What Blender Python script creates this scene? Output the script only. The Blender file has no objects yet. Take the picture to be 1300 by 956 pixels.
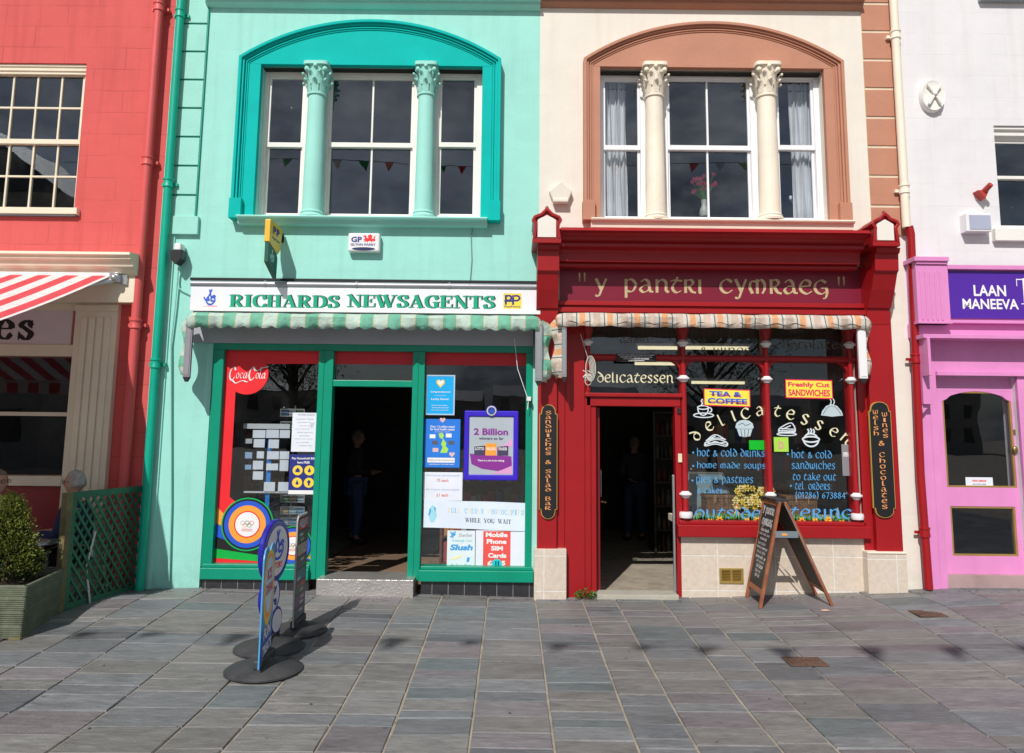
import bpy, bmesh, math, random
from mathutils import Vector, Matrix
random.seed(7)
S = bpy.context.scene
COL = S.collection
# ------------------------------------------------------------------ camera calibration
F = 928.0; H = 1.82; D = 8.07; PITCH = math.atan(115/928.0); ROLL = 0.0105
CAM = Vector((0, -D, H))
RM = Matrix.Rotation(math.radians(90)+PITCH, 3, 'X') @ Matrix.Rotation(ROLL, 3, 'Z')
def U(px, py, y=0.0):
    "photo pixel -> (x, z) on the vertical plane at depth y"
    d = RM @ Vector(((px-650)/F, -(py-433.5)/F, -1))
    t = (y + D)/d.y
    return CAM.x + d.x*t, CAM.z + d.z*t
def G(px, py, z=None):
    "photo pixel -> (x, y) on the ground, or on the horizontal plane at height z"
    if z is None:
        z = 0.0
        for _ in range(6): q = G(px, py, z); z = .5*z+.5*gz(q[0], min(q[1], 0))
        return q
    d = RM @ Vector(((px-650)/F, -(py-433.5)/F, -1))
    t = (z - CAM.z)/d.z
    return CAM.x + d.x*t, CAM.y + d.y*t
def R(a, b, c, d, y=0.0):
    "photo rectangle (left, top, right, bottom) -> x0, x1, z0, z1 at depth y"
    my = (b+d)/2; mx = (a+c)/2
    return U(a, my, y)[0], U(c, my, y)[0], U(mx, d, y)[1], U(mx, b, y)[1]
def X(px, py, y=0.0): return U(px, py, y)[0]
def Z(py, y=0.0, px=650): return U(px, py, y)[1]
def lerp(a, b, t): return a + (b-a)*t
_gp = [(-60, 0.10), (-4.2, 0.10)] + [(U(a, b)[0], U(a, b)[1]) for a, b in ((255, 746), (460, 751.5), (676, 757.5), (900, 758.5), (1168, 748.5), (1300, 740))] + [(60, 0.30)]
def gz(x, y=0.0):
    "height of the pavement: it dips slightly towards the delicatessen"
    for (xa, za), (xb, zb) in zip(_gp, _gp[1:]):
        if xa <= x <= xb:
            z = lerp(za, zb, (x-xa)/(xb-xa)); break
    else: z = 0.1
    z = min(max(z, -.02), .22)
    f = min(max((y + 3.0)/2.4, 0), 1)
    return z*f
# ------------------------------------------------------------------ object bookkeeping
ORG = {}
def props(o, label=None, cat=None, group=None, kind=None):
    if label: o['label'] = label
    if cat: o['category'] = cat
    if group: o['group'] = group
    if kind: o['kind'] = kind
    return o
def thing(name, label, cat, loc=(0, 0, 0), group=None):
    o = bpy.data.objects.new(name, None); COL.objects.link(o)
    o.location = loc; o.empty_display_size = .1; ORG[o.name] = Vector(loc)
    return props(o, label, cat, group)
class B:
    "collects geometry in world coordinates and links it as one mesh object"
    def __init__(s): s.v = []; s.f = []; s.m = []; s.k = None
    def add(s, vs, fs, m=0):
        n = len(s.v); s.v += [tuple(v) for v in vs]
        for f in fs: s.f.append(tuple(i+n for i in f)); s.m.append(m)
    def box(s, x0, x1, y0, y1, z0, z1, m=0):
        x0, x1 = min(x0, x1), max(x0, x1); y0, y1 = min(y0, y1), max(y0, y1); z0, z1 = min(z0, z1), max(z0, z1)
        s.add([(x0,y0,z0),(x1,y0,z0),(x1,y1,z0),(x0,y1,z0),(x0,y0,z1),(x1,y0,z1),(x1,y1,z1),(x0,y1,z1)],
              [(0,3,2,1),(4,5,6,7),(0,1,5,4),(1,2,6,5),(2,3,7,6),(3,0,4,7)], m); return s
    def obox(s, c, ax, ay, az, m=0):
        "oriented box from centre and three half-axis vectors"
        c, ax, ay, az = map(Vector, (c, ax, ay, az)); vs = []
        for k in (-1, 1):
            for i, j in ((-1,-1),(1,-1),(1,1),(-1,1)): vs.append(c+ax*i+ay*j+az*k)
        s.add(vs, [(0,3,2,1),(4,5,6,7),(0,1,5,4),(1,2,6,5),(2,3,7,6),(3,0,4,7)], m); return s
    def rbox(s, px, yf, yb, m=0):
        x0, x1, z0, z1 = R(*px, yf); return s.box(x0, x1, yf, yb, z0, z1, m)
    def prism(s, pts, y0, y1, m=0):
        "polygon in x,z pushed from y0 (front) to y1 (back)"
        n = len(pts)
        a = sum(pts[i][0]*pts[(i+1) % n][1]-pts[(i+1) % n][0]*pts[i][1] for i in range(n))
        if a < 0: pts = pts[::-1]
        vs = [(p[0], y0, p[1]) for p in pts] + [(p[0], y1, p[1]) for p in pts]
        fs = [tuple(range(n)), tuple(range(2*n-1, n-1, -1))] + [(i, i+n, (i+1) % n+n, (i+1) % n) for i in range(n)]
        s.add(vs, fs, m); return s
    def face(s, vs, m=0): s.add(vs, [tuple(range(len(vs)))], m); return s
    def flat(s, pts, y, m=0):
        n = len(pts)
        a = sum(pts[i][0]*pts[(i+1) % n][1]-pts[(i+1) % n][0]*pts[i][1] for i in range(n))
        if a < 0: pts = pts[::-1]
        return s.face([(p[0], y, p[1]) for p in pts], m)
    def mould(s, x0, x1, prof, m=0, caps=True):
        "profile of (y, z) points, listed top to bottom, run along x; last points should be on the wall"
        n = len(prof)
        vs = [(x0, p[0], p[1]) for p in prof] + [(x1, p[0], p[1]) for p in prof]
        fs = [(i, i+1, i+1+n, i+n) for i in range(n-1)] + [(n-1, 0, n, 2*n-1)]
        s.add(vs, fs, m)
        if caps: s.add(vs, [tuple(range(n-1, -1, -1)), tuple(range(n, 2*n))], m)
        return s
    def strip(s, path, o0, o1, yf, yb, m=0, closed=False):
        "rectangular bead following a path in x,z; o0..o1 = offsets to the right of travel"
        n = len(path); P = [Vector(p) for p in path]; N = []
        for i in range(n):
            a = P[i-1] if (i > 0 or closed) else None; b = P[(i+1) % n] if (i < n-1 or closed) else None
            ds = []
            if a is not None: ds.append((P[i]-a).normalized())
            if b is not None: ds.append((b-P[i]).normalized())
            ns = [Vector((d.y, -d.x)) for d in ds]
            if len(ns) == 2:
                q = ns[0]+ns[1]
                q = q.normalized() if q.length > 1e-6 else ns[0]
                q = q/max(.35, q.dot(ns[0]))
            else: q = ns[0]
            N.append(q)
        vs = []
        for p, q in zip(P, N):
            a = p+q*o0; b = p+q*o1
            vs += [(a.x, yf, a.y), (b.x, yf, b.y), (b.x, yb, b.y), (a.x, yb, a.y)]
        fs = []
        for i in range(n if closed else n-1):
            j = (i+1) % n
            for k in range(4):
                l = (k+1) % 4; fs.append((4*i+k, 4*j+k, 4*j+l, 4*i+l))
        if not closed: fs += [(3, 2, 1, 0), (4*n-4, 4*n-3, 4*n-2, 4*n-1)]
        s.add(vs, fs, m); return s
    def tube(s, path, r, n=8, m=0, caps=True):
        P = [Vector(p) for p in path]; rs = r if isinstance(r, (list, tuple)) else [r]*len(P)
        vs = []; fs = []; up = None
        for i, p in enumerate(P):
            d = (P[min(i+1, len(P)-1)]-P[max(i-1, 0)]).normalized()
            if up is None or abs(up.dot(d)) > .98: up = Vector((0, 0, 1)) if abs(d.z) < .9 else Vector((1, 0, 0))
            a = d.cross(up).normalized(); b = a.cross(d).normalized(); up = b
            for k in range(n):
                t = 2*math.pi*k/n; vs.append(p+(a*math.cos(t)+b*math.sin(t))*rs[i])
        for i in range(len(P)-1):
            for k in range(n):
                l = (k+1) % n; fs.append((i*n+k, i*n+l, (i+1)*n+l, (i+1)*n+k))
        if caps: fs += [tuple(range(n-1, -1, -1)), tuple(range((len(P)-1)*n, len(P)*n))]
        s.add(vs, fs, m); return s
    def lathe(s, c, prof, n=24, m=0, sx=1, sy=1):
        "profile of (r, z) bottom to top around the vertical through c=(x,y)"
        vs = []; fs = []
        for r, z in prof:
            for k in range(n):
                t = 2*math.pi*k/n; vs.append((c[0]+r*sx*math.cos(t), c[1]+r*sy*math.sin(t), z))
        L = len(prof)
        for i in range(L-1):
            for k in range(n):
                l = (k+1) % n; fs.append((i*n+k, i*n+l, (i+1)*n+l, (i+1)*n+k))
        if prof[0][0] > 1e-4: fs.append(tuple(range(n-1, -1, -1)))
        if prof[-1][0] > 1e-4: fs.append(tuple(range((L-1)*n, L*n)))
        s.add(vs, fs, m); return s
    def ball(s, c, r, n=8, m=0):
        c = Vector(c); r = r if isinstance(r, (tuple, list)) else (r, r, r); vs = []; fs = []
        for i in range(n+1):
            a = math.pi*i/n
            for k in range(2*n):
                t = math.pi*k/n; vs.append((c.x+r[0]*math.sin(a)*math.cos(t), c.y+r[1]*math.sin(a)*math.sin(t), c.z-r[2]*math.cos(a)))
        for i in range(n):
            for k in range(2*n):
                l = (k+1) % (2*n); fs.append((i*2*n+k, i*2*n+l, (i+1)*2*n+l, (i+1)*2*n+k))
        s.add(vs, fs, m); return s
    def grid_wall(s, x0, x1, z0, z1, holes, y=0, th=.3, m=0, back=False):
        "wall front at y with rectangular holes and their reveals"
        xs = sorted(set([x0, x1]+[min(max(h[i], x0), x1) for h in holes for i in (0, 1)]))
        zs = sorted(set([z0, z1]+[min(max(h[i], z0), z1) for h in holes for i in (2, 3)]))
        idx = {}; vs = []
        def vi(x, z, yy):
            k = (x, z, yy)
            if k not in idx: idx[k] = len(vs); vs.append((x, yy, z))
            return idx[k]
        fs = []
        def inh(cx, cz): return any(h[0] < cx < h[1] and h[2] < cz < h[3] for h in holes)
        nx, nz = len(xs)-1, len(zs)-1
        solid = [[not inh((xs[i]+xs[i+1])/2, (zs[j]+zs[j+1])/2) for j in range(nz)] for i in range(nx)]
        for i in range(nx):
            for j in range(nz):
                if not solid[i][j]: continue
                a, b, c, d = xs[i], xs[i+1], zs[j], zs[j+1]
                fs.append((vi(a,c,y), vi(b,c,y), vi(b,d,y), vi(a,d,y)))
                if back: fs.append((vi(a,d,y+th), vi(b,d,y+th), vi(b,c,y+th), vi(a,c,y+th)))
                if i == 0 or not solid[i-1][j]: fs.append((vi(a,c,y+th), vi(a,c,y), vi(a,d,y), vi(a,d,y+th)))
                if i == nx-1 or not solid[i+1][j]: fs.append((vi(b,c,y), vi(b,c,y+th), vi(b,d,y+th), vi(b,d,y)))
                if j == 0 or not solid[i][j-1]: fs.append((vi(a,c,y+th), vi(b,c,y+th), vi(b,c,y), vi(a,c,y)))
                if j == nz-1 or not solid[i][j+1]: fs.append((vi(a,d,y), vi(b,d,y), vi(b,d,y+th), vi(a,d,y+th)))
        s.add(vs, fs, m); return s
    def build(s, name, mats, parent=None, smooth=False, bevel=0, loc=None, fix=True, seg=2):
        if not isinstance(mats, (list, tuple)): mats = [mats]
        org = ORG[parent.name] if parent else Vector(loc or (0, 0, 0))
        me = bpy.data.meshes.new(name)
        me.from_pydata([Vector(v)-org for v in s.v], [], s.f)
        for mt in mats: me.materials.append(mt)
        for p, k in zip(me.polygons, s.m): p.material_index = min(k, len(mats)-1)
        if fix:
            bm = bmesh.new(); bm.from_mesh(me); bmesh.ops.recalc_face_normals(bm, faces=bm.faces); bm.to_mesh(me); bm.free()
        if smooth:
            me.shade_smooth() if hasattr(me, 'shade_smooth') else None
            try: me.set_sharp_from_angle(angle=math.radians(40))
            except Exception: pass
        if s.k:
            ca = me.color_attributes.new('tint', 'FLOAT_COLOR', 'CORNER'); li = 0
            for p, c in zip(me.polygons, s.k):
                for l in p.loop_indices: ca.data[l].color = (*c, 1)
        o = bpy.data.objects.new(name, me); COL.objects.link(o)
        if parent: o.parent = parent
        else: o.location = org
        ORG[o.name] = org.copy()
        if bevel:
            md = o.modifiers.new('edge', 'BEVEL'); md.width = bevel; md.segments = seg; md.limit_method = 'ANGLE'; md.angle_limit = math.radians(50)
            md.harden_normals = False
        return o
# ------------------------------------------------------------------ materials
MATS = {}
def nm(name):
    m = bpy.data.materials.new(name); m.use_nodes = True; nt = m.node_tree; nt.nodes.clear()
    out = nt.nodes.new('ShaderNodeOutputMaterial'); return m, nt, out
def N(nt, t, **kw):
    n = nt.nodes.new(t)
    for k, v in kw.items():
        if k.startswith('i_'): n.inputs[k[2:].replace('_', ' ')].default_value = v
        else: setattr(n, k, v)
    return n
def surf(name, col, rough=.5, var=.12, vscale=3.0, bump=.15, bscale=60, dirt=0, dirtcol=(.1,.09,.07), spec=.4, metal=0, streak=0, chips=0, chipcol=(.6,.55,.45)):
    "painted or bare surface with mottling, streaks, grime and a fine bump"
    if name in MATS: return MATS[name]
    m, nt, out = nm(name); L = nt.links.new
    p = N(nt, 'ShaderNodeBsdfPrincipled'); p.inputs['Roughness'].default_value = rough; p.inputs['Metallic'].default_value = metal
    p.inputs['Specular IOR Level'].default_value = spec
    tc = N(nt, 'ShaderNodeTexCoord'); c = (*col, 1)
    n1 = N(nt, 'ShaderNodeTexNoise', i_Scale=vscale, i_Detail=6.0, i_Roughness=.6); L(tc.outputs['Object'], n1.inputs['Vector'])
    mr = N(nt, 'ShaderNodeMapRange', i_From_Min=.3, i_From_Max=.7, i_To_Min=1-var, i_To_Max=1+var); L(n1.outputs['Fac'], mr.inputs['Value'])
    mul = N(nt, 'ShaderNodeVectorMath', operation='SCALE'); mul.inputs[0].default_value = col; L(mr.outputs['Result'], mul.inputs['Scale'])
    cur = mul.outputs['Vector']
    if streak:
        mp = N(nt, 'ShaderNodeMapping'); mp.inputs['Scale'].default_value = (14, 14, .9); L(tc.outputs['Object'], mp.inputs['Vector'])
        n2 = N(nt, 'ShaderNodeTexNoise', i_Scale=1.0, i_Detail=5.0); L(mp.outputs['Vector'], n2.inputs['Vector'])
        r2 = N(nt, 'ShaderNodeMapRange', i_From_Min=.55, i_From_Max=.8, i_To_Min=0, i_To_Max=streak); L(n2.outputs['Fac'], r2.inputs['Value'])
        mx = N(nt, 'ShaderNodeMix', data_type='RGBA'); L(r2.outputs['Result'], mx.inputs['Factor']); L(cur, mx.inputs['A']); mx.inputs['B'].default_value = (*dirtcol, 1); cur = mx.outputs['Result']
    if dirt:
        n3 = N(nt, 'ShaderNodeTexNoise', i_Scale=1.7, i_Detail=9.0, i_Roughness=.72); L(tc.outputs['Object'], n3.inputs['Vector'])
        r3 = N(nt, 'ShaderNodeMapRange', i_From_Min=.5, i_From_Max=.78, i_To_Min=0, i_To_Max=dirt); L(n3.outputs['Fac'], r3.inputs['Value'])
        mx = N(nt, 'ShaderNodeMix', data_type='RGBA'); L(r3.outputs['Result'], mx.inputs['Factor']); L(cur, mx.inputs['A']); mx.inputs['B'].default_value = (*dirtcol, 1); cur = mx.outputs['Result']
    if chips:
        n4 = N(nt, 'ShaderNodeTexNoise', i_Scale=9.0, i_Detail=10.0, i_Roughness=.75); L(tc.outputs['Object'], n4.inputs['Vector'])
        r4 = N(nt, 'ShaderNodeMapRange', i_From_Min=.86-chips*.08, i_From_Max=.87-chips*.08, i_To_Min=0, i_To_Max=.85); L(n4.outputs['Fac'], r4.inputs['Value'])
        mx = N(nt, 'ShaderNodeMix', data_type='RGBA'); L(r4.outputs['Result'], mx.inputs['Factor']); L(cur, mx.inputs['A']); mx.inputs['B'].default_value = (*chipcol, 1); cur = mx.outputs['Result']
    L(cur, p.inputs['Base Color'])
    if bump:
        nb = N(nt, 'ShaderNodeTexNoise', i_Scale=bscale, i_Detail=4.0); L(tc.outputs['Object'], nb.inputs['Vector'])
        nb2 = N(nt, 'ShaderNodeTexNoise', i_Scale=bscale*.12, i_Detail=3.0); L(tc.outputs['Object'], nb2.inputs['Vector'])
        ad = N(nt, 'ShaderNodeMath', operation='ADD'); L(nb.outputs['Fac'], ad.inputs[0]); L(nb2.outputs['Fac'], ad.inputs[1])
        bp = N(nt, 'ShaderNodeBump', i_Strength=bump, i_Distance=.01); L(ad.outputs['Value'], bp.inputs['Height']); L(bp.outputs['Normal'], p.inputs['Normal'])
    L(p.outputs['BSDF'], out.inputs['Surface']); MATS[name] = m; return m
def stucco(name, col, bw=.8, bh=.262, off=(0, 0), joint=.82, var=.05, dirtcol=(.25,.24,.2), dirt=.12, streak=.12, jb=.5):
    "painted render ruled out as ashlar blocks"
    m, nt, out = nm(name); L = nt.links.new
    p = N(nt, 'ShaderNodeBsdfPrincipled'); p.inputs['Roughness'].default_value = .72; p.inputs['Specular IOR Level'].default_value = .25
    tc = N(nt, 'ShaderNodeTexCoord'); sp = N(nt, 'ShaderNodeSeparateXYZ'); L(tc.outputs['Object'], sp.inputs[0])
    wob = N(nt, 'ShaderNodeTexNoise', i_Scale=1.2, i_Detail=3.0); L(tc.outputs['Object'], wob.inputs['Vector'])
    wm = N(nt, 'ShaderNodeMath', operation='MULTIPLY_ADD'); L(wob.outputs['Fac'], wm.inputs[0]); wm.inputs[1].default_value = .022; wm.inputs[2].default_value = off[1]
    az = N(nt, 'ShaderNodeMath', operation='ADD'); L(sp.outputs['Z'], az.inputs[0]); L(wm.outputs[0], az.inputs[1])
    ax = N(nt, 'ShaderNodeMath', operation='ADD'); L(sp.outputs['X'], ax.inputs[0]); ax.inputs[1].default_value = off[0]
    cb = N(nt, 'ShaderNodeCombineXYZ'); L(ax.outputs[0], cb.inputs[0]); L(az.outputs[0], cb.inputs[1])
    br = N(nt, 'ShaderNodeTexBrick', offset=.5, i_Scale=1.0); br.inputs['Mortar Size'].default_value = .005; br.inputs['Mortar Smooth'].default_value = .4
    br.inputs['Brick Width'].default_value = bw; br.inputs['Row Height'].default_value = bh; br.inputs['Bias'].default_value = 0
    br.inputs['Color1'].default_value = (1,1,1,1); br.inputs['Color2'].default_value = (.97,.97,.97,1); br.inputs['Mortar'].default_value = (joint,)*3+(1,)
    L(cb.outputs[0], br.inputs['Vector'])
    # joints fade in and out along the wall, as filled and repainted joints do
    fd = N(nt, 'ShaderNodeTexNoise', i_Scale=2.3, i_Detail=4.0); L(tc.outputs['Object'], fd.inputs['Vector'])
    fr = N(nt, 'ShaderNodeMapRange', i_From_Min=.38, i_From_Max=.6, i_To_Min=.1, i_To_Max=1); L(fd.outputs['Fac'], fr.inputs['Value'])
    fm = N(nt, 'ShaderNodeMix', data_type='RGBA'); L(fr.outputs['Result'], fm.inputs['Factor']); fm.inputs['A'].default_value = (1,1,1,1); L(br.outputs['Color'], fm.inputs['B'])
    n1 = N(nt, 'ShaderNodeTexNoise', i_Scale=1.3, i_Detail=8.0, i_Roughness=.65); L(tc.outputs['Object'], n1.inputs['Vector'])
    mr = N(nt, 'ShaderNodeMapRange', i_From_Min=.3, i_From_Max=.7, i_To_Min=1-var, i_To_Max=1+var); L(n1.outputs['Fac'], mr.inputs['Value'])
    sc = N(nt, 'ShaderNodeVectorMath', operation='SCALE'); sc.inputs[0].default_value = col; L(mr.outputs['Result'], sc.inputs['Scale'])
    ml = N(nt, 'ShaderNodeVectorMath', operation='MULTIPLY'); L(sc.outputs[0], ml.inputs[0]); L(fm.outputs['Result'], ml.inputs[1])
    cur = ml.outputs[0]
    mp = N(nt, 'ShaderNodeMapping'); mp.inputs['Scale'].default_value = (9, 9, .55); L(tc.outputs['Object'], mp.inputs['Vector'])
    n2 = N(nt, 'ShaderNodeTexNoise', i_Scale=1.0, i_Detail=6.0); L(mp.outputs['Vector'], n2.inputs['Vector'])
    r2 = N(nt, 'ShaderNodeMapRange', i_From_Min=.5, i_From_Max=.82, i_To_Min=0, i_To_Max=streak); L(n2.outputs['Fac'], r2.inputs['Value'])
    mx = N(nt, 'ShaderNodeMix', data_type='RGBA'); L(r2.outputs['Result'], mx.inputs['Factor']); L(cur, mx.inputs['A']); mx.inputs['B'].default_value = (*dirtcol, 1)
    # grime near the pavement
    gr = N(nt, 'ShaderNodeMapRange', i_From_Min=.55, i_From_Max=.0, i_To_Min=0, i_To_Max=1); L(sp.outputs['Z'], gr.inputs['Value'])
    n5 = N(nt, 'ShaderNodeTexNoise', i_Scale=7.0, i_Detail=8.0, i_Roughness=.7); L(tc.outputs['Object'], n5.inputs['Vector'])
    r5 = N(nt, 'ShaderNodeMapRange', i_From_Min=.35, i_From_Max=.75, i_To_Min=0, i_To_Max=.8); L(n5.outputs['Fac'], r5.inputs['Value'])
    g2 = N(nt, 'ShaderNodeMath', operation='MULTIPLY'); L(gr.outputs['Result'], g2.inputs[0]); L(r5.outputs['Result'], g2.inputs[1])
    m3 = N(nt, 'ShaderNodeMix', data_type='RGBA'); L(g2.outputs[0], m3.inputs['Factor']); L(mx.outputs['Result'], m3.inputs['A']); m3.inputs['B'].default_value = (dirtcol[0]*.6, dirtcol[1]*.6, dirtcol[2]*.6, 1)
    L(m3.outputs['Result'], p.inputs['Base Color'])
    nb = N(nt, 'ShaderNodeTexNoise', i_Scale=85.0, i_Detail=4.0); L(tc.outputs['Object'], nb.inputs['Vector'])
    nb2 = N(nt, 'ShaderNodeTexNoise', i_Scale=5.0, i_Detail=5.0); L(tc.outputs['Object'], nb2.inputs['Vector'])
    b1 = N(nt, 'ShaderNodeBump', i_Strength=.22, i_Distance=.004); L(nb.outputs['Fac'], b1.inputs['Height'])
    b2 = N(nt, 'ShaderNodeBump', i_Strength=.35, i_Distance=.02); L(nb2.outputs['Fac'], b2.inputs['Height']); L(b1.outputs['Normal'], b2.inputs['Normal'])
    bw_ = N(nt, 'ShaderNodeRGBToBW'); L(fm.outputs['Result'], bw_.inputs[0])
    b3 = N(nt, 'ShaderNodeBump', i_Strength=jb, i_Distance=.012); L(bw_.outputs[0], b3.inputs['Height']); L(b2.outputs['Normal'], b3.inputs['Normal'])
    L(b3.outputs['Normal'], p.inputs['Normal']); L(p.outputs['BSDF'], out.inputs['Surface']); MATS[name] = m; return m
def tiles(name, col, bw, bh, mortar, off=(0, 0), rough=.25, ms=.004, var=.12, jitter=.9):
    m, nt, out = nm(name); L = nt.links.new
    p = N(nt, 'ShaderNodeBsdfPrincipled'); p.inputs['Roughness'].default_value = rough
    tc = N(nt, 'ShaderNodeTexCoord'); sp = N(nt, 'ShaderNodeSeparateXYZ'); L(tc.outputs['Object'], sp.inputs[0])
    cb = N(nt, 'ShaderNodeCombineXYZ')
    ax = N(nt, 'ShaderNodeMath', operation='ADD'); L(sp.outputs['X'], ax.inputs[0]); ax.inputs[1].default_value = off[0]
    az = N(nt, 'ShaderNodeMath', operation='ADD'); L(sp.outputs['Z'], az.inputs[0]); az.inputs[1].default_value = off[1]
    L(ax.outputs[0], cb.inputs[0]); L(az.outputs[0], cb.inputs[1])
    br = N(nt, 'ShaderNodeTexBrick', offset=0.0, i_Scale=1.0); br.inputs['Mortar Size'].default_value = ms; br.inputs['Mortar Smooth'].default_value = .1
    br.inputs['Brick Width'].default_value = bw; br.inputs['Row Height'].default_value = bh
    br.inputs['Color1'].default_value = (*col, 1); br.inputs['Color2'].default_value = (*[c*jitter for c in col], 1); br.inputs['Mortar'].default_value = (*mortar, 1)
    L(cb.outputs[0], br.inputs['Vector'])
    n1 = N(nt, 'ShaderNodeTexNoise', i_Scale=22.0, i_Detail=8.0, i_Roughness=.7); L(tc.outputs['Object'], n1.inputs['Vector'])
    mr = N(nt, 'ShaderNodeMapRange', i_From_Min=.3, i_From_Max=.7, i_To_Min=1-var, i_To_Max=1+var); L(n1.outputs['Fac'], mr.inputs['Value'])
    sc = N(nt, 'ShaderNodeVectorMath', operation='SCALE'); L(br.outputs['Color'], sc.inputs[0]); L(mr.outputs['Result'], sc.inputs['Scale'])
    L(sc.outputs[0], p.inputs['Base Color'])
    b3 = N(nt, 'ShaderNodeBump', i_Strength=.6, i_Distance=.004, invert=True); L(br.outputs['Fac'], b3.inputs['Height']); L(b3.outputs['Normal'], p.inputs['Normal'])
    L(p.outputs['BSDF'], out.inputs['Surface']); MATS[name] = m; return m
def stripes(name, period, stops, axis='X', off=0.0, rough=.85, trans=.0):
    "woven stripes: stops = [(pos, colour)...] over one period"
    m, nt, out = nm(name); L = nt.links.new
    p = N(nt, 'ShaderNodeBsdfPrincipled'); p.inputs['Roughness'].default_value = rough; p.inputs['Specular IOR Level'].default_value = .15
    tc = N(nt, 'ShaderNodeTexCoord'); sp = N(nt, 'ShaderNodeSeparateXYZ'); L(tc.outputs['Object'], sp.inputs[0])
    a = N(nt, 'ShaderNodeMath', operation='MULTIPLY_ADD'); L(sp.outputs[axis], a.inputs[0]); a.inputs[1].default_value = 1/period; a.inputs[2].default_value = off
    fr = N(nt, 'ShaderNodeMath', operation='FRACT'); L(a.outputs[0], fr.inputs[0])
    cr = N(nt, 'ShaderNodeValToRGB'); cr.color_ramp.interpolation = 'CONSTANT'; e = cr.color_ramp.elements
    while len(e) < len(stops): e.new(.5)
    for el, (q, c) in zip(e, stops): el.position = q; el.color = (*c, 1)
    L(fr.outputs[0], cr.inputs['Fac'])
    n1 = N(nt, 'ShaderNodeTexNoise', i_Scale=6.0, i_Detail=8.0, i_Roughness=.7); L(tc.outputs['Object'], n1.inputs['Vector'])
    mr = N(nt, 'ShaderNodeMapRange', i_From_Min=.3, i_From_Max=.75, i_To_Min=1.06, i_To_Max=.8); L(n1.outputs['Fac'], mr.inputs['Value'])
    sc = N(nt, 'ShaderNodeVectorMath', operation='SCALE'); L(cr.outputs['Color'], sc.inputs[0]); L(mr.outputs['Result'], sc.inputs['Scale'])
    L(sc.outputs[0], p.inputs['Base Color'])
    nb = N(nt, 'ShaderNodeTexNoise', i_Scale=14.0, i_Detail=4.0); L(tc.outputs['Object'], nb.inputs['Vector'])
    b = N(nt, 'ShaderNodeBump', i_Strength=.9, i_Distance=.02); L(nb.outputs['Fac'], b.inputs['Height']); L(b.outputs['Normal'], p.inputs['Normal'])
    if trans:
        tr = N(nt, 'ShaderNodeBsdfTranslucent'); L(sc.outputs[0], tr.inputs['Color']); mx = N(nt, 'ShaderNodeMixShader'); mx.inputs[0].default_value = trans
        L(p.outputs['BSDF'], mx.inputs[1]); L(tr.outputs[0], mx.inputs[2]); L(mx.outputs[0], out.inputs['Surface'])
    else: L(p.outputs['BSDF'], out.inputs['Surface'])
    MATS[name] = m; return m
def glass(name, ior=1.75, tint=(.82,.86,.87), dirt=.0):
    m, nt, out = nm(name); L = nt.links.new
    f0 = ((ior-1)/(ior+1))**2; lw = N(nt, 'ShaderNodeLayerWeight', i_Blend=.5)   # Schlick reflectance, the same from both sides
    pw = N(nt, 'ShaderNodeMath', operation='POWER'); L(lw.outputs['Facing'], pw.inputs[0]); pw.inputs[1].default_value = 5
    fr = N(nt, 'ShaderNodeMath', operation='MULTIPLY_ADD'); L(pw.outputs[0], fr.inputs[0]); fr.inputs[1].default_value = 1-f0; fr.inputs[2].default_value = f0
    tr = N(nt, 'ShaderNodeBsdfTransparent'); tr.inputs[0].default_value = (*tint, 1)
    gl = N(nt, 'ShaderNodeBsdfGlossy', i_Roughness=.003); gl.inputs[0].default_value = (.82,.9,1.0,1)
    tc = N(nt, 'ShaderNodeTexCoord'); nb = N(nt, 'ShaderNodeTexNoise', i_Scale=1.6, i_Detail=2.0); L(tc.outputs['Object'], nb.inputs['Vector'])
    bp = N(nt, 'ShaderNodeBump', i_Strength=.12, i_Distance=.01); L(nb.outputs['Fac'], bp.inputs['Height']); L(bp.outputs['Normal'], gl.inputs['Normal'])
    mx = N(nt, 'ShaderNodeMixShader'); L(fr.outputs[0], mx.inputs[0]); L(tr.outputs[0], mx.inputs[1]); L(gl.outputs[0], mx.inputs[2])
    cur = mx.outputs[0]
    if dirt:
        df = N(nt, 'ShaderNodeBsdfDiffuse'); df.inputs[0].default_value = (.5,.5,.48,1)
        vo = N(nt, 'ShaderNodeTexVoronoi', i_Scale=7.0); L(tc.outputs['Object'], vo.inputs['Vector'])
        no = N(nt, 'ShaderNodeTexNoise', i_Scale=3.0, i_Detail=6.0); L(tc.outputs['Object'], no.inputs['Vector'])
        r = N(nt, 'ShaderNodeMapRange', i_From_Min=.075, i_From_Max=.05, i_To_Min=0, i_To_Max=.45); L(vo.outputs['Distance'], r.inputs['Value'])
        r2 = N(nt, 'ShaderNodeMapRange', i_From_Min=.45, i_From_Max=.8, i_To_Min=0, i_To_Max=dirt); L(no.outputs['Fac'], r2.inputs['Value'])
        ma = N(nt, 'ShaderNodeMath', operation='MAXIMUM'); L(r2.outputs[0], ma.inputs[1])
        mb = N(nt, 'ShaderNodeMath', operation='MULTIPLY'); L(r.outputs[0], mb.inputs[0]); rr = N(nt, 'ShaderNodeMapRange', i_From_Min=.55, i_From_Max=.56); L(no.outputs['Fac'], rr.inputs['Value']); L(rr.outputs[0], mb.inputs[1]); L(mb.outputs[0], ma.inputs[0])
        m2 = N(nt, 'ShaderNodeMixShader'); L(ma.outputs[0], m2.inputs[0]); L(cur, m2.inputs[1]); L(df.outputs[0], m2.inputs[2]); cur = m2.outputs[0]
    L(cur, out.inputs['Surface']); MATS[name] = m; return m
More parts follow.
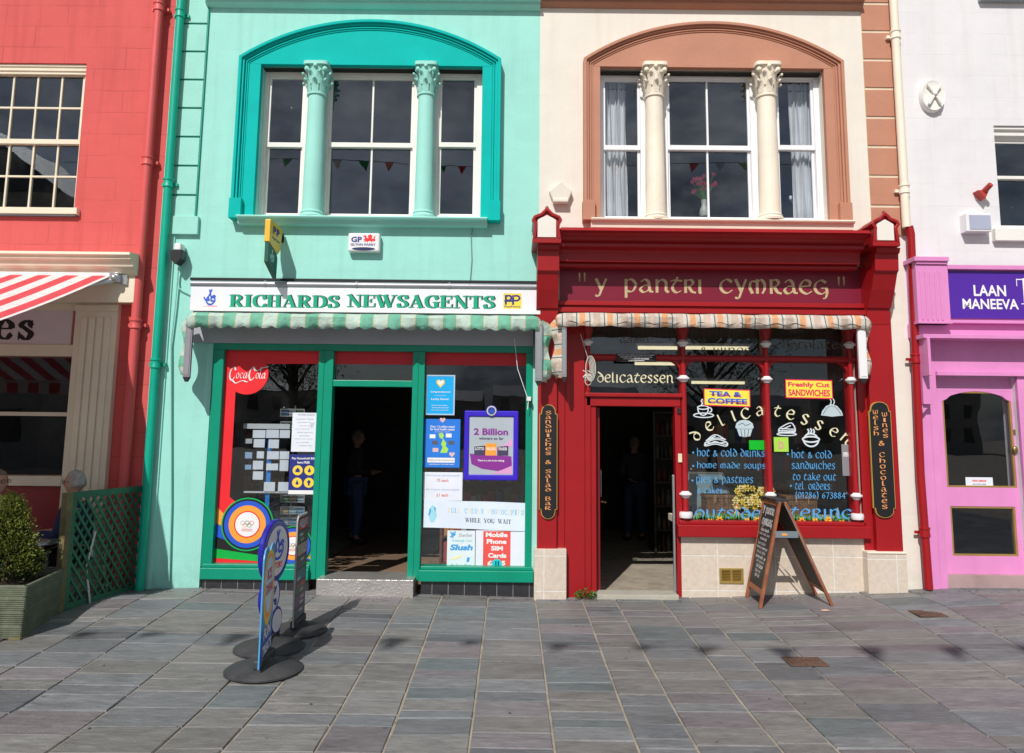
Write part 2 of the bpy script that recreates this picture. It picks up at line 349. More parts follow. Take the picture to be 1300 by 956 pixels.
def emit(name, col, st):
    m, nt, out = nm(name); e = N(nt, 'ShaderNodeEmission'); e.inputs[0].default_value = (*col, 1); e.inputs[1].default_value = st
    nt.links.new(e.outputs[0], out.inputs['Surface']); MATS[name] = m; return m
def ink(name, col, rough=.5): return surf('ink_'+name, col, rough, var=.06, bump=0)
# ------------------------------------------------------------------ lettering
def smooth_pts(pts, k=6, closed=False):
    if len(pts) < 3: return [Vector(p) for p in pts]
    P = [Vector(p) for p in pts]; out = []; n = len(P)
    for i in range(n if closed else n-1):
        p0 = P[i-1] if (i > 0 or closed) else P[0]*2-P[1]; p1 = P[i]; p2 = P[(i+1) % n]; p3 = P[(i+2) % n] if (i+2 < n or closed) else P[-1]*2-P[-2]
        for j in range(k):
            t = j/k; out.append(.5*((2*p1)+(p2-p0)*t+(2*p0-5*p1+4*p2-p3)*t*t+(3*p1-p0-3*p2+p3)*t*t*t))
    out.append(P[0] if closed else P[-1]); return out
def ribbon2d(pts, a, b, ang, curve=True, k=6):
    "stroke of an elliptical pen: half-width a along ang, b across; returns verts, quads in 2D"
    P = smooth_pts(pts, k) if curve else [Vector(p) for p in pts]
    u = Vector((math.cos(ang), math.sin(ang))); w = Vector((-u.y, u.x)); vs = []; fs = []
    for i, p in enumerate(P):
        d = P[min(i+1, len(P)-1)]-P[max(i-1, 0)]
        d = d.normalized() if d.length > 1e-9 else Vector((1, 0)); n = Vector((-d.y, d.x))
        h = math.sqrt((a*n.dot(u))**2+(b*n.dot(w))**2)
        e = d*(b*.8) if i == len(P)-1 else (-d*(b*.8) if i == 0 else Vector((0, 0)))
        vs += [p+n*h+e, p-n*h+e]
    for i in range(len(P)-1): fs.append((2*i, 2*i+1, 2*i+3, 2*i+2))
    return vs, fs
UNC = {
 'a': (.95, [[(.12,.82),(.38,1),(.62,.82),(.68,.45),(.74,.1),(.92,.04)], [(.66,.56),(.3,.5),(.07,.25),(.25,.01),(.5,.08),(.7,.3)]]),
 'b': (.9, [[(.12,1.4),(.12,.08)], [(.12,.62),(.5,.88),(.8,.45),(.5,.0),(.12,.08)]]),
 'c': (.88, [[(.8,.82),(.5,1),(.16,.8),(.05,.45),(.2,.12),(.5,0),(.82,.2)]]),
 'd': (.92, [[(.58,.76),(.35,.8),(.1,.58),(.08,.25),(.4,0),(.76,.2),(.8,.58),(.58,1.0),(.1,1.32)]]),
 'e': (.88, [[(.82,.18),(.5,0),(.14,.2),(.07,.6),(.38,1),(.74,.86),(.7,.6)], [(.1,.52),(.72,.58)]]),
 'f': (.7, [[(.7,1.2),(.4,1.25),(.3,.9),(.3,-.3)], [(.05,.85),(.6,.85)]]),
 'g': (.95, [[(.8,.84),(.5,1),(.16,.8),(.05,.45),(.2,.12),(.5,0),(.78,.15)], [(.48,.44),(.9,.44)], [(.84,.42),(.86,.05),(.75,-.28),(.6,-.34)]]),
 'h': (.92, [[(.14,1.42),(.14,0)], [(.14,.6),(.45,.95),(.76,.75),(.78,.3),(.66,-.02)]]),
 'i': (.4, [[(.14,1),(.14,.05),(.24,0)]]),
 'k': (.85, [[(.12,1.4),(.12,0)], [(.65,.95),(.2,.5)], [(.25,.55),(.75,0)]]),
 'l': (.48, [[(.14,1.38),(.13,.18),(.26,.02),(.42,.08)]]),
 'm': (1.25, [[(.5,.86),(.16,.85),(.06,.42),(.22,0)], [(.56,1.0),(.56,0)], [(.56,.78),(.82,1),(1.05,.72),(1.05,.32),(.9,0)]]),
 'n': (.95, [[(.13,1),(.13,0)], [(.13,.68),(.45,1),(.74,.78),(.74,.2),(.9,.02)]]),
 'o': (.92, [[(.42,1),(.12,.8),(.06,.42),(.28,.02),(.6,.04),(.8,.4),(.74,.8),(.42,1)]]),
 'p': (.92, [[(.14,1),(.14,-.42)], [(.14,.84),(.5,1),(.8,.6),(.56,.06),(.14,.1)]]),
 'r': (.84, [[(.13,1),(.13,0)], [(.13,.94),(.5,1),(.64,.75),(.4,.5),(.13,.46)], [(.34,.5),(.55,.1),(.8,0)]]),
 's': (.72, [[(.62,.84),(.36,1),(.1,.8),(.3,.54),(.58,.3),(.4,0),(.06,.12)]]),
 't': (.75, [[(.0,.88),(.25,.96),(.74,.92)], [(.46,1.2),(.36,.9),(.15,.55),(.14,.22),(.38,0),(.66,.12)]]),
 'u': (.95, [[(.1,1),(.12,.25),(.4,0),(.72,.3)], [(.72,1),(.74,.15),(.9,.02)]]),
 'v': (.8, [[(.08,1),(.4,0)], [(.76,1),(.4,0)]]),
 'w': (1.2, [[(.06,1),(.1,.3),(.34,0),(.56,.4),(.57,.85)], [(.56,.4),(.76,0),(1.06,.35),(1.0,1)]]),
 'y': (.85, [[(.08,1),(.44,.12)], [(.78,1),(.44,.1),(.26,-.36),(.04,-.34)]]),
 '&': (.95, [[(.85,.05),(.3,.62),(.28,.95),(.55,.92),(.5,.65),(.1,.35),(.2,0),(.58,.05),(.85,.5)]]),
 '"': (.5, [[(.12,1.15),(.16,.78)], [(.36,1.15),(.4,.78)]]),
 '0': (.8, [[(.38,1),(.12,.8),(.06,.42),(.28,.02),(.5,.04),(.7,.4),(.64,.8),(.38,1)]]),
 '1': (.4, [[(.05,.8),(.2,1),(.2,0)]]),
 '2': (.75, [[(.08,.75),(.35,1),(.62,.75),(.4,.35),(.06,.03)], [(.06,.04),(.68,.04)]]),
 '3': (.7, [[(.08,.88),(.35,1),(.58,.78),(.28,.55)], [(.28,.55),(.62,.35),(.4,-.05),(.06,.05)]]),
 '4': (.8, [[(.55,1),(.06,.32)], [(.04,.32),(.74,.32)], [(.54,1),(.54,-.05)]]),
 '6': (.75, [[(.6,1),(.2,.7),(.08,.3),(.34,0),(.62,.25),(.4,.55),(.12,.35)]]),
 '7': (.7, [[(.05,.96),(.64,.96)], [(.64,.96),(.22,-.05)]]),
 '8': (.75, [[(.36,.52),(.12,.75),(.36,1),(.6,.76),(.36,.52),(.08,.25),(.36,0),(.66,.25),(.36,.52)]]),
 '.': (.35, [[(.1,.06),(.16,.06)]]), ':': (.35, [[(.1,.1),(.16,.1)], [(.1,.7),(.16,.7)]]),
 '(': (.4, [[(.3,1.15),(.12,.8),(.12,.2),(.3,-.15)]]), ')': (.4, [[(.08,1.15),(.26,.8),(.26,.2),(.08,-.15)]]),
 '-': (.5, [[(.05,.45),(.4,.45)]]), '\x01': (.9, [[(.72,.86),(.42,1),(.1,.6),(.16,.1),(.42,.05),(.66,.5),(.74,.98),(.7,.2),(.82,.02),(.98,.2)]]), '*': (.45, [[(.1,.45),(.2,.45)]]), ' ': (.5, []), ',': (.3, [[(.15,.05),(.1,-.15)]]),
 'S': (1.0, [[(.82,1.05),(.5,1.35),(.12,1.05),(.4,.72),(.82,.36),(.5,-.02),(.06,.2)]]),
 'B': (1.05, [[(.16,1.35),(.16,0)], [(.05,1.34),(.6,1.34),(.78,1.02),(.5,.72),(.16,.7)], [(.5,.72),(.92,.38),(.6,0),(.05,.02)]]),
 'W': (1.4, [[(.06,1.3),(.12,.35),(.4,0),(.66,.5),(.68,1.15)], [(.66,.5),(.9,0),(1.28,.45),(1.2,1.35)]]),
 'C': (1.05, [[(.92,1.05),(.6,1.36),(.16,1.1),(.05,.6),(.24,.15),(.6,0),(.95,.3)]]),
}
def _s(l): return [(x, 1.0, False) if not isinstance(x, tuple) else x for x in l]
# bold roman capitals: (points, weight, curved)
SER = {
 'I': (.5, [([(.25,0),(.25,1)],1,0), ([(.04,.02),(.46,.02)],.1,0), ([(.04,.98),(.46,.98)],.1,0)]),
 'H': (1.0, [([(.22,0),(.22,1)],1,0), ([(.78,0),(.78,1)],1,0), ([(.22,.52),(.78,.52)],.1,0)]+[([(c-.2,z),(c+.2,z)],.1,0) for c in (.22,.78) for z in (.02,.98)]),
 'R': (.98, [([(.22,0),(.22,1)],1,0), ([(.22,.97),(.5,.97),(.74,.76),(.52,.5),(.22,.49)],1,1), ([(.46,.5),(.76,.06)],1,0), ([(.72,.02),(.98,.02)],.1,0), ([(.02,.02),(.42,.02)],.1,0), ([(.02,.98),(.4,.98)],.1,0)]),
 'C': (.92, [([(.84,.7),(.76,.9),(.52,.99),(.22,.82),(.14,.5),(.24,.17),(.54,.01),(.76,.08),(.88,.24)],1,1), ([(.84,.66),(.84,1)],.28,0)]),
 'G': (1.0, [([(.84,.72),(.76,.9),(.52,.99),(.22,.82),(.14,.5),(.24,.17),(.54,.01),(.72,.05),(.8,.1)],1,1), ([(.84,.68),(.84,1)],.28,0), ([(.8,.06),(.8,.44)],1,0), ([(.6,.45),(.98,.45)],.1,0)]),
 'A': (1.0, [([(.12,0),(.48,.98)],.28,0), ([(.46,1),(.82,0)],1,0), ([(.24,.33),(.66,.33)],.1,0), ([(.0,.02),(.28,.02)],.1,0), ([(.6,.02),(1.0,.02)],.1,0)]),
 'D': (1.0, [([(.22,0),(.22,1)],1,0), ([(.1,.97),(.5,.97),(.82,.76),(.84,.28),(.5,.03),(.1,.03)],1,1), ([(.02,.02),(.4,.02)],.1,0), ([(.02,.98),(.4,.98)],.1,0)]),
 'S': (.78, [([(.66,.74),(.6,.92),(.36,.98),(.15,.8),(.3,.6),(.56,.44),(.66,.2),(.4,.02),(.18,.08),(.1,.28)],1,1), ([(.68,.7),(.68,1)],.22,0), ([(.09,.0),(.09,.3)],.22,0)]),
 'N': (1.0, [([(.2,0),(.2,1)],.28,0), ([(.16,1),(.84,.0)],1,0), ([(.84,0),(.84,1)],.28,0), ([(.02,.02),(.38,.02)],.1,0), ([(.0,.98),(.3,.98)],.1,0), ([(.66,.98),(1.0,.98)],.1,0)]),
 'E': (.88, [([(.22,0),(.22,1)],1,0), ([(.02,.97),(.76,.97)],.1,0), ([(.02,.03),(.8,.03)],.1,0), ([(.22,.52),(.56,.52)],.1,0), ([(.76,.72),(.76,.98)],.22,0), ([(.8,.02),(.82,.3)],.22,0), ([(.56,.38),(.56,.66)],.22,0)]),
 'W': (1.35, [([(.1,1),(.42,0)],1,0), ([(.42,0),(.66,.8)],.28,0), ([(.58,1),(.9,0)],1,0), ([(.9,0),(1.22,1)],.28,0), ([(-.04,.98),(.3,.98)],.1,0), ([(.44,.98),(.76,.98)],.1,0), ([(1.06,.98),(1.36,.98)],.1,0)]),
 'T': (.92, [([(.46,0),(.46,1)],1,0), ([(.06,.97),(.86,.97)],.1,0), ([(.25,.02),(.67,.02)],.1,0), ([(.06,.72),(.06,.98)],.22,0), ([(.86,.72),(.86,.98)],.22,0)]),
 'e': (.62, [([(.5,.14),(.34,.01),(.12,.1),(.09,.35),(.26,.56),(.46,.46),(.5,.33)],1,1), ([(.1,.31),(.5,.31)],.1,0)]),
 's': (.55, [([(.44,.4),(.3,.54),(.12,.42),(.28,.3),(.44,.16),(.3,0),(.08,.12)],1,1), ([(.45,.34),(.45,.54)],.2,0), ([(.07,.0),(.07,.2)],.2,0)]),
 'O': (1.0, [([(.5,.99),(.2,.82),(.12,.5),(.22,.15),(.5,.01),(.8,.16),(.88,.5),(.78,.84),(.5,.99)],1,1)]),
 'L': (.85, [([(.22,0),(.22,1)],1,0), ([(.02,.03),(.76,.03)],.1,0), ([(.02,.98),(.42,.98)],.1,0), ([(.78,.02),(.78,.3)],.22,0)]),
 'Y': (.95, [([(.12,1),(.48,.45)],1,0), ([(.82,1),(.5,.45)],.28,0), ([(.48,.0),(.48,.5)],1,0), ([(-.02,.98),(.32,.98)],.1,0), ([(.64,.98),(.96,.98)],.1,0), ([(.28,.02),(.68,.02)],.1,0)]),
 'U': (.98, [([(.2,1),(.2,.3),(.36,.04),(.62,.04),(.78,.3)],1,1), ([(.8,.25),(.8,1)],.28,0), ([(.02,.98),(.4,.98)],.1,0), ([(.64,.98),(.96,.98)],.1,0)]),
 'F': (.82, [([(.22,0),(.22,1)],1,0), ([(.02,.97),(.76,.97)],.1,0), ([(.02,.02),(.42,.02)],.1,0), ([(.22,.52),(.56,.52)],.1,0), ([(.76,.72),(.76,.98)],.22,0)]),
 'P': (.85, [([(.22,0),(.22,1)],1,0), ([(.22,.97),(.5,.97),(.76,.73),(.52,.46),(.22,.45)],1,1), ([(.02,.02),(.42,.02)],.1,0), ([(.02,.98),(.4,.98)],.1,0)]),
 ' ': (.45, []),
}
def glyphs(text, font='sans', weight=1.0, slant=0.0):
    "2D mesh of a line of text: verts (x, y, layer) and faces"
    vs = []; fs = []; lay = 0
    if font == 'sans' or font == 'bold':
        cu = bpy.data.curves.new('t', 'FONT'); cu.body = text; cu.size = 1; cu.resolution_u = 3; cu.fill_mode = 'FRONT'
        cu.offset = .022*weight if font == 'bold' else .0
        ob = bpy.data.objects.new('t', cu); COL.objects.link(ob)
        bpy.context.view_layer.update()
        me = bpy.data.meshes.new_from_object(ob.evaluated_get(bpy.context.evaluated_depsgraph_get()))
        vs = [(v.co.x+slant*v.co.y, v.co.y, 0) for v in me.vertices]; fs = [tuple(p.vertices) for p in me.polygons]
        bpy.data.objects.remove(ob); bpy.data.curves.remove(cu); bpy.data.meshes.remove(me)
        return vs, fs
    x = 0
    for ch in text:
        if font == 'uncial':
            adv, st = UNC.get(ch, UNC.get(ch.lower(), (.5, []))); a, b, ang = .085*weight, .028*weight, math.radians(28)
            st = [(s, 1.0, len(s) > 2) for s in st]
        else:
            adv, st = SER.get(ch, (.5, [])); a, b, ang = .105*weight, .026*weight, 0
        for pts, w, cv in st:
            v, f = ribbon2d([(p[0]+x, p[1]) for p in pts], a*w if w >= .99 else max(a*w, b), b, ang, bool(cv), 5)
            n = len(vs)
            vs += [(q.x+slant*q.y, q.y, lay+i*.03) for i, q in enumerate(v)]; fs += [tuple(k+n for k in q) for q in f]; lay += 1
        x += adv + (.12 if font == 'uncial' else .05)
    return vs, fs
def quadmap(P00, P10, P01, P11, n=None):
    P00, P10, P01, P11 = map(Vector, (P00, P10, P01, P11))
    nn = (P10-P00).cross(P01-P00).normalized() if n is None else Vector(n)
    def f(u, v, l=0): return P00*(1-u)*(1-v)+P10*u*(1-v)+P01*(1-u)*v+P11*u*v+nn*l
    return f
def facade(px, y):
    x0, x1, z0, z1 = R(*px, y)
    return quadmap((x0, y, z0), (x1, y, z0), (x0, y, z1), (x1, y, z1))
def letter(b, text, qm, box=(0, 0, 1, 1), font='sans', m=0, weight=1.0, slant=0, keep=False, lift=.001, aspect=None):
    "fit a line of text into box (u0, v0, u1, v1) of the surface qm"
    vs, fs = glyphs(text, font, weight, slant)
    if not vs: return
    x0 = min(v[0] for v in vs); x1 = max(v[0] for v in vs); y0 = min(v[1] for v in vs); y1 = max(v[1] for v in vs)
    u0, v0, u1, v1 = box
    out = [qm(u0+(v[0]-x0)/max(x1-x0, 1e-6)*(u1-u0), v0+(v[1]-y0)/max(y1-y0, 1e-6)*(v1-v0), lift+v[2]*.00006) for v in vs]
    b.add(out, fs, m)
def ltext(b, text, px, y, **kw): letter(b, text, facade(px, y), **kw)
def strokes(b, qm, st, a=.02, bb=None, ang=0, m=0, lift=.001, curve=True, k=5):
    "free line drawing on a surface; strokes in its u,v"
    for i, s in enumerate(st):
        v, f = ribbon2d(s, a, bb if bb is not None else a, ang, curve and len(s) > 2, k)
        b.add([qm(q.x, q.y, lift+i*.00008+j*.000003) for j, q in enumerate(v)], f, m)
def disc(b, cx, cz, y, r, m=0, n=40, rx=None):
    rx = rx or r
    b.face([(cx+rx*math.cos(2*math.pi*i/n), y, cz+r*math.sin(2*math.pi*i/n)) for i in range(n)], m)
def ring(b, cx, cz, y, r0, r1, m=0, n=32):
    vs = []; fs = []
    for i in range(n):
        t = 2*math.pi*i/n; vs += [(cx+r0*math.cos(t), y, cz+r0*math.sin(t)), (cx+r1*math.cos(t), y, cz+r1*math.sin(t))]
    for i in range(n): j = (i+1) % n; fs.append((2*i, 2*i+1, 2*j+1, 2*j))
    b.add(vs, fs, m)
# ------------------------------------------------------------------ palette
mint_c = (.35, .74, .66); teal_c = (.0, .50, .38); red_c = (.66, .06, .075); cream_c = (.79, .75, .68); brown_c = (.50, .235, .155)
M_mint = stucco('mint_render', mint_c, bw=1.05, bh=.525, off=(.1, .06), joint=.93, var=.045, dirt=.1, streak=.4, dirtcol=(.24,.50,.42), jb=.25)
M_cream = stucco('cream_render', cream_c, bw=1.05, bh=.525, off=(.3, .06), joint=.95, var=.03, streak=.3, dirtcol=(.62,.55,.45), jb=.22)
M_redw = stucco('red_render', (.655, .11, .105), bw=.72, bh=.262, off=(.2, .05), joint=.74, var=.05, streak=.5, dirtcol=(.42,.06,.06), jb=.55)
M_white = stucco('white_render', (.765, .755, .785), bw=.9, bh=.262, off=(.1, .02), joint=.9, var=.04, streak=.35, dirtcol=(.6,.57,.54), jb=.45)
M_mintp = surf('mint_paint', mint_c, .75, .05, bump=.2, dirt=.12, dirtcol=(.2,.42,.34))
M_quoin = surf('mint_block', (.33, .71, .62), .7, .05, bump=.3, dirt=.2, dirtcol=(.2,.42,.34))
M_teal = surf('teal_paint', (.0, .48, .44), .8, .06, bump=.12, chips=.35, chipcol=(.3,.7,.6), dirt=.12, dirtcol=(.0,.25,.2), spec=.2)
M_green = surf('green_gloss', (.0, .285, .175), .32, .06, bump=.1, dirt=.12, dirtcol=(.0,.17,.12), chips=.2, chipcol=(.4,.5,.45))
M_joint = surf('green_joint', (.0, .36, .25), .6, .06, bump=.1)
M_creamp = surf('cream_paint', (.80, .72, .56), .55, .06, bump=.2, dirt=.18, dirtcol=(.5,.42,.3))
M_creamb = surf('cream_stone', (.86, .79, .66), .6, .05, bump=.25, dirt=.18, dirtcol=(.5,.42,.32))
M_brown = surf('brown_stone_paint', brown_c, .7, .06, bump=.35, dirt=.2, dirtcol=(.34,.17,.11))
M_brownd = surf('brown_moulding', (.42, .2, .13), .6, .06, bump=.25, dirt=.2, dirtcol=(.24,.11,.08))
M_redp = surf('red_gloss', (.34, .009, .013), .36, .06, bump=.1, dirt=.18, dirtcol=(.26,.01,.015), chips=.25, chipcol=(.5,.3,.28))
M_redd = surf('dark_red_gloss', (.24, .010, .016), .35, .06, bump=.1)
M_mar = surf('maroon_board', (.20, .012, .035), .35, .05, bump=.06, dirt=.1, dirtcol=(.12,.01,.02))
M_pipe_r = surf('red_pipe', (.66, .10, .10), .5, .05, bump=.2, dirt=.15, dirtcol=(.4,.03,.04))
M_pink = surf('pink_gloss', (.73, .27, .57), .38, .06, bump=.14, dirt=.18, dirtcol=(.55,.2,.42), chips=.45, chipcol=(.85,.55,.72), streak=.2)
M_purple = surf('purple_board', (.085, .022, .35), .3, .04, bump=.04)
M_sash = surf('white_gloss', (.82, .81, .77), .35, .04, bump=.1, dirt=.1, dirtcol=(.5,.48,.42))
M_sashc = surf('cream_gloss', (.80, .74, .58), .4, .05, bump=.1, dirt=.12, dirtcol=(.5,.44,.32))
M_whites = surf('white_plastic', (.82, .82, .84), .35, .02, bump=.03, dirt=.06)
M_sign = surf('sign_white', (.82, .83, .88), .35, .02, bump=.02, dirt=.1, dirtcol=(.55,.56,.6))
M_grey = surf('grey_metal', (.34, .34, .38), .4, .08, bump=.1, metal=.4, dirt=.25, dirtcol=(.18,.18,.18))
M_lilac = surf('grey_board', (.42, .42, .48), .6, .05, bump=.1, dirt=.15)
M_alu = surf('aluminium', (.62, .63, .65), .3, .06, bump=.08, metal=.9)
M_black = surf('black_plastic', (.02, .02, .024), .4, .1, bump=.1)
M_rubber = surf('black_rubber', (.045, .045, .05), .55, .2, vscale=8, bump=.3, dirt=.45, dirtcol=(.13,.125,.12))
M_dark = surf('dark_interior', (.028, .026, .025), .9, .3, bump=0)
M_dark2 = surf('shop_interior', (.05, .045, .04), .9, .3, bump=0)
M_carpet = surf('door_mat', (.22, .14, .09), .95, .15, bump=.3, bscale=150)
M_wood = surf('varnished_wood', (.30, .10, .045), .45, .3, vscale=9, bump=.2, dirt=.25, dirtcol=(.12,.05,.03))
M_slate_roof = tiles('slate_roof', (.10, .105, .12), .3, .18, (.04,.04,.045), rough=.6)
M_tileb = tiles('black_tile', (.028, .03, .036), .172, 1.0, (.22,.21,.2), rough=.22, var=.3, ms=.004)
M_tilec = tiles('cream_tile', (.66, .57, .48), .62, .36, (.76,.73,.68), off=(.13, .19), rough=.4, var=.12, ms=.006, jitter=.96)
M_brass = surf('brass', (.62, .46, .14), .35, .1, bump=.1, metal=.7)
M_glass = glass('window_glass', ior=1.9); M_glassd = glass('upper_window_glass', ior=2.2, tint=(.75,.78,.8), dirt=.05); M_glasss = glass('shop_glass', ior=1.85, dirt=.02)
M_curt = surf('net_curtain', (.85, .86, .88), .9, .08, bump=.1)
M_gold = surf('gold_leaf_paint', (.52, .42, .24), .5, .08, bump=.05)
K = ink
I_white = K('white', (.85,.85,.86)); I_green = K('green', (.0,.30,.16)); I_black = K('black', (.012,.012,.014)); I_navy = K('navy', (.02,.03,.22)); I_blue = K('blue', (.02,.1,.62))
I_red = K('red', (.86,.02,.03)); I_orange = K('orange', (.95,.36,.05)); I_yellow = K('yellow', (.9,.66,.06)); I_cyan = K('cyan', (.0,.4,.85)); I_sky = K('sky', (.12,.42,.88))
I_cream = K('cream', (.78,.74,.50)); I_lbl = K('letter_blue', (.10,.37,.72)); I_bgreen = K('bright_green', (.0,.42,.06)); I_lime = K('lime', (.4,.75,.1)); I_grey = K('grey', (.35,.36,.4)); I_purple = K('purple', (.25,.03,.3)); I_pink = K('pinkish', (.75,.35,.62))
I_turq = K('turquoise', (.0,.6,.68)); I_paper = K('paper', (.78,.82,.92)); I_icey = K('ice', (.72,.82,.95)); I_dgreen = K('deep_green', (.01,.09,.06)); I_shadow = K('lettershadow', (.02,.03,.05)); I_lgrey = K('light_grey', (.6,.62,.66))
PZ = 1.6  # nothing

def sash_window(parent, outer, glassr, meet=None, bars=(), hbars=(), yf=.09, frame=None, pane=None, upper=1, name='window', fw=.03):
    """outer/glass rectangles are world (x0,x1,z0,z1); meet=(z0,z1) meeting rail.
    frame is the window, its two sashes and panes are sub-parts"""
    frame = frame or M_sash; pane = pane or M_glassd
    gx0, gx1, gz0, gz1 = glassr
    sx0, sx1, sz0, sz1 = gx0-fw, gx1+fw, gz0-fw*1.1, gz1+fw
    b = B(); b.grid_wall(outer[0], outer[1], outer[2], outer[3], [(sx0, sx1, sz0, sz1)], yf, .12)
    w = b.build(name, frame, parent, bevel=.003)
    m0, m1 = meet if meet else (None, None)
    if meet:
        parts = [((sx0, sx1, m0, sz1), (gx0, gx1, m1, gz1), yf+.018), ((sx0, sx1, sz0, m0+.012), (gx0, gx1, gz0, m0), yf+.05)]
    else: parts = [((sx0, sx1, sz0, sz1), (gx0, gx1, gz0, gz1), yf+.02)]
    for (o, g, y) in parts:
        hs = []; xs = [g[0]]+sorted(v for q in bars for v in (q-.011, q+.011))+[g[1]]
        hb = [q for q in hbars if g[2] < q < g[3]]
        zs = [g[2]]+sorted(v for q in hb for v in (q-.011, q+.011))+[g[3]]
        for i in range(0, len(xs), 2):
            for j in range(0, len(zs), 2): hs.append((xs[i], xs[i+1], zs[j], zs[j+1]))
        b = B(); b.grid_wall(o[0]+.001, o[1]-.001, o[2], o[3]-.001, hs, y, .03); b.build('sash', frame, w, bevel=.003)
        b = B(); b.face([(g[0]-.005, y+.018, g[2]-.005), (g[1]+.005, y+.018, g[2]-.005), (g[1]+.005, y+.018, g[3]+.005), (g[0]-.005, y+.018, g[3]+.005)]); b.build('pane', pane, w, fix=False)
    return w

def shell(parent, x0, x1, holes, wallm, rooms, top=9.6, y=0, side=True):
    "front wall with openings, closed box behind it, roof, and the dark rooms"
    b = B(); b.grid_wall(x0, x1, -.15, top, holes, y, .22); b.build('front_wall', wallm, parent)
    b = B(); e = .006
    b.add([(x0+e, .22, -.15), (x0+e, 8, -.15), (x0+e, 8, top), (x0+e, .22, top)], [(0, 1, 2, 3)])
    b.add([(x1-e, .22, -.15), (x1-e, 8, -.15), (x1-e, 8, top), (x1-e, .22, top)], [(0, 1, 2, 3)])
    b.add([(x0+e, 8, -.15), (x1-e, 8, -.15), (x1-e, 8, top), (x0+e, 8, top)], [(0, 1, 2, 3)])
    b.add([(x0+e, 0.22, top-.02), (x1-e, .22, top-.02), (x1-e, 8, top-.02), (x0+e, 8, top-.02)], [(0, 1, 2, 3)])
    b.build('rear_walls', wallm, parent, fix=False)
    b = B(); b.add([(x0+e, -.35, top-.02), (x1-e, -.35, top-.02), (x1-e, 4, top+2.6), (x0+e, 4, top+2.6), (x1-e, 8.3, top-.02), (x0+e, 8.3, top-.02), (x0+e, -.35, top-.14), (x1-e, -.35, top-.14)],
                   [(0, 1, 2, 3), (3, 2, 4, 5), (6, 7, 1, 0), (0, 3, 5), (1, 4, 2)]); b.build('roof', M_slate_roof, parent, fix=False)
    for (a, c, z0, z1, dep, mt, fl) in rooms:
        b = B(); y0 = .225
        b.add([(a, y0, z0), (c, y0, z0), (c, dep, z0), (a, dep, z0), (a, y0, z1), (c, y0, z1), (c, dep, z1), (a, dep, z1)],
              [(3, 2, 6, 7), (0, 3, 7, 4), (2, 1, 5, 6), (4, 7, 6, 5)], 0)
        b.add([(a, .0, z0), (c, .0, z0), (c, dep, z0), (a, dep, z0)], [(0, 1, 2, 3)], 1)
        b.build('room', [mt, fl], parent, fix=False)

def capital(parent, cx, cy, z0, z1, r, m):
    "carved leaf capital: bell, two rings of curled leaves, corner scrolls, abacus"
    h = z1-z0; b = B()
    b.lathe((cx, cy), [(r*.98, z0), (r*1.14, z0+h*.02), (r*1.14, z0+h*.08), (r*.98, z0+h*.11), (r*.95, z0+h*.3), (r*1.0, z0+h*.6), (r*1.25, z0+h*.84), (r*1.3, z0+h*.9)], 20)
    for row, (zb, zh, n, off, rr) in enumerate(((.1, .34, 8, 0, 1.0), (.32, .36, 8, .5, 1.06))):
        for k in range(n):
            t = 2*math.pi*(k+off)/n; d = Vector((math.cos(t), math.sin(t), 0)); s = Vector((-math.sin(t), math.cos(t), 0)); c = Vector((cx, cy, 0))
            P = []
            for (q, o, w) in ((0, .0, .34), (.45, .1, .4), (.8, .28, .34), (1.0, .5, .22), (.88, .6, .14)):
                p = c+d*(r*(rr+o))+Vector((0, 0, z0+h*(zb+zh*q))); P.append((p-s*r*w, p+s*r*w, p+d*r*.1))
            vs = [v for p in P for v in p]; fs = []
            for i in range(len(P)-1): fs += [(3*i, 3*i+3, 3*i+5, 3*i+2), (3*i+2, 3*i+5, 3*i+4, 3*i+1)]
            b.add(vs, fs); b.ball(P[3][2]+d*r*.02, r*.15, 5)
    for k in range(4):
        t = math.pi/4+k*math.pi/2; d = Vector((math.cos(t), math.sin(t), 0)); c = Vector((cx, cy, z0+h*.78))+d*r*1.42
        b.ball(c, (r*.3, r*.3, r*.3), 6); b.tube([Vector((cx, cy, z0+h*.5))+d*r*.95, Vector((cx, cy, z0+h*.7))+d*r*1.2, Vector((cx, cy, z0+h*.88))+d*r*1.45], [r*.1, r*.14, r*.16], 6)
    for k in range(4):
        t = k*math.pi/2; d = Vector((math.cos(t), math.sin(t), 0)); b.ball(Vector((cx, cy, z0+h*.86))+d*r*1.25, (r*.26,)*3, 5)
    # abacus with hollowed sides
    pts = []
    for k in range(4):
        for q in range(6):
            a0 = math.pi/4+k*math.pi/2+.08; a1 = math.pi/4+(k+1)*math.pi/2-.08; t = lerp(a0, a1, q/5); rr = r*lerp(1.8, 1.4, math.sin(math.pi*q/5)); pts.append((cx+rr*math.cos(t), cy+rr*math.sin(t)))
    n = len(pts); zt = z0+h*.9
    b.add([(p[0], p[1], zt) for p in pts]+[(p[0], p[1], z1) for p in pts], [tuple(range(n-1, -1, -1)), tuple(range(n, 2*n))]+[(i, (i+1) % n, (i+1) % n+n, i+n) for i in range(n)])
    return b.build('capital', m, parent, smooth=True)
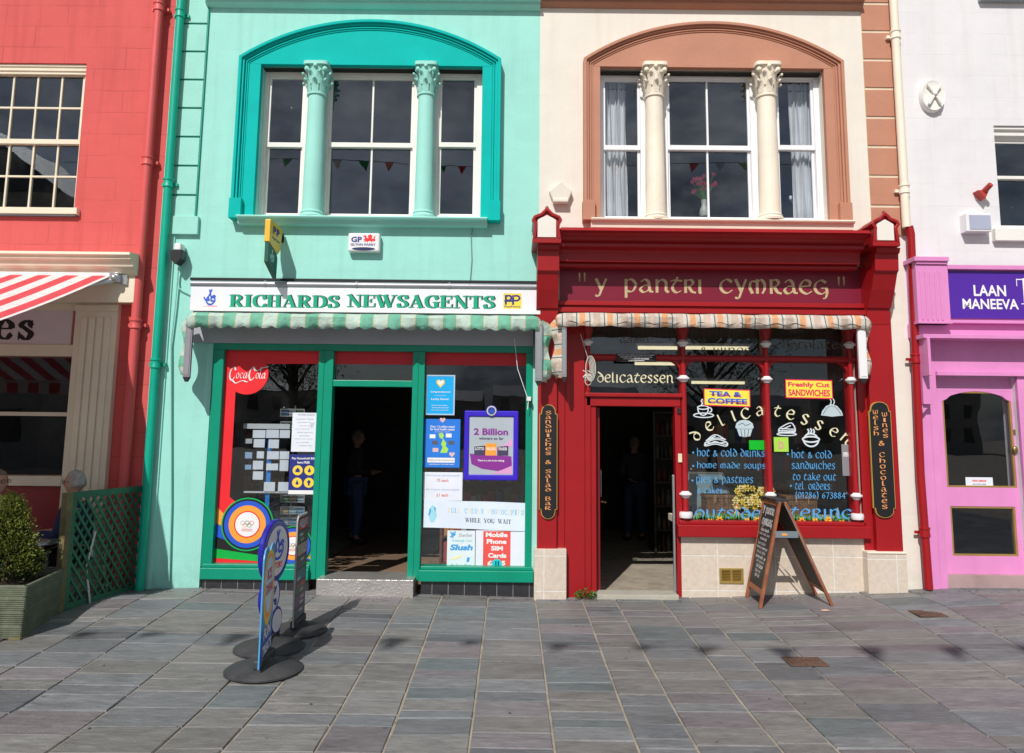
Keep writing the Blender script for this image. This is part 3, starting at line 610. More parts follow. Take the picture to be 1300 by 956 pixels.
def column(parent, px0, px1, pyt, pycap, pybase, pyb, wcap, m, y=-.0, mc=None):
    "engaged column: shaft in a building, capital and base as its own pieces"
    mid = (pycap+pybase)/2; x0 = X(px0, mid, y); x1 = X(px1, mid, y); cx = (x0+x1)/2; r = (x1-x0)/2*1.04
    zc, zt, zb, z0 = Z(pycap, y, px0), Z(pyt, y, px0), Z(pybase, y, px0), Z(pyb, y, px0)
    b = B(); b.lathe((cx, y), [(r*1.05, zb), (r*1.03, lerp(zb, zc, .3)), (r*.93, zc)], 28)
    s = b.build('column', m, parent, smooth=True)
    capital(s, cx, y, zc, zt, r*.95, mc or m)
    b = B(); h = zb-z0; b.lathe((cx, y), [(r*1.35, z0), (r*1.38, z0+h*.3), (r*1.25, z0+h*.5), (r*1.12, z0+h*.62), (r*1.2, z0+h*.78), (r*1.1, zb)], 28)
    b.build('base', mc or m, s, smooth=True); return s
def arch_surround(parent, L, Rr, zb, zs, za, inner, m, name='window_surround', dz=.07, zplinth=None):
    "segmental arched surround with moulded outer edge"
    ix0, ix1, iz = inner; c = (Rr-L)/2; s = za-zs; rad = (c*c+s*s)/(2*s); cz = za-rad; cx = (L+Rr)/2; a0 = math.asin(c/rad)
    arc = [(cx+rad*math.sin(t), cz+rad*math.cos(t)) for t in [lerp(-a0, a0, i/36) for i in range(37)]]
    b = B(); e = .001
    b.prism([(L+e, zb), (ix0, zb), (ix0, iz), (L+e, iz)], -dz, .0); b.prism([(ix1, zb), (Rr-e, zb), (Rr-e, iz), (ix1, iz)], -dz, .0)
    b.prism([(L+e, iz), (Rr-e, iz)]+[(p[0], p[1]-e) for p in arc[::-1]], -dz, 0)
    path = [(L, zb+.2)]+arc+[(Rr, zb+.2)]
    b.strip(path, 0, .035, -dz-.055, -.002); b.strip(path, .035, .06, -dz-.03, -dz+.01); b.strip(path, .075, .088, -dz-.016, -dz+.01); b.strip(path, .1, .11, -dz-.01, -dz+.01)
    for sx, s2 in ((L-.012, L+.125), (Rr-.125, Rr+.012)): b.box(sx, s2, -dz-.065, -.002, zb-.03, zb+.2)
    b.build(name, m, parent, bevel=.004)
    # reveal soffit of the opening, set back
    return arc

# ================================================================== MINT HOUSE
xb_rm = X(200, 340); xb_mc = X(685, 150); xb_cw = X(1151, 400)
mint = thing('terraced_house', 'mint green rendered house with teal arched window surround and a newsagent shop below', 'house', ((xb_rm+xb_mc)/2, 0, 0))
sx0, sx1 = X(257, 590), X(676, 590); top_sf = Z(437, 0, 465)
shop_hole_m = (X(262, 590), X(674, 590), -.15, Z(419, 0, 465))
ix0, ix1 = X(329, 180), X(611.5, 180); izt = Z(86.5, 0, 470); izb = Z(279, 0, 470)
upz0, upz1 = Z(-3, 0, 650)+.16, Z(-3, 0, 650)+1.75
mint_up = [(X(330, 0), X(420, 0), upz0, upz1), (X(520, 0), X(610, 0), upz0, upz1)]
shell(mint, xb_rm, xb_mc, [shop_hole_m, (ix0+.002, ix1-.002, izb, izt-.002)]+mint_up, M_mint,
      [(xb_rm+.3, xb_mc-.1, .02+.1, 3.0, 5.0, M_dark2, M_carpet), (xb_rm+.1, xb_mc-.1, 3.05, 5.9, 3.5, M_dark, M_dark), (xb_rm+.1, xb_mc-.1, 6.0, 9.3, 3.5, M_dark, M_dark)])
arch_surround(mint, X(301, 200), X(635, 200), izb, Z(79, 0, 470), Z(31.5, 0, 470), (ix0, ix1, izt), M_teal)
def gpx(a, b_, c, d, y): return R(a, b_, c, d, y)
def triple(parent, o, g, meetpx, frame, cbar, pane=M_glassd, y=.09):
    for i, (oo, gg) in enumerate(zip(o, g)):
        O = R(*oo, y); Gg = R(*gg, y+.03); m = (Z(meetpx[1], y+.03, gg[0]), Z(meetpx[0], y+.03, gg[0]))
        sash_window(parent, O, Gg, m, bars=[X(cbar, 190, y)] if i == 1 else (), yf=y, frame=frame, pane=pane)
triple(mint, [(326, 84, 399, 280), (400, 84, 540, 280), (541, 84, 615, 280)], [(341.5, 101, 381.5, 270), (420, 102, 521, 271), (560, 102, 601, 271)], (181, 187), M_sash, 471)
for c in ((388, 411), (529, 550)): column(mint, c[0], c[1], 84, 124, 269, 279, 0, M_mintp, y=-.02, mc=M_mintp)
b = B(); zt, zb_ = Z(278.5, 0, 470), Z(288.5, 0, 470); b.mould(X(306, 280), X(619, 280), [(.0, zt), (-.16, zt-.008), (-.17, zt-.02), (-.16, zt-.035), (-.11, zt-.05), (-.1, zb_), (0, zb_-.005)]); b.build('window_sill', M_mintp, mint, bevel=.003)
for h in mint_up: sash_window(mint, h, (h[0]+.09, h[1]-.09, h[2]+.1, h[3]-.1), ((h[2]+h[3])/2-.02, (h[2]+h[3])/2+.02), yf=.1)
def string_course(parent, xa, xb, m, px, name='string_course'):
    b = B(); z1, z0 = Z(-1, -.1, px), Z(12.5, 0, px)
    b.mould(xa, xb, [(0, z1+.05), (-.12, z1+.03), (-.13, z1+.0), (-.085, z1-.015), (-.085, z1-.04), (-.05, z1-.06), (-.05, z0+.012), (-.02, z0), (0, z0)]); return b.build(name, m, parent, bevel=.003)
string_course(mint, X(264, 5), xb_mc-.001, M_mintp, 470)
# quoins: green strip, mint blocks set proud of it
qx0, qx1 = X(205.5, 250)+.02, X(250, 250)
b = B(); b.box(qx0, qx1+.008, -.012, 0, Z(292, 0, 230), 9.5); b.build('quoin_joint_strip', M_joint, mint)
b = B(); b.box(qx1+.001, qx1+.012, -.024, -.0125, Z(292,0,230), 9.5); b.build('quoin_edge', M_joint, mint)
qpz = [Z(v, 0, 232) for v in (31.5, 67, 102, 138, 175, 211, 249, 286)]; step = (qpz[0]-qpz[-1])/7
zq = qpz[-1]
while zq < 9.2:
    b = B(); b.box(qx0, qx1, -.03, -.0125, zq+.011, zq+step-.011); b.build('quoin', M_quoin, mint, bevel=.004); zq += step
b = B(); b.rbox((204, 274, 251, 297), -.05, 0); b.build('quoin_foot', M_quoin, mint, bevel=.004)
# lower pilaster strip left of the shop
b = B(); b.box(X(196, 520), X(208, 520), -.02, 0, gz(-4)-.05, Z(297, 0, 225)); b.build('pilaster_strip', M_mintp, mint, bevel=.003)
# ---- shopfront
yg = .05
zh = Z(446, 0, 465)
ztr0, ztr1 = Z(491, 0, 470), Z(483, 0, 470)
zs1, zs0 = Z(722, -.03, 465), Z(737, -.06, 465)
def bx(b, x0, x1, z0, z1, y0, y1, m=0): b.box(x0, x1, y0, y1, z0, z1, m)
fl, fr = X(263.5, 590), X(675, 590)
ml0, ml1 = X(399, 610), X(418, 610); mr0, mr1 = X(520.5, 610), X(536, 610)
b = B()
bx(b, fl, fr, zh, Z(436.5, 0, 465), -.02, .1)                       # head
bx(b, fl, X(277, 590), zs1, zh, -.02, .1); bx(b, X(667, 590), fr, zs1, zh, -.02, .1)
b.build('shopfront_frame', M_green, mint, bevel=.004)
b = B(); bx(b, ml0, ml1, zs0+.0, zh, -.03, .1); bx(b, ml0+.05, ml0+.065, zs0+.01, zh-.01, -.038, -.02); b.build('mullion', M_green, mint, bevel=.004)
b = B(); bx(b, mr0, mr1, zs0+.0, zh, -.03, .1); bx(b, mr0+.05, mr0+.065, zs0+.01, zh-.01, -.038, -.02); b.build('mullion', M_green, mint, bevel=.004)
b = B(); bx(b, ml1, mr0, ztr0, ztr1, -.02, .1); b.build('door_transom', M_green, mint, bevel=.004)
for a, c in ((X(254, 730, -.07), ml0), (mr1, X(677, 730, -.07))):
    b = B(); bx(b, a, c, zs0, zs1, -.09, .1); bx(b, a+.01, c-.001 if c == ml0 else c-.01, zs1, zs1+.035, -.05, .1); b.build('shop_sill', M_green, mint, bevel=.006)
    b = B(); bx(b, a+.02, c, gz(a)-.1, zs0, -.05, .1); b.build('stall_riser', M_tileb, mint)
def pane(parent, x0, x1, z0, z1, y, m, name='shop_window_pane'):
    b = B(); b.face([(x0, y, z0), (x1, y, z0), (x1, y, z1), (x0, y, z1)]); return b.build(name, m, parent, fix=False)
pane(mint, X(277, 590), ml0, zs1, zh, yg, M_glasss); pane(mint, mr1, X(667, 590), zs1, zh, yg, M_glasss); pane(mint, ml1, mr0, ztr1, zh, yg, M_glasss, 'fanlight_pane')
b = B(); x0, x1, z0, z1 = R(243, 418, 677, 437, -.06); b.box(x0, x1, -.06, .1, z0, z1+.25); b.build('blind_box', M_lilac, mint, bevel=.003)
M_chk = surf('chequer_plate', (.52, .5, .48), .35, .15, bump=.8, bscale=40, metal=.6)
b = B(); b.box(X(402, 740, -.2), X(525, 740, -.2), -.22, .22, -.1, Z(733, -.1, 460)); b.build('door_step', M_chk, mint, bevel=.005)
# red film along the top of the shop glass and the band graphics of the left pane
fb = B(); yy = yg-.004
def pp(b, pts, y, m=0): b.flat([U(*p, y) for p in pts], y, m)
for a, c in ((ml1+.001, mr0-.001), (mr1+.001, X(667, 590)-.001)): fb.box(a, c, yy, yy+.002, Z(463.5, yy, 560), zh-.001)
fb.build('red_window_film', K('film_red', (.62, .02, .03)), mint)
mats = [I_red, I_orange, I_blue, I_black, I_bgreen, I_white, K('ring_green', (.0,.42,.1)), I_grey]
fb = B(); LX = X(277, 590)+.002
def film(pts, m, y=yy):
    q = [U(*p, y) for p in pts]; q = [(max(min(a, ml0-.002), LX), max(min(c, zh-.002), zs1+.036)) for a, c in q]; fb.flat(q, y, m)
film([(283, 444), (302, 444), (291.5, 631), (302, 639), (286, 654), (260, 644)], 0)
film([(302.2, 444), (420, 444), (410, 462), (301, 462)], 0)
film([(260, 644), (286, 653.6), (283, 669), (260, 664)], 1); film([(260, 664.3), (283, 669.3), (290, 687), (260, 681)], 2)
film([(260, 681.3), (290, 687.3), (345, 702), (345, 707), (260, 696)], 3); film([(260, 696.3), (345, 707.3), (345, 714), (260, 708)], 4)
film([(260, 708.3), (345, 714.3), (420, 719), (420, 740), (260, 740)], 0); film([(345.2, 707), (420, 714), (420, 718.5), (345.2, 714)], 4)
film([(345.3, 700), (385, 704), (420, 713), (420, 713.8), (345.3, 706.6)], 3)
film([(381, 694.5), (420, 706), (420, 709), (384, 699)], 0, yy-.0005); film([(381, 699), (420, 709.1), (420, 712), (384, 703)], 1, yy-.0005); film([(382, 703), (420, 712.1), (420, 714.5), (384, 706)], 2, yy-.0010)
def roundel(px, py, rp, y=yy-.002):
    cx, cz = U(px, py, y); k = (D+y)/F
    for i, (r, m) in enumerate(((1, 6), (.95, 3), (.88, 2), (.71, 1), (.5, 0), (.455, 5))): disc(fb, cx, cz, y-.0007*i, r*rp*k, m)
    for i, (ax, az, c) in enumerate(((-.17, .05, 7), (0, .05, 3), (.17, .05, 0), (-.085, -.03, 1), (.085, -.03, 6))): ring(fb, cx+ax*rp*k, cz+az*rp*k, y-.005-i*.0002, .07*rp*k, .085*rp*k, m=c)
    for r in range(2): strokes(fb, lambda u, v, l=0: Vector((cx+u, y-.006-l, cz+v)), [[(-.2*rp*k, (-.18-.06*r)*rp*k), (.2*rp*k, (-.18-.06*r)*rp*k)]], a=.008*rp*k, m=0, lift=0)
roundel(313.9, 665.6, 32.5); roundel(372, 693, 24)
# soft drink disc in the corner
cx, cz = U(314, 474, yy-.0025); disc(fb, cx, cz, yy-.0025, 27*(D/F), 0)
fb.build('window_graphics', mats, mint, fix=False)
lb = B(); qm = facade((291, 465, 337.5, 485), yy-.004)
for ch, bx_, w_ in (('C', (.0,.08,.19,.98), 1.1), ('o', (.19,.22,.28,.6), .9), ('c', (.3,.22,.38,.6), .9), ('\x01', (.385,.22,.5,.6), .9), ('-', (.5,.36,.55,.41), 1), ('C', (.53,.08,.72,.98), 1.1), ('o', (.725,.22,.815,.6), .9), ('l', (.82,.22,.88,.95), .9), ('\x01', (.885,.22,1.0,.6), .9)):
    letter(lb, ch, qm, bx_, 'uncial', weight=w_*1.15, slant=.22)
strokes(lb, qm, [[(.1,.1),(.2,-.08),(.36,.08),(.5,.0)], [(.66,.9),(.76,.72),(.9,.9),(1.06,.98)]], a=.028, bb=.012, ang=math.radians(60), lift=.004)
lb.build('script_lettering', I_white, mint, fix=False)

# ================================================================== RED HOUSE
XL = -9.5
red = thing('terraced_house', 'coral red rendered house with cream small paned window and cream cafe front', 'house', (-6.5, 0, 0))
wx0, wx1 = X(-92, 175), X(101.5, 180); wz0, wz1 = Z(265, 0, 50), Z(80, 0, 50)
rsx1 = X(87, 530); rsz0, rsz1 = Z(604, 0, 40), Z(452, 0, 40)
shell(red, XL, xb_rm, [(wx0, wx1, wz0, wz1), (XL+.6, rsx1, rsz0, rsz1)], M_redw,
      [(XL+.1, xb_rm-.1, .1, 3.2, 5, M_dark2, M_dark2), (XL+.1, xb_rm-.1, 3.4, 6.5, 4, M_dark, M_dark)])
yw = .07; gx0, gx1 = wx0+.06, X(100, 180, yw+.03)
pitch = (X(72, 190, .1)-X(41, 190, .1)); bars = [X(72, 190, .1)-pitch*i for i in range(0, 5)]
gz1_, gz0_ = Z(97, yw+.03, 50), Z(264, yw+.05, 50)
w = sash_window(red, (wx0+.002, wx1-.002, wz0, wz1-.002), (gx0, X(99.5, 180, .1), gz0_, gz1_), (Z(183, .1, 50), Z(177, .1, 50)), bars=[q for q in bars if q > gx0+.1], hbars=[Z(137.5, .1, 50), Z(224, .12, 50)], yf=yw, frame=M_sashc, pane=M_glassd)
b = B(); b.mould(wx0, wx1-.004, [(.066, wz1-.003), (.02, wz1-.004), (.02, wz1-.03), (.035, wz1-.04), (.035, wz1-.075), (.05, wz1-.085), (.05, wz1-.11), (.066, wz1-.115)]); b.build('window_head', M_sashc, w)
b = B(); b.box(wx0-.05, X(98, 268, -.05), -.06, .07, wz0-.075, wz0); b.build('window_sill', M_sashc, red, bevel=.005)
b = B(); b.box(wx0-.03, X(97, 272, -.03), -.05, .07, wz0-.095, wz0-.0755); b.build('sill_drip', surf('lead_flashing', (.12,.13,.15), .6), red)
# cafe front
d = -.14
zf1, zf0 = Z(342, d, 60), Z(383, d, 60); fx1 = X(171, 362, d)
b = B(); b.box(XL+.3, fx1, d, 0, zf0, zf1); b.box(XL+.3, fx1-.02, d-.012, d, zf1-.06, zf1-.02); b.build('fascia', M_creamp, red, bevel=.005)
zc = Z(320, -.3, 60); b = B()
b.mould(XL+.3, X(170, 325, -.25), [(0, zc+.04), (-.34, zc), (-.345, zc-.03), (-.31, zc-.04), (-.31, zc-.07), (-.27, zc-.085), (-.25, zc-.14), (-.2, zc-.16), (-.19, zc-.2), (-.15, zc-.22), (0, zc-.23)]); b.build('cornice', M_creamp, red, bevel=.003)
px0, px1 = X(92, 440, -.08), X(146, 440, -.08)
zp0 = 0.55
b = B(); b.box(px0, px1, -.08, 0, gz(-5)-.05, zf0)
for i in range(4):
    xx = lerp(px0+.07, px1-.05, (i+.5)/4); b.box(xx-.033, xx+.033, -.1, -.08, .7, zf0-.16)
b.box(px0-.0, px1+.012, -.1, -.081, zf0-.09, zf0-.02); b.box(px0, px1+.006, -.115, -.101, zf0-.05, zf0-.03)
b.build('pilaster', M_creamp, red, bevel=.006)
x0_ = XL+.3
b = B(); b.box(x0_, px0-.001, -.03, .02, Z(394, -.03, 40), zf0); b.box(x0_, px0-.001, -.05, .02, Z(452, -.03, 40), Z(437, -.05, 40)); b.build('transom_moulding', M_creamp, red, bevel=.006)
b = B(); b.box(x0_, X(91, 415, -.03), -.03, 0, Z(437, -.03, 40), Z(394, -.03, 40)); b.build('name_board', surf('pale_board', (.70,.62,.64), .5, .04, bump=.05), red)
lb = B(); ltext(lb, 'es', (-7, 405, 44, 432), -.031, font='serif'); lb.build('lettering', I_black, red, fix=False)
zt0, zt1 = Z(528, 0, 40), Z(523, 0, 40)
b = B(); b.box(x0_, rsx1, -.01, .06, zt0, zt1); b.box(XL+.6, XL+.66, -.01, .06, rsz0, rsz1); b.box(rsx1-2.9, rsx1-2.84, -.011, .06, rsz0, rsz1); b.box(x0_, rsx1+.03, -.1, .08, Z(617, -.1, 40), Z(604, -.06, 40)); b.build('shop_window_frame', M_creamp, red, bevel=.006)
pane(red, XL+.6, rsx1, rsz0, rsz1, .04, M_glasss)

# ================================================================== WHITE / PINK HOUSE
XR = 9.2
wh = thing('terraced_house', 'white rendered house with a pink painted shopfront and purple fascia board', 'house', (7.2, 0, 0))
ww = R(1266, 160, 1405, 290, 0)
dx0, dx1 = X(1190, 600), X(1400, 600)
pdoor = (X(1192, 600), X(1296, 600), gz(5.0)-.1, Z(478, 0, 1240)); pwin = (X(1312, 600), XR-.5, Z(660, 0, 1240), Z(478, 0, 1240))
wup = (X(1245, -20), X(1350, -20), Z(0, 0, 1270)+.02, Z(0, 0, 1270)+1.6)
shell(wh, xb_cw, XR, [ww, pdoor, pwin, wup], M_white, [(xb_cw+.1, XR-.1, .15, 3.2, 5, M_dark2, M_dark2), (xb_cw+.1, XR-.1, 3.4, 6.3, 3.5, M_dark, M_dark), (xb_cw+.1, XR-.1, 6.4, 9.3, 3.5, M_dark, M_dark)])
b = B(); b.mould(ww[0]-.0, ww[1], [(.088, ww[3]-.003), (.02, ww[3]-.004), (.02, ww[3]-.035), (.05, ww[3]-.045), (.05, ww[3]-.1), (.088, ww[3]-.11)]); b.build('window_head', M_sash, wh)
sash_window(wh, ww, (ww[0]+.06, ww[1]-.06, ww[2]+.07, ww[3]-.17), (Z(227, .1, 1285), Z(223, .1, 1285)), bars=[(ww[0]+ww[1])/2], yf=.09)
b = B(); b.rbox((1264, 290, 1407, 306), -.07, .09); b.build('window_sill', M_sash, wh, bevel=.006)
sash_window(wh, wup, (wup[0]+.06, wup[1]-.06, wup[2]+.07, wup[3]-.1), ((wup[2]+wup[3])/2-.02, (wup[2]+wup[3])/2+.02), yf=.09)
b = B(); b.box(wup[0]-.05, wup[1]+.05, -.07, .09, wup[2]-.06, wup[2]); b.build('window_sill', surf('grey_sill', (.3,.33,.35), .6), wh, bevel=.005)
# pink shopfront
dp = -.2
b = B()
zc1, zc0 = Z(324, -.3, 1185), Z(333, -.3, 1185); b.box(X(1161, 328, -.24), X(1205, 328, -.24), -.24, -.0, zc0+.03, zc1); b.box(X(1163, 328, -.22), X(1203, 328, -.22), -.22, 0, zc0, zc0+.03)
cx0, cx1 = X(1164, 370, -.2), X(1205, 370, -.2); cz0 = Z(411, -.2, 1185)
b.box(cx0, cx1, -.2, 0, cz0, zc0)
for i in range(5): xx = lerp(cx0+.05, cx1-.09, i/4); b.box(xx-.012, xx+.012, -.208, -.2, cz0+.04, zc0-.08)
b.box(cx0-.01, cx1+.01, -.215, -.0, cz0-.0, cz0+.03); b.build('console', M_pink, wh, bevel=.005)
b = B(); z1, z0 = Z(338, -.1, 1250), Z(411, -.14, 1250); b.box(cx1+.002, XR, -.1, 0, z0, z1); b.box(cx1+.002, XR, -.16, 0, z1-.05, z1); b.box(cx1+.002, XR, -.17, 0, z0, z0+.035)
zl = Z(429, -.12, 1250); b.box(cx0-.02, XR, -.1, 0, zl+.0, z0-.001); zl2 = Z(430, -.28, 1250); b.box(cx0, XR, -.28, 0, zl2, zl2+.045)
b.build('fascia', M_pink, wh, bevel=.005)
b = B(); b.rbox((1204, 345, 1430, 405), -.118, -.1005); b.build('name_board', M_purple, wh, bevel=.002)
lb = B(); ltext(lb, 'LAAN', (1236, 362, 1277, 376), -.119, font='bold'); ltext(lb, 'MANEEVA', (1222, 379.5, 1293, 392.5), -.119, font='bold'); ltext(lb, 'THAI', (1291, 353, 1372, 388), -.119, font='serif', weight=.7); lb.build('lettering', I_white, wh, fix=False)
pl0, pl1 = X(1171, 590, -.05), X(1192, 590, -.05)
zlow = Z(428, -.05, 1240)
b = B(); b.box(pl0, pdoor[0], -.05, 0, gz(5)-.05, zlow); b.box(pl0+.12, pl0+.13, -.056, -.05, gz(5), Z(500, 0, 1180)); b.build('pilaster', M_pink, wh, bevel=.005)
b = B(); b.box(pdoor[0], XR, -.05, 0, pdoor[3], zlow); b.box(pdoor[0], XR, -.085, 0, pdoor[3]-.0, pdoor[3]+.05); b.box(pdoor[1], pwin[0], -.05, .0, gz(6)-.05, pdoor[3]); b.build('shopfront_frame', M_pink, wh, bevel=.005)
b = B(); b.rbox((1173, 430, 1184, 513), -.3, -.05); x0, x1, z0, z1 = R(1173, 430, 1184, 513, -.2); b.s = 0
bb = B(); bb.prism([(x0, z0), (x1, z0+.0), (x1, z1), (x0, z1)], -.16, -.05); bb.box(x0, x0+.03, -.3, -.16, z0+.3, z1); bb.prism([(x0+.01, z0-.1), (x1-.0, z0), (x0, z0)], -.12, -.05); bb.build('bracket', M_pink, wh, bevel=.004)
# panelled door, two glazed openings, upper one with curved head
z_a, z_b = Z(730, 0, 1240), pdoor[3]
g1 = R(1199, 497, 1287, 619, .05); g2 = R(1208, 643, 1291, 706, .05)
b = B(); dx0_, dx1_ = pdoor[0], pdoor[1]
b.grid_wall(dx0_, dx1_, z_a, z_b, [g1, g2], .05, .05)
mx_ = (g1[0]+g1[1])/2; W = g1[1]-g1[0]
for sgn in (-1, 1):   # curved corners
    xe = g1[0] if sgn < 0 else g1[1]; pts = [(xe, g1[3])]
    for i in range(9): t = i/8; pts.append((lerp(xe, mx_, t), g1[3]-.09*(1-t)**2.0-(.02 if t < .15 else 0)))
    b.prism(pts, .051, .098)
dr = b.build('door', M_pink, wh, bevel=.003)
for g in (g1, g2): pane(dr, g[0], g[1], g[2], g[3], .08, M_glass, 'pane')
bead = surf('gilt_bead', (.32, .2, .06), .5)
b = B()
for g in (g1, g2): b.strip([(g[0], g[2]), (g[0], g[3]), (g[1], g[3]), (g[1], g[2])], 0, .02, .055, .08, closed=True)
b.build('glazing_bead', bead, dr)
b = B(); cxh, czh = U(1290, 571, .03); b.lathe((0, 0), [(0, 0)]) if 0 else None
b.ball((cxh-.01, .03, czh), (.03, .02, .04), 8); cxh, czh = U(1289.5, 549, .04); b.box(cxh-.02, cxh+.015, .035, .05, czh-.02, czh+.03); b.build('lock', surf('tarnished_brass', (.32, .24, .1), .4, metal=.8), dr, smooth=True)
b = B(); b.box(pdoor[0], pdoor[1], -.04, .1, gz(5.2)-.1, z_a); b.build('threshold', surf('worn_step', (.4,.28,.28), .8, .2), wh)
pane(wh, pwin[0], pwin[1], pwin[2], pwin[3], .06, M_glasss)
b = B(); x0, x1, z0, z1 = pwin; b.strip([(x0, z0), (x0, z1), (x1, z1), (x1, z0)], 0, .06, -.02, .1, closed=True); b.build('window_frame', M_pink, wh, bevel=.004)
# ================================================================== CREAM HOUSE WITH THE DELICATESSEN
deli = thing('terraced_house', 'cream rendered house with brown arched window surround above a dark red delicatessen front', 'house', ((xb_mc+xb_cw)/2, 0, 0))
ix0, ix1 = X(761.5, 185), X(1046.5, 185); izt = Z(89.5, 0, 900); izb = Z(281.5, 0, 900)
S0, S1 = X(742, 590), X(1101, 590)           # between the pilasters
ztop = Z(404, 0, 900)
zsill1, zsill0 = Z(664, -.06, 930), Z(682, -.08, 930)
# openings
door = (X(757, 634), X(858, 634), -.15, Z(516, 0, 808))
win = (X(863, 560), X(1089, 560), zsill1, ztop)
fan = (X(744, 450), win[0], Z(503, 0, 808), ztop)
dup = [(X(a, 0), X(c, 0), upz0-.16, upz1) for a, c in ((727, 812), (838, 958), (984, 1090))]
shell(deli, xb_mc, xb_cw, [(S0, win[0], -.15, ztop), (win[0], win[1], zsill1, ztop), (ix0+.002, ix1-.002, izb, izt-.002)]+dup, M_cream,
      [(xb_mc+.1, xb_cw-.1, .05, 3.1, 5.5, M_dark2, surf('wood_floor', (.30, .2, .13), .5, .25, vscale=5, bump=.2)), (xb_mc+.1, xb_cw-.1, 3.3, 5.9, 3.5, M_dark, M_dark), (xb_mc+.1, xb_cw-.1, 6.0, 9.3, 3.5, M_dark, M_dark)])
arch_surround(deli, X(740, 190), X(1070.5, 190), izb, Z(81.5, 0, 900), Z(34, 0, 900), (ix0, ix1, izt), M_brown)
triple(deli, [(757, 86, 831, 283), (832, 86, 973, 283), (974, 86, 1049, 283)], [(768.5, 104, 809.5, 274), (850.5, 104, 949.5, 275), (990, 104, 1031, 276)], (184.5, 190.5), surf('bright_white_gloss', (.86,.87,.9), .3, .02), 899.5, pane=M_glassd)
for c in ((820, 843), (963, 987)): column(deli, c[0], c[1], 85, 126, 273, 281.5, 0, M_creamb, y=-.02)
b = B(); zt, zb_ = Z(281.5, 0, 900), Z(290, 0, 900); b.mould(X(749, 285), X(1078, 285), [(.0, zt), (-.15, zt-.008), (-.16, zt-.02), (-.15, zt-.035), (-.11, zt-.05), (-.1, zb_-.03), (0, zb_-.035)]); b.build('window_sill', M_creamb, deli, bevel=.003)
for h in dup: sash_window(deli, h, (h[0]+.07, h[1]-.07, h[2]+.085, h[3]-.1), ((h[2]+h[3])/2-.02, (h[2]+h[3])/2+.02), bars=[(h[0]+h[1])/2] if h[1]-h[0] > .9 else (), yf=.1)
string_course(deli, xb_mc+.001, X(1092, 8), M_brownd, 900)
# brown quoins with pale joints
qx0, qx1 = X(1099, 150), X(1143.5, 150)
b = B(); b.box(qx0, qx1, -.012, 0, Z(300, 0, 1120), 9.5); b.build('quoin_joint_strip', surf('pale_joint', (.72, .62, .47), .8), deli)
qp = [Z(v, 0, 1120) for v in (6, 41.5, 78, 113.5, 150.5, 187, 224.5, 262.5)]; step = (qp[0]-qp[-1])/7; zq = qp[-1]-step
while zq < 9.2:
    b = B(); b.box(qx0, qx1, -.022, -.0125, zq+.016, zq+step-.014); b.build('quoin', M_brown, deli, bevel=.005); zq += step
# net curtains inside the outer windows
def curtain(x0, x1, z0, z1, y):
    b = B(); n = 48; vs = []
    for i in range(n+1):
        t = i/n; x = lerp(x0, x1, t); yy = y+.022*math.sin(t*34)+.012*math.sin(t*71+1)
        for j in range(7): q = j/6; vs.append((x+.01*math.sin(q*5+t*20), yy+.01*math.sin(q*4+i), lerp(z0, z1, q)))
    b.add(vs, [(7*i+j, 7*i+7+j, 7*i+8+j, 7*i+j+1) for i in range(n) for j in range(6)]); return b
c0 = R(766, 100, 796, 279, .22); curtain(c0[0], c0[1], c0[2], c0[3], .24).build('net_curtain', M_curt, deli, smooth=True, fix=False)
c0 = R(1005, 100, 1036, 279, .22); curtain(c0[0], c0[1], c0[2], c0[3], .24).build('net_curtain', M_curt, deli, smooth=True, fix=False)
# ---- timber shopfront
def zz(py, d): return Z(py, d, 905)
cxa, cxb = X(711.5, 335, -.42), X(1105.5, 320, -.5)
b = B()
prof = [(0, zz(289, -.5)+.07), (-.50, zz(290.5, -.5)), (-.52, zz(294, -.52)), (-.47, zz(297, -.47)), (-.40, zz(303, -.40)), (-.35, zz(309, -.35)), (-.37, zz(310.5, -.37)), (-.37, zz(314.5, -.37)), (-.33, zz(316, -.33)),
        (-.27, zz(319, -.27)), (-.25, zz(323.5, -.25)), (-.25, zz(333.5, -.25)), (-.18, zz(335, -.18)), (-.19, zz(336.5, -.19)), (-.19, zz(340, -.19)), (-.1, zz(342.5, -.1)), (0, zz(343, 0))]
b.mould(cxa, cxb, prof); b.build('cornice', M_redp, deli, bevel=.002)
fz0, fz1 = zz(384.5, -.02), zz(342, -.02)
b = B(); b.box(X(711, 365, -.02), X(1097, 365, -.02), -.02, .0, fz0, fz1+.05); b.build('fascia', M_mar, deli)
b = B(); b.box(cxa-.05, X(1100, 388, -.06), -.07, 0, zz(389, -.07), fz0); b.box(cxa-.05, X(1100, 388, -.06), -.045, 0, zz(391.5, -.045), zz(389.2, -.07)); b.box(cxa-.05, X(1100, 388, -.06), -.10, 0, zz(398, -.1), zz(392, -.1)); b.build('fascia_moulding', M_redp, deli, bevel=.004)
for s_, px_, wt in (('|', (734.5, 346, 737, 357.5), 0), ('|', (741, 346, 743.5, 357.5), 0), ('y', (755, 353, 771, 377), 1.25), ('pantri', (793, 351, 891, 378.5), 1.25), ('cymraeg', (913, 354, 1051.5, 380.5), 1.25), ('|', (1063.5, 351, 1066, 362.5), 0), ('|', (1070, 351, 1072.5, 362.5), 0)):
    lb = B()
    if wt: ltext(lb, s_, px_, -.021, font='uncial', weight=wt)
    else: q_ = facade(px_, -.021); lb.face([q_(.35, 0, .001), q_(.65, 0, .001), q_(1, .9, .001), q_(.7, 1, .001), q_(.3, 1, .001), q_(0, .9, .001)])
    lb.build('lettering', M_gold, deli, fix=False)
M_panelw = surf('panel_cream', (.80, .76, .70), .5, .03, bump=.08)
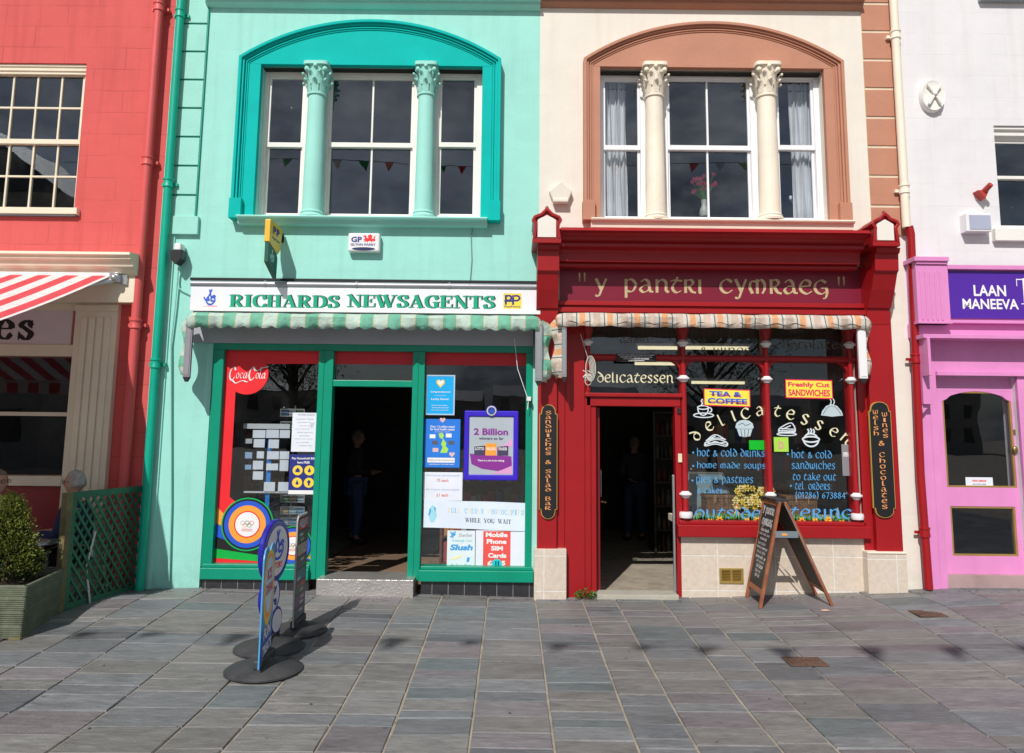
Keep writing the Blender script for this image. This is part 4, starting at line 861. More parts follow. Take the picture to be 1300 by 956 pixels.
def console(xc_px, x0p, x1p, cap0, cap1, capt, capb, bodyt, bodyb, mir=1):
    "scroll bracket box with ogee arched cap, cream panel and finial"
    y0 = -.46; a, c, z0, z1 = R(cap0, capt, cap1, capb, y0); xm = (a+c)/2; h = z1-z0
    pts = [(a+.03, z0+.05), (a+.03, z0+h*.55), (a+.0, z0+h*.68), (a+.02, z0+h*.78), (a+.09, z0+h*.86), (xm-.04, z0+h*.92), (xm-.012, z1), (xm+.012, z1), (xm+.04, z0+h*.92), (c-.09, z0+h*.86), (c-.02, z0+h*.78), (c, z0+h*.68), (c-.03, z0+h*.55), (c-.03, z0+.05)]
    b = B(); b.prism(pts, y0, -.02); b.box(a, c, y0-.025, -.015, z0, z0+.05)
    b.strip([(a+.012, z0+.05)]+pts[1:-1]+[(c-.012, z0+.05)], -.008, .022, y0-.03, y0+.05)
    b.ball((xm, y0-.0, z1+.012), (.02, .02, .028), 6)
    k = b.build('console', M_redp, deli, bevel=.004)
    b = B(); q = [(a+.055, z0+.065), (c-.055, z0+.065), (c-.055, z0+h*.68), (c-.085, z0+h*.735), (xm+.04, z0+h*.77), (xm, z0+h*.83), (xm-.04, z0+h*.77), (a+.085, z0+h*.735), (a+.055, z0+h*.68)]; b.prism(q, y0-.014, y0+.01); b.build('panel', M_panelw, k, bevel=.002)
    # tapering body in steps
    x0, x1 = X(x0p, 340, -.3), X(x1p, 340, -.3); zt = z0; b = B()
    zs_ = [zt, Z(345, -.3, xc_px), Z(391, -.16, xc_px), Z(412, -.13, xc_px)]
    prof = [(-.02, zt), (-.42, zt), (-.40, zt-.05), (-.37, zt-.06), (-.36, zs_[1]), (-.33, zs_[1]-.02), (-.26, lerp(zs_[1], zs_[2], .5)), (-.16, zs_[2]), (-.135, zs_[2]-.01), (-.115, zs_[3]), (-.02, zs_[3])]
    b.mould(x0, x1, prof); b.build('bracket_body', M_redp, k, bevel=.004)
console(694, 682, 709.5, 676, 712.5, 266, 309, 310, 391)
console(1122, 1107.5, 1137, 1106, 1140.5, 272, 313, 312, 391)
def pil(x0, x1, z0, z1, y=-.1, grooves=()):
    b = B(); b.box(x0, x1, y, 0, z0, z1)
    for g in grooves: b.box(g-.006, g+.006, y-.008, y, z0+.02, z1-.05)
    return b.build('pilaster', M_redp, deli, bevel=.005)
zpl = Z(697, -.1, 700); zpr = Z(703, -.1, 1125)
x708 = X(707, 600, -.11)
pil(X(682.5, 570, -.11), x708, zpl, Z(396, -.1, 695), -.11); pil(x708+.001, X(717, 600, -.06), zpl-0, Z(396, -.05, 700), -.06)
pil(X(717, 600, -.06)+.001, S0+.0, gz(.8)-.05, Z(404, -.03, 720), -.045)
pil(win[1]+.001, X(1104, 560, -.06), zpr-.0, ztop+.02, -.05); pil(X(1104, 560, -.06)+.001, X(1139.5, 560, -.11), zpr, Z(396, -.1, 1120), -.11, )
b = B(); x0, x1, _, z1 = R(678, 697, 719, 757, -.14); b.box(x0, x1, -.15, .0, -.1, z1); b.build('plinth', M_tilec, deli, bevel=.004)
b = B(); x0, x1, _, z1 = R(1102, 703, 1152, 748, -.14); b.box(x0, x1, -.14, .0, -.1, z1); b.box(x0, x1, -.15, 0, z1, z1+.02, 1); b.build('plinth', [M_tilec, M_creamb], deli, bevel=.004)
# stall riser below the window
xr0 = X(865, 720, -.02); xr1 = X(1102, 720, -.02)
b = B(); b.box(xr0, xr1-.0, -.03, .2, -.1, zsill0); b.build('stall_riser', M_tilec, deli)
b = B(); b.box(X(861, 673, -.1), X(1106, 676, -.1), -.11, .12, zsill0, zsill1-.02); b.box(X(863, 668, -.05), X(1100, 668, -.05), -.05, .12, zsill1-.02, zsill1+.02); b.build('window_sill', M_redp, deli, bevel=.008)
# posts (small turned columns), transoms and curved corner brackets
yg2 = .06
zt1, zt0 = Z(451, 0, 905), Z(458.5, 0, 905)
posts = [(X(746, 480), .05), (X(868.5, 560), .055), (X(975.3, 560), .05), (X(1083, 560), .05)]
for i, (px_, hw) in enumerate(posts):
    z0 = zsill1+.02 if i else Z(503, 0, 745)
    b = B(); b.box(px_-hw*.62, px_+hw*.62, .0, .1, z0, ztop-.0)
    b.lathe((px_, -.012), [(hw*.75, z0), (hw*.62, z0+.03), (hw*.55, zt0), (hw*.55, zt1+.1), (hw*.62, Z(432, 0, 900)), (hw*1.1, Z(424, 0, 900)), (hw*1.35, Z(419, 0, 900)), (hw*1.35, ztop)], 20)
    p = b.build('window_post', M_redp, deli, smooth=True)
    for ry in ((436, 480.5) if i == 0 else (436, 481, 628, 654)):
        zc = Z(ry, -.03, 905); b = B(); q = .062 if i != 1 else .068
        if ry < 654: b.lathe((px_, -.02), [(hw*.6, zc-.04), (hw*.9, zc-.018), (q, zc-.004), (q, zc+.008), (hw*.85, zc+.022), (hw*.65, zc+.035)], 20)
        else: b.lathe((px_, -.02), [(hw*.8, zc-.036), (q, zc-.03), (q+.004, zc-.01), (q+.004, zc+.012), (q, zc+.03), (hw*.8, zc+.034)], 20)
        b.build('collar', M_whites, p, smooth=True)
b = B(); b.box(S0, win[1], -.01, .1, zt0, zt1); b.tube([(S0, -.012, (zt0+zt1)/2), (win[1], -.012, (zt0+zt1)/2)], .03, 12); b.build('transom', M_redp, deli, smooth=True)
b = B()
for (a, c) in ((posts[0][0]+.03, posts[1][0]-.03), (posts[1][0]+.03, posts[2][0]-.03), (posts[2][0]+.03, posts[3][0]-.03)):
    for xe, sg in ((a, 1), (c, -1)):
        pts = [(xe, zt0+.0)]+[(xe+sg*.13*(1-math.sin(t)), zt0-.13*(1-math.cos(t))) for t in [math.pi/2*i/8 for i in range(9)]]
        b.prism(pts, .005, .09)
b.build('corner_bracket', M_redp, deli, bevel=.002)
pane(deli, win[0], posts[2][0], zsill1, zt0, yg2, M_glasss); pane(deli, posts[2][0], win[1], zsill1, zt0, yg2, M_glasss)
pane(deli, S0, win[1], zt1, ztop, yg2, M_glasss, 'toplight_pane'); zfan = Z(499.5, 0, 808); pane(deli, S0, posts[1][0], zfan, zt0, yg2, M_glasss, 'fanlight_pane')
# door frame and the door standing open inwards
b = B(); zd = door[3]; b.box(S0, X(865, 505), -.06, .1, Z(504, -.05, 800), zfan); b.box(S0+.02, X(863, 505), -.03, .1, zd, Z(504.2, -.05, 800))
b.box(S0, X(750, 640), -.03, .1, -.05, Z(504.2, -.05, 800)); b.box(X(750, 640)+.001, door[0], -.01, .1, -.05, zd); b.box(door[1], X(865.5, 640), -.02, .1, -.05, zd); b.build('door_frame', M_redp, deli, bevel=.006)
hx = door[0]+.012; ang = math.radians(83); ca, sa = math.cos(ang), math.sin(ang); Wd = .86; zb0 = .07
def dpt(u, w, z): return (hx+u*ca+w*sa*.0+w, .1+u*sa, z)
b = B()
rails = [(0, .11, 0, 1), (Wd-.11, Wd, 0, 1)]
Hd = zd-zb0-.01
for u0, u1, _, _ in rails: b.add([dpt(u0,0,zb0),dpt(u1,0,zb0),dpt(u1,.04,zb0),dpt(u0,.04,zb0),dpt(u0,0,zb0+Hd),dpt(u1,0,zb0+Hd),dpt(u1,.04,zb0+Hd),dpt(u0,.04,zb0+Hd)], [(0,3,2,1),(4,5,6,7),(0,1,5,4),(1,2,6,5),(2,3,7,6),(3,0,4,7)])
for a, c in ((0, .2), (.8, .95), (Hd-.14, Hd)): b.add([dpt(.11,0,zb0+a),dpt(Wd-.11,0,zb0+a),dpt(Wd-.11,.04,zb0+a),dpt(.11,.04,zb0+a),dpt(.11,0,zb0+c),dpt(Wd-.11,0,zb0+c),dpt(Wd-.11,.04,zb0+c),dpt(.11,.04,zb0+c)], [(0,3,2,1),(4,5,6,7),(0,1,5,4),(1,2,6,5),(2,3,7,6),(3,0,4,7)])
dl = b.build('door', M_redd, deli, bevel=.004)
b = B(); b.face([dpt(.11,.02,zb0+.2), dpt(Wd-.11,.02,zb0+.2), dpt(Wd-.11,.02,zb0+.8), dpt(.11,.02,zb0+.8)]); b.face([dpt(.11,.02,zb0+.95), dpt(Wd-.11,.02,zb0+.95), dpt(Wd-.11,.02,zb0+Hd-.14), dpt(.11,.02,zb0+Hd-.14)]); b.build('pane', M_glass, dl, fix=False)
b = B(); q = dpt(.3, .05, 1.25); b.box(q[0], q[0]+.006, q[1], q[1]+.16, 1.1, 1.4); b.build('notice', I_paper, dl)
b = B(); q = dpt(Wd-.06, .05, 1.0); b.tube([q, (q[0]+.04, q[1], q[2]), (q[0]+.04, q[1]-.1, q[2])], .01, 8); b.build('handle', M_brass, dl, smooth=True)
b = B(); b.box(door[0]-.06, X(861, 756, -.1), -.14, .1, -.1, Z(752.5, -.03, 808)); b.build('threshold', surf('stone_threshold', (.42, .4, .34), .8, .12, bump=.4), deli, bevel=.006)
b = B(); xq = X(855.5, 680, -.02); b.box(xq-.012, xq+.012, -.045, -.012, .04, Z(603, -.03, 855)); b.build('door_edge_guard', M_alu, deli, bevel=.004)
# window lettering painted on the shop glass
yl = yg2-.006
LM = [I_cream, K('faded_letter', (.16,.15,.12)), I_lbl]
def lt(t, px, w=1.0, m=0, font='uncial'):
    lb = B(); ltext(lb, t, px, yl, font=font, weight=w*.95)
    if t[0] in 'hpst' and m == 2 and t not in ('sandwiches', 'to take out'): x, z = U(px[0]-5, (px[1]+px[3])/2, yl); disc(lb, x, z, yl-.001, .011, 0, 12)
    lb.build('lettering', LM[m], deli, fix=False)
lt('delicatessen', (758, 472, 855, 486.5), 1.2, 0)
lt('game', (787, 428, 823, 438), 1.0, 1); lt('& wines', (889, 441, 952, 450), 1.0, 1); lt('chocolates', (985, 431, 1071, 443), 1.0, 1)
lt('hot & cold drinks', (885, 569, 970.5, 580), 1.15, 2); lt('home made soups', (885, 586, 971.5, 597), 1.15, 2); lt('pies & pastries', (884, 604, 956, 616), 1.15, 2); lt('& cakes', (885, 618, 917, 626.5), 1.15, 2)
lt('hot & cold', (1005, 571, 1056, 582), 1.15, 2); lt('sandwiches', (1005, 585, 1060, 596), 1.15, 2); lt('to take out', (1006, 600, 1061.5, 610), 1.15, 2); lt('tel. orders:', (1009, 611.5, 1055, 622), 1.15, 2); lt('(01286) 673884', (1010, 623.5, 1073, 634), 1.15, 2)
lb = B()
lt('outside', (882, 643, 966, 659), 1.3, 2); lt('catering', (972, 643.5, 1083, 662), 1.3, 2)
lbs = []
for ch, px_, py_, rot, s in (('d', 882.5, 552, 48, 15), ('e', 900, 541, 36, 12), ('l', 915, 533, 26, 15), ('i', 931, 527.5, 20, 13), ('c', 946, 524.5, 12, 14), ('a', 965, 521.5, 5, 12), ('t', 987, 521.5, -4, 14), ('e', 1003.5, 526, -11, 13), ('s', 1022, 532, -18, 14), ('s', 1040, 539.5, -26, 13), ('e', 1058.5, 548, -34, 12), ('n', 1074, 557, -42, 12)):
    cx, cz = U(px_, py_, yl); vs, fs = glyphs(ch, 'uncial', 1.15); k = s*(D/F); r = math.radians(rot)
    mx_ = (min(v[0] for v in vs)+max(v[0] for v in vs))/2
    hh = max(v[1] for v in vs); k = k/hh
    lb = B(); lbs.append(lb)
    lb.add([(cx+k*((v[0]-mx_)*math.cos(r)-(v[1]-hh/2)*math.sin(r)), yl-.001-v[2]*.00006, cz+k*((v[0]-mx_)*math.sin(r)+(v[1]-hh/2)*math.cos(r))) for v in vs], fs, 0)
for lb in lbs: lb.build('arched_letter', I_cream, deli, fix=False)
# line drawings of food
DM = [K('chalk', (.66,.74,.8)), K('pale_fill', (.50,.62,.68)), K('line_dark', (.12,.14,.16))]
def draw(px, st, a=.03, m=0): db = B(); strokes(db, facade(px, yl), st, a=a, m=m); db.build('window_drawing', DM, deli, fix=False)
def ell(cx, cy, rx, ry, t0=0, t1=360, n=14): return [(cx+rx*math.cos(math.radians(lerp(t0, t1, i/n))), cy+ry*math.sin(math.radians(lerp(t0, t1, i/n)))) for i in range(n+1)]
draw((880, 507, 906, 530), [ell(.5, .12, .48, .12), ell(.48, .55, .26, .1), [(.22,.55),(.26,.3),(.4,.14),(.56,.14),(.7,.3),(.74,.55)], ell(.8,.42,.1,.12,-90,120), [(.4,.68),(.46,.8),(.4,.9),(.46,1)], [(.54,.68),(.6,.8),(.54,.9),(.6,1)]])
draw((894, 551, 922, 568), [[(.05,.35),(.55,.6),(1,.4),(.98,.1),(.5,.25),(.05,.1),(.05,.35)], [(.1,.5),(.5,.95),(.95,.6)], [(.1,.5),(.55,.7),(.95,.6)], [(.1,.4),(.3,.32),(.5,.45),(.7,.34),(.98,.42)], [(.2,.55),(.5,.85)], [(.06,.2),(.5,.36),(1,.22)]], a=.035)
db = B(); mb_ = facade((933, 533, 957.5, 555), yl)
for poly in ([(.02,.55),(.08,.8),(.25,.95),(.5,1),(.75,.95),(.92,.8),(.98,.55),(.9,.48),(.1,.48)], [(.1,.46),(.9,.46),(.78,.06),(.5,0),(.22,.06)]): db.face([mb_(u, v, .001) for u, v in poly], 1)
strokes(db, mb_, [[(.3,.42),(.35,.04)], [(.5,.42),(.5,.02)], [(.7,.42),(.65,.04)], [(.2,.7),(.4,.8),(.55,.68),(.8,.78)]], a=.018, m=2, lift=.002)
draw((986, 535, 1011, 553), [ell(.5,.1,.48,.1), [(.12,.18),(.15,.5),(.75,.9),(.9,.25),(.12,.18)], [(.15,.5),(.88,.45)], [(.14,.35),(.9,.33)], [(.3,.45),(.7,.7)], [(.2,.24),(.85,.26)]], a=.035)
db.build('window_drawing', DM, deli, fix=False); db = B(); qp_ = facade((1042, 513, 1070, 529), yl); db.face([qp_(u, v, .001) for u, v in [(.0,.1),(.06,.45),(.25,.85),(.5,1),(.75,.85),(.94,.45),(1,.1),(.5,0)]], 1)
strokes(db, qp_, [[(.1,.2),(.3,.7),(.5,.85),(.7,.7),(.9,.2)]], a=.015, m=2, lift=.002); db.build('window_drawing', DM, deli, fix=False); draw((1052, 506, 1060, 514), [[(.2,0),(.4,.5),(.2,1)], [(.7,0),(.9,.5),(.7,1)]], a=.08)
draw((1018, 544, 1041, 569), [ell(.5,.45,.46,.14), ell(.5,.45,.42,.36,200,340), ell(.5,.48,.36,.26,10,170), [(.35,.75),(.4,.85),(.35,.95)], [(.5,.78),(.55,.88),(.5,.98)], [(.65,.75),(.7,.85),(.65,.95)]], a=.04)
# ================================================================== GROUND
def struct(o): o['kind'] = 'structure'; return o
b = B(); xs = [-400, -60, -12]+[i*.125 for i in range(-80, 81)]+[12, 60, 400]; ys = [-400, -60, -14, -8, -4, -3, -2.4, -1.8, -1.2, -.6, 0, .2, 8, 60, 400]
vs = [(x, y, gz(max(min(x, 59), -59), y if y < 1 else 0)-.004) for x in xs for y in ys]; ny = len(ys)
b.add(vs, [(i*ny+j, (i+1)*ny+j, (i+1)*ny+j+1, i*ny+j+1) for i in range(len(xs)-1) for j in range(ny-1)])
struct(b.build('ground', surf('mortar_bed', (.34, .295, .235), .9, .25, vscale=6, bump=.5, bscale=80), None, fix=False))
# riven slate paving: every slab is cut in, with mortar joints between
m, nt, out = nm('slate_paving'); L_ = nt.links.new
p = N(nt, 'ShaderNodeBsdfPrincipled'); at = N(nt, 'ShaderNodeVertexColor', layer_name='tint'); tc = N(nt, 'ShaderNodeTexCoord')
mp = N(nt, 'ShaderNodeMapping'); mp.inputs['Scale'].default_value = (2.2, 7, 4); L_(tc.outputs['Object'], mp.inputs['Vector'])
n1 = N(nt, 'ShaderNodeTexNoise', i_Scale=1.6, i_Detail=10.0, i_Roughness=.66, i_Distortion=.6); L_(mp.outputs['Vector'], n1.inputs['Vector'])
r1 = N(nt, 'ShaderNodeMapRange', i_From_Min=.28, i_From_Max=.74, i_To_Min=.72, i_To_Max=1.3); L_(n1.outputs['Fac'], r1.inputs['Value'])
s1 = N(nt, 'ShaderNodeVectorMath', operation='SCALE'); L_(at.outputs['Color'], s1.inputs[0])
mq = N(nt, 'ShaderNodeMapping'); mq.inputs['Scale'].default_value = (5, 26, 5); L_(tc.outputs['Object'], mq.inputs['Vector'])
nq = N(nt, 'ShaderNodeTexNoise', i_Scale=1.5, i_Detail=9.0, i_Roughness=.72, i_Distortion=.8); L_(mq.outputs['Vector'], nq.inputs['Vector'])
rq = N(nt, 'ShaderNodeMapRange', i_From_Min=.3, i_From_Max=.7, i_To_Min=.72, i_To_Max=1.3); L_(nq.outputs['Fac'], rq.inputs['Value'])
mm = N(nt, 'ShaderNodeMath', operation='MULTIPLY'); L_(r1.outputs['Result'], mm.inputs[0]); L_(rq.outputs['Result'], mm.inputs[1]); L_(mm.outputs[0], s1.inputs['Scale'])
n2 = N(nt, 'ShaderNodeTexNoise', i_Scale=1.1, i_Detail=9.0, i_Roughness=.7); L_(tc.outputs['Object'], n2.inputs['Vector'])
r2 = N(nt, 'ShaderNodeMapRange', i_From_Min=.45, i_From_Max=.75, i_To_Min=0, i_To_Max=.5); L_(n2.outputs['Fac'], r2.inputs['Value'])
mx = N(nt, 'ShaderNodeMix', data_type='RGBA'); L_(r2.outputs['Result'], mx.inputs['Factor']); L_(s1.outputs[0], mx.inputs['A']); mx.inputs['B'].default_value = (.21, .21, .215, 1)
n4 = N(nt, 'ShaderNodeTexVoronoi', i_Scale=2.6); L_(tc.outputs['Object'], n4.inputs['Vector'])
r4 = N(nt, 'ShaderNodeMapRange', i_From_Min=.05, i_From_Max=.035, i_To_Min=0, i_To_Max=.6); L_(n4.outputs['Distance'], r4.inputs['Value'])
mg = N(nt, 'ShaderNodeMix', data_type='RGBA'); L_(r4.outputs['Result'], mg.inputs['Factor']); L_(mx.outputs['Result'], mg.inputs['A']); mg.inputs['B'].default_value = (.06, .058, .055, 1)
L_(mg.outputs['Result'], p.inputs['Base Color'])
r3 = N(nt, 'ShaderNodeMapRange', i_From_Min=.3, i_From_Max=.7, i_To_Min=.42, i_To_Max=.7); L_(n1.outputs['Fac'], r3.inputs['Value']); L_(r3.outputs['Result'], p.inputs['Roughness'])
bp = N(nt, 'ShaderNodeBump', i_Strength=.55, i_Distance=.012); L_(mm.outputs[0], bp.inputs['Height'])
n3 = N(nt, 'ShaderNodeTexNoise', i_Scale=45.0, i_Detail=5.0); L_(tc.outputs['Object'], n3.inputs['Vector'])
b2 = N(nt, 'ShaderNodeBump', i_Strength=.6, i_Distance=.004); L_(n3.outputs['Fac'], b2.inputs['Height']); L_(bp.outputs['Normal'], b2.inputs['Normal']); L_(b2.outputs['Normal'], p.inputs['Normal'])
L_(p.outputs['BSDF'], out.inputs['Surface']); MATS['slate_paving'] = m
rnd = random.Random(11); b = B(); b.k = []
edges = [X(v, 757) for v in (516, 562, 620, 679, 737, 778, 836, 875, 927, 996, 1088)]
while edges[-1] < 11: edges.append(edges[-1]+rnd.uniform(.4, .66))
while edges[0] > -11: edges.insert(0, edges[0]-rnd.uniform(.36, .6))
pal = [((.143,.149,.158), 5), ((.130,.140,.153), 3), ((.155,.151,.146), 7), ((.150,.138,.148), 2), ((.115,.135,.142), 2), ((.175,.172,.168), 2), ((.145,.130,.136), 1), ((.10,.105,.115), 1)]
pl = [c for c, n in pal for _ in range(n)]
def slab(x0, x1, y0, y1):
    g = .006; x0 += g; x1 -= g; y0 += .0035; y1 -= .0035; c = rnd.choice(pl)
    if x0 > 2.2 and rnd.random() < .22: c = (.150, .132, .142)
    k = rnd.uniform(1.06, 1.42); c = tuple(v*k for v in c); dz = rnd.uniform(-.002, .002); t = rnd.uniform(-.0025, .0025); e = .006
    if y1 > -3.1: e = .005
    def P(x, y, h): return (x, y, gz(x, y)+h+dz+t*(1 if x > (x0+x1)/2 else -1))
    j = [rnd.uniform(-.003, .003) for _ in range(8)]
    top = [P(x0+e+j[0], y0+e+j[1], .006), P(x1-e+j[2], y0+e+j[3], .006), P(x1-e+j[4], y1-e+j[5], .006), P(x0+e+j[6], y1-e+j[7], .006)]
    bot = [P(x0, y0, -.006), P(x1, y0, -.006), P(x1, y1, -.006), P(x0, y1, -.006)]
    b.add(top+bot, [(0, 1, 2, 3), (4, 5, 1, 0), (5, 6, 2, 1), (6, 7, 3, 2), (7, 4, 0, 3)]); b.k += [c]*5
GR = []
def grate_at(px0, py0, px1, py1):
    q = .08 if px0 > 1100 else 0
    x0, y1 = G((px0+px1)/2, py0)[0], G(px0, py0)[1]; xa, _ = G(px0, (py0+py1)/2); xb, _ = G(px1, (py0+py1)/2); _, ya = G(px0, py1); return (xa, xb, ya, y1)
covers = [grate_at(1001, 837, 1043, 847), grate_at(1163, 777, 1195, 785)]
for a, c in zip(edges, edges[1:]):
    y = 0.05 + 0; first = True
    while y > -11:
        d_ = rnd.choice((.13, .16, .19, .22, .26, .31, .38)) if a > -20 else .3
        y2 = y-d_
        # split rows now and then, as random-coursed paving is
        for (q0, q1, r0, r1) in covers: pass
        slab(a, c, y2, y); y = y2
pav = struct(b.build('pavement', MATS['slate_paving'], None, fix=False))
rust = surf('rusty_iron', (.13, .075, .055), .75, .35, vscale=12, bump=.5, dirt=.5, dirtcol=(.2,.1,.06))
for i, (xa, xb, ya, yb) in enumerate(covers):
    z = gz((xa+xb)/2, (ya+yb)/2)+.0105; t = thing('access_cover', ('rusty rectangular access cover in the paving below the chalkboard' if i == 0 else 'small brown iron cover in the paving near the pink shop'), 'manhole cover', ((xa+xb)/2, (ya+yb)/2, z), 'iron covers set in the paving')
    b = B(); b.box(xa, xb, ya, yb, z-.004, z+.003); 
    for k in range(7): b.box(lerp(xa, xb, (k+.3)/7), lerp(xa, xb, (k+.7)/7), ya+.02, yb-.02, z+.003, z+.006)
    b.build('cover', rust, t)
    b = B(); b.box(xa-.02, xb+.02, ya-.02, ya-.001, z-.004, z+.005); b.box(xa-.02, xb+.02, yb+.001, yb+.02, z-.004, z+.005); b.box(xa-.02, xa-.001, ya, yb, z-.004, z+.005); b.box(xb+.001, xb+.02, ya, yb, z-.004, z+.005); b.build('frame', rust, t)
x, y = G(1048, 777); b = B(); z = gz(x, y)+.012
b.add([(x-.05, y-.02, z), (x+.03, y-.03, z+.004), (x+.05, y+.02, z+.001), (x-.03, y+.025, z+.006), (x, y, z+.014)], [(0, 1, 4), (1, 2, 4), (2, 3, 4), (3, 0, 4)])
props(b.build('litter', surf('crumpled_wrapper', (.6,.4,.28), .5), None, fix=False, loc=(x, y, z)), 'crumpled scrap of litter on the paving by the chalkboard', 'litter')

# ================================================================== PIPES
def pipe(name, label, pts, r, m, collars, bands=(), group=None, base=None):
    t = thing(name, label, 'drainpipe', (pts[-1][0], pts[-1][1], pts[-1][2]), group)
    b = B(); b.tube(pts, r, 14); b.build('pipe', m, t, smooth=True)
    for z in collars:
        x = None
        for (p, q) in zip(pts, pts[1:]):
            if min(p[2], q[2]) <= z <= max(p[2], q[2]) and abs(p[2]-q[2]) > 1e-6:
                k = (z-p[2])/(q[2]-p[2]); c = [lerp(p[i], q[i], k) for i in range(3)]; x = c
        if not x: continue
        b = B(); b.lathe((x[0], x[1]), [(r*1.02, z-.05), (r*1.22, z-.045), (r*1.22, z-.03), (r*1.12, z-.02), (r*1.12, z+.03), (r*1.28, z+.035), (r*1.28, z+.055), (r*1.05, z+.06)], 16)
        b.box(x[0]-r*1.9, x[0]+r*1.9, x[1]+r*.6, -.005, z-.02, z+.015); b.build('collar', m, t, smooth=True)
    return t
M_greenp = surf('green_pipe', (.0, .40, .27), .4, .08, bump=.12, dirt=.15, dirtcol=(.0,.2,.15))
yp = -.09; xg = X(209, 300, yp)
pipe('drainpipe', 'bright green drainpipe running down the mint house beside its quoins', [(xg, yp, 9.4), (xg, yp, gz(xg)+.01)], .046, M_greenp, [Z(18, yp, 236), Z(233, yp, 220), Z(462, yp, 203)])
xr = X(180.5, 300, yp)
pipe('drainpipe', 'coral red drainpipe on the red house next to the green one', [(xr, yp, 9.4), (xr, yp, gz(xr)+.01)], .052, M_pipe_r, [Z(10, yp, 205), Z(205, yp, 190), Z(412, yp, 173)])
xw = X(1148.5, 250, yp); xw2 = X(1166, 520, yp); z29 = Z(291, yp, 1150)
t = pipe('drainpipe', 'drainpipe cream above and dark red below between the delicatessen and the pink shop', [(xw, yp, 9.4), (xw, yp, z29+.02)], .046, M_creamb, [Z(45, yp, 1140), Z(241, yp, 1147)])
b = B(); b.tube([(xw+.03, yp, z29+.03), (xw+.045, yp, z29-.05), (xw2-.02, yp, Z(600, yp, 1168)), (xw2, yp, gz(xw2)+.02)], .043, 14); b.build('lower_pipe', M_redp, t, smooth=True)
for py in (456, 676):
    z = Z(py, yp, 1165); x = lerp(xw+.045, xw2-.02, (z29-z)/(z29-Z(600, yp, 1168))) if py < 600 else xw2-.01
    b = B(); b.lathe((x, yp), [(.045, z-.05), (.055, z-.045), (.055, z-.03), (.05, z+.03), (.057, z+.035), (.057, z+.055), (.045, z+.06)], 16); b.box(x-.09, x+.03, -.06, -.05, z-.015, z+.015); b.build('collar', M_redp, t, smooth=True)

# ================================================================== AWNINGS
# newsagent: folded dutch blind
dv = -.37
gs = [(0, (.20,.52,.38)), (.47, (.75,.58,.32)), (.5, (.55,.70,.62)), (.97, (.75,.58,.32))]
period = 2*(X(388, 408, dv)-X(370.5, 408, dv))
ma = stripes('mint_stripe_canvas', period, gs, 'X', .12, trans=.1); mav = stripes('mint_stripe_canvas_side', .26, gs, 'Z', .2, trans=.1)
ma0, ma1 = X(236, 408, dv), X(687, 408, dv); zt, zb_ = Z(399.5, dv, 465), Z(417, dv, 465)
t = thing('shop_awning', 'folded mint and white striped awning with a wavy edge over the newsagent window', 'awning', ((ma0+ma1)/2, 0, zt))
def valance(t, x0, x1, zt, zb, d, mat, wav, amp, mside, sag=.006):
    n = 220; b = B(); vs = []
    for i in range(n+1):
        q = i/n; x = lerp(x0, x1, q); w_ = amp*abs(math.sin(math.pi*(x-x0)/wav)) ; bil = .022*math.sin(x*5.3)+.014*math.sin(x*17+2*math.sin(x*3))+.008*math.sin(x*41)
        e = min(q, 1-q)*(x1-x0); rr = .09; drop = 0
        if e < rr: drop = (rr-math.sqrt(max(rr*rr-(rr-e)**2, 0)))*.7
        vs += [(x, -.10, zt+.03-drop), (x, d*.6, zt+.022-drop-.006*math.sin(x*13)), (x, d+.03+bil*.3, zt+.005-drop+.004*math.sin(x*9)), (x, d, zt-.03-drop), (x, d+bil*.4, lerp(zt, zb, .6)), (x, d+bil-.004, zb-w_+amp*.5)]
    b.add(vs, [(6*i+j, 6*i+6+j, 6*i+7+j, 6*i+1+j) for i in range(n) for j in range(5)]); o = b.build('canopy', mat, t, smooth=True, fix=False)
    md = o.modifiers.new('thick', 'SOLIDIFY'); md.thickness = .004; return o
valance(t, ma0, ma1, zt, zb_, dv, ma, period/2*1.05, .03, mav)
def side(t, x, sg, zt, zl, d, mat, mbar, wbar=.075):
    "hanging side: metal arm and the gathered strip of canvas outside it"
    b = B(); b.box(x-wbar/2, x+wbar/2, d-.012, d+.02, zl+.03, zt-.05); b.box(x-wbar/2+.012, x+wbar/2-.012, d-.018, d-.012, zl+.05, zt-.1); b.build('arm', mbar, t, bevel=.003)
    b = B(); b.prism([(x-wbar/2, zl+.03), (x+wbar/2, zl+.03), (x+.012, zl-.02), (x-.012, zl-.02)], d-.01, d+.02); b.build('arm_foot', M_black, t)
    b = B(); n = 40; vs = []
    for i in range(n+1):
        q = i/n; z = lerp(zt-.03, zl+.02, q)
        w = .115+.028*math.sin(q*9+.6)-.03*q
        if q < .15: w *= math.sqrt(q/.15)*.75+.25
        if q > .93: w *= .7
        vs += [(x+sg*wbar*.45, d+.03, z), (x+sg*(wbar*.45+w*.5), d+.06+.02*math.sin(q*14), z+.01*math.sin(q*20)), (x+sg*(wbar*.45+w), d+.13+.03*math.sin(q*8), z)]
    b.add(vs, [(3*i+j, 3*i+3+j, 3*i+4+j, 3*i+1+j) for i in range(n) for j in range(2)]); b.build('side_canvas', mat, t, smooth=True, fix=False)
side(t, X(237, 450, dv), -1, zt, Z(482, dv, 237), dv+.03, mav, M_grey); side(t, X(684, 450, dv), 1, zt, Z(487, dv, 684), dv+.03, mav, M_alu)
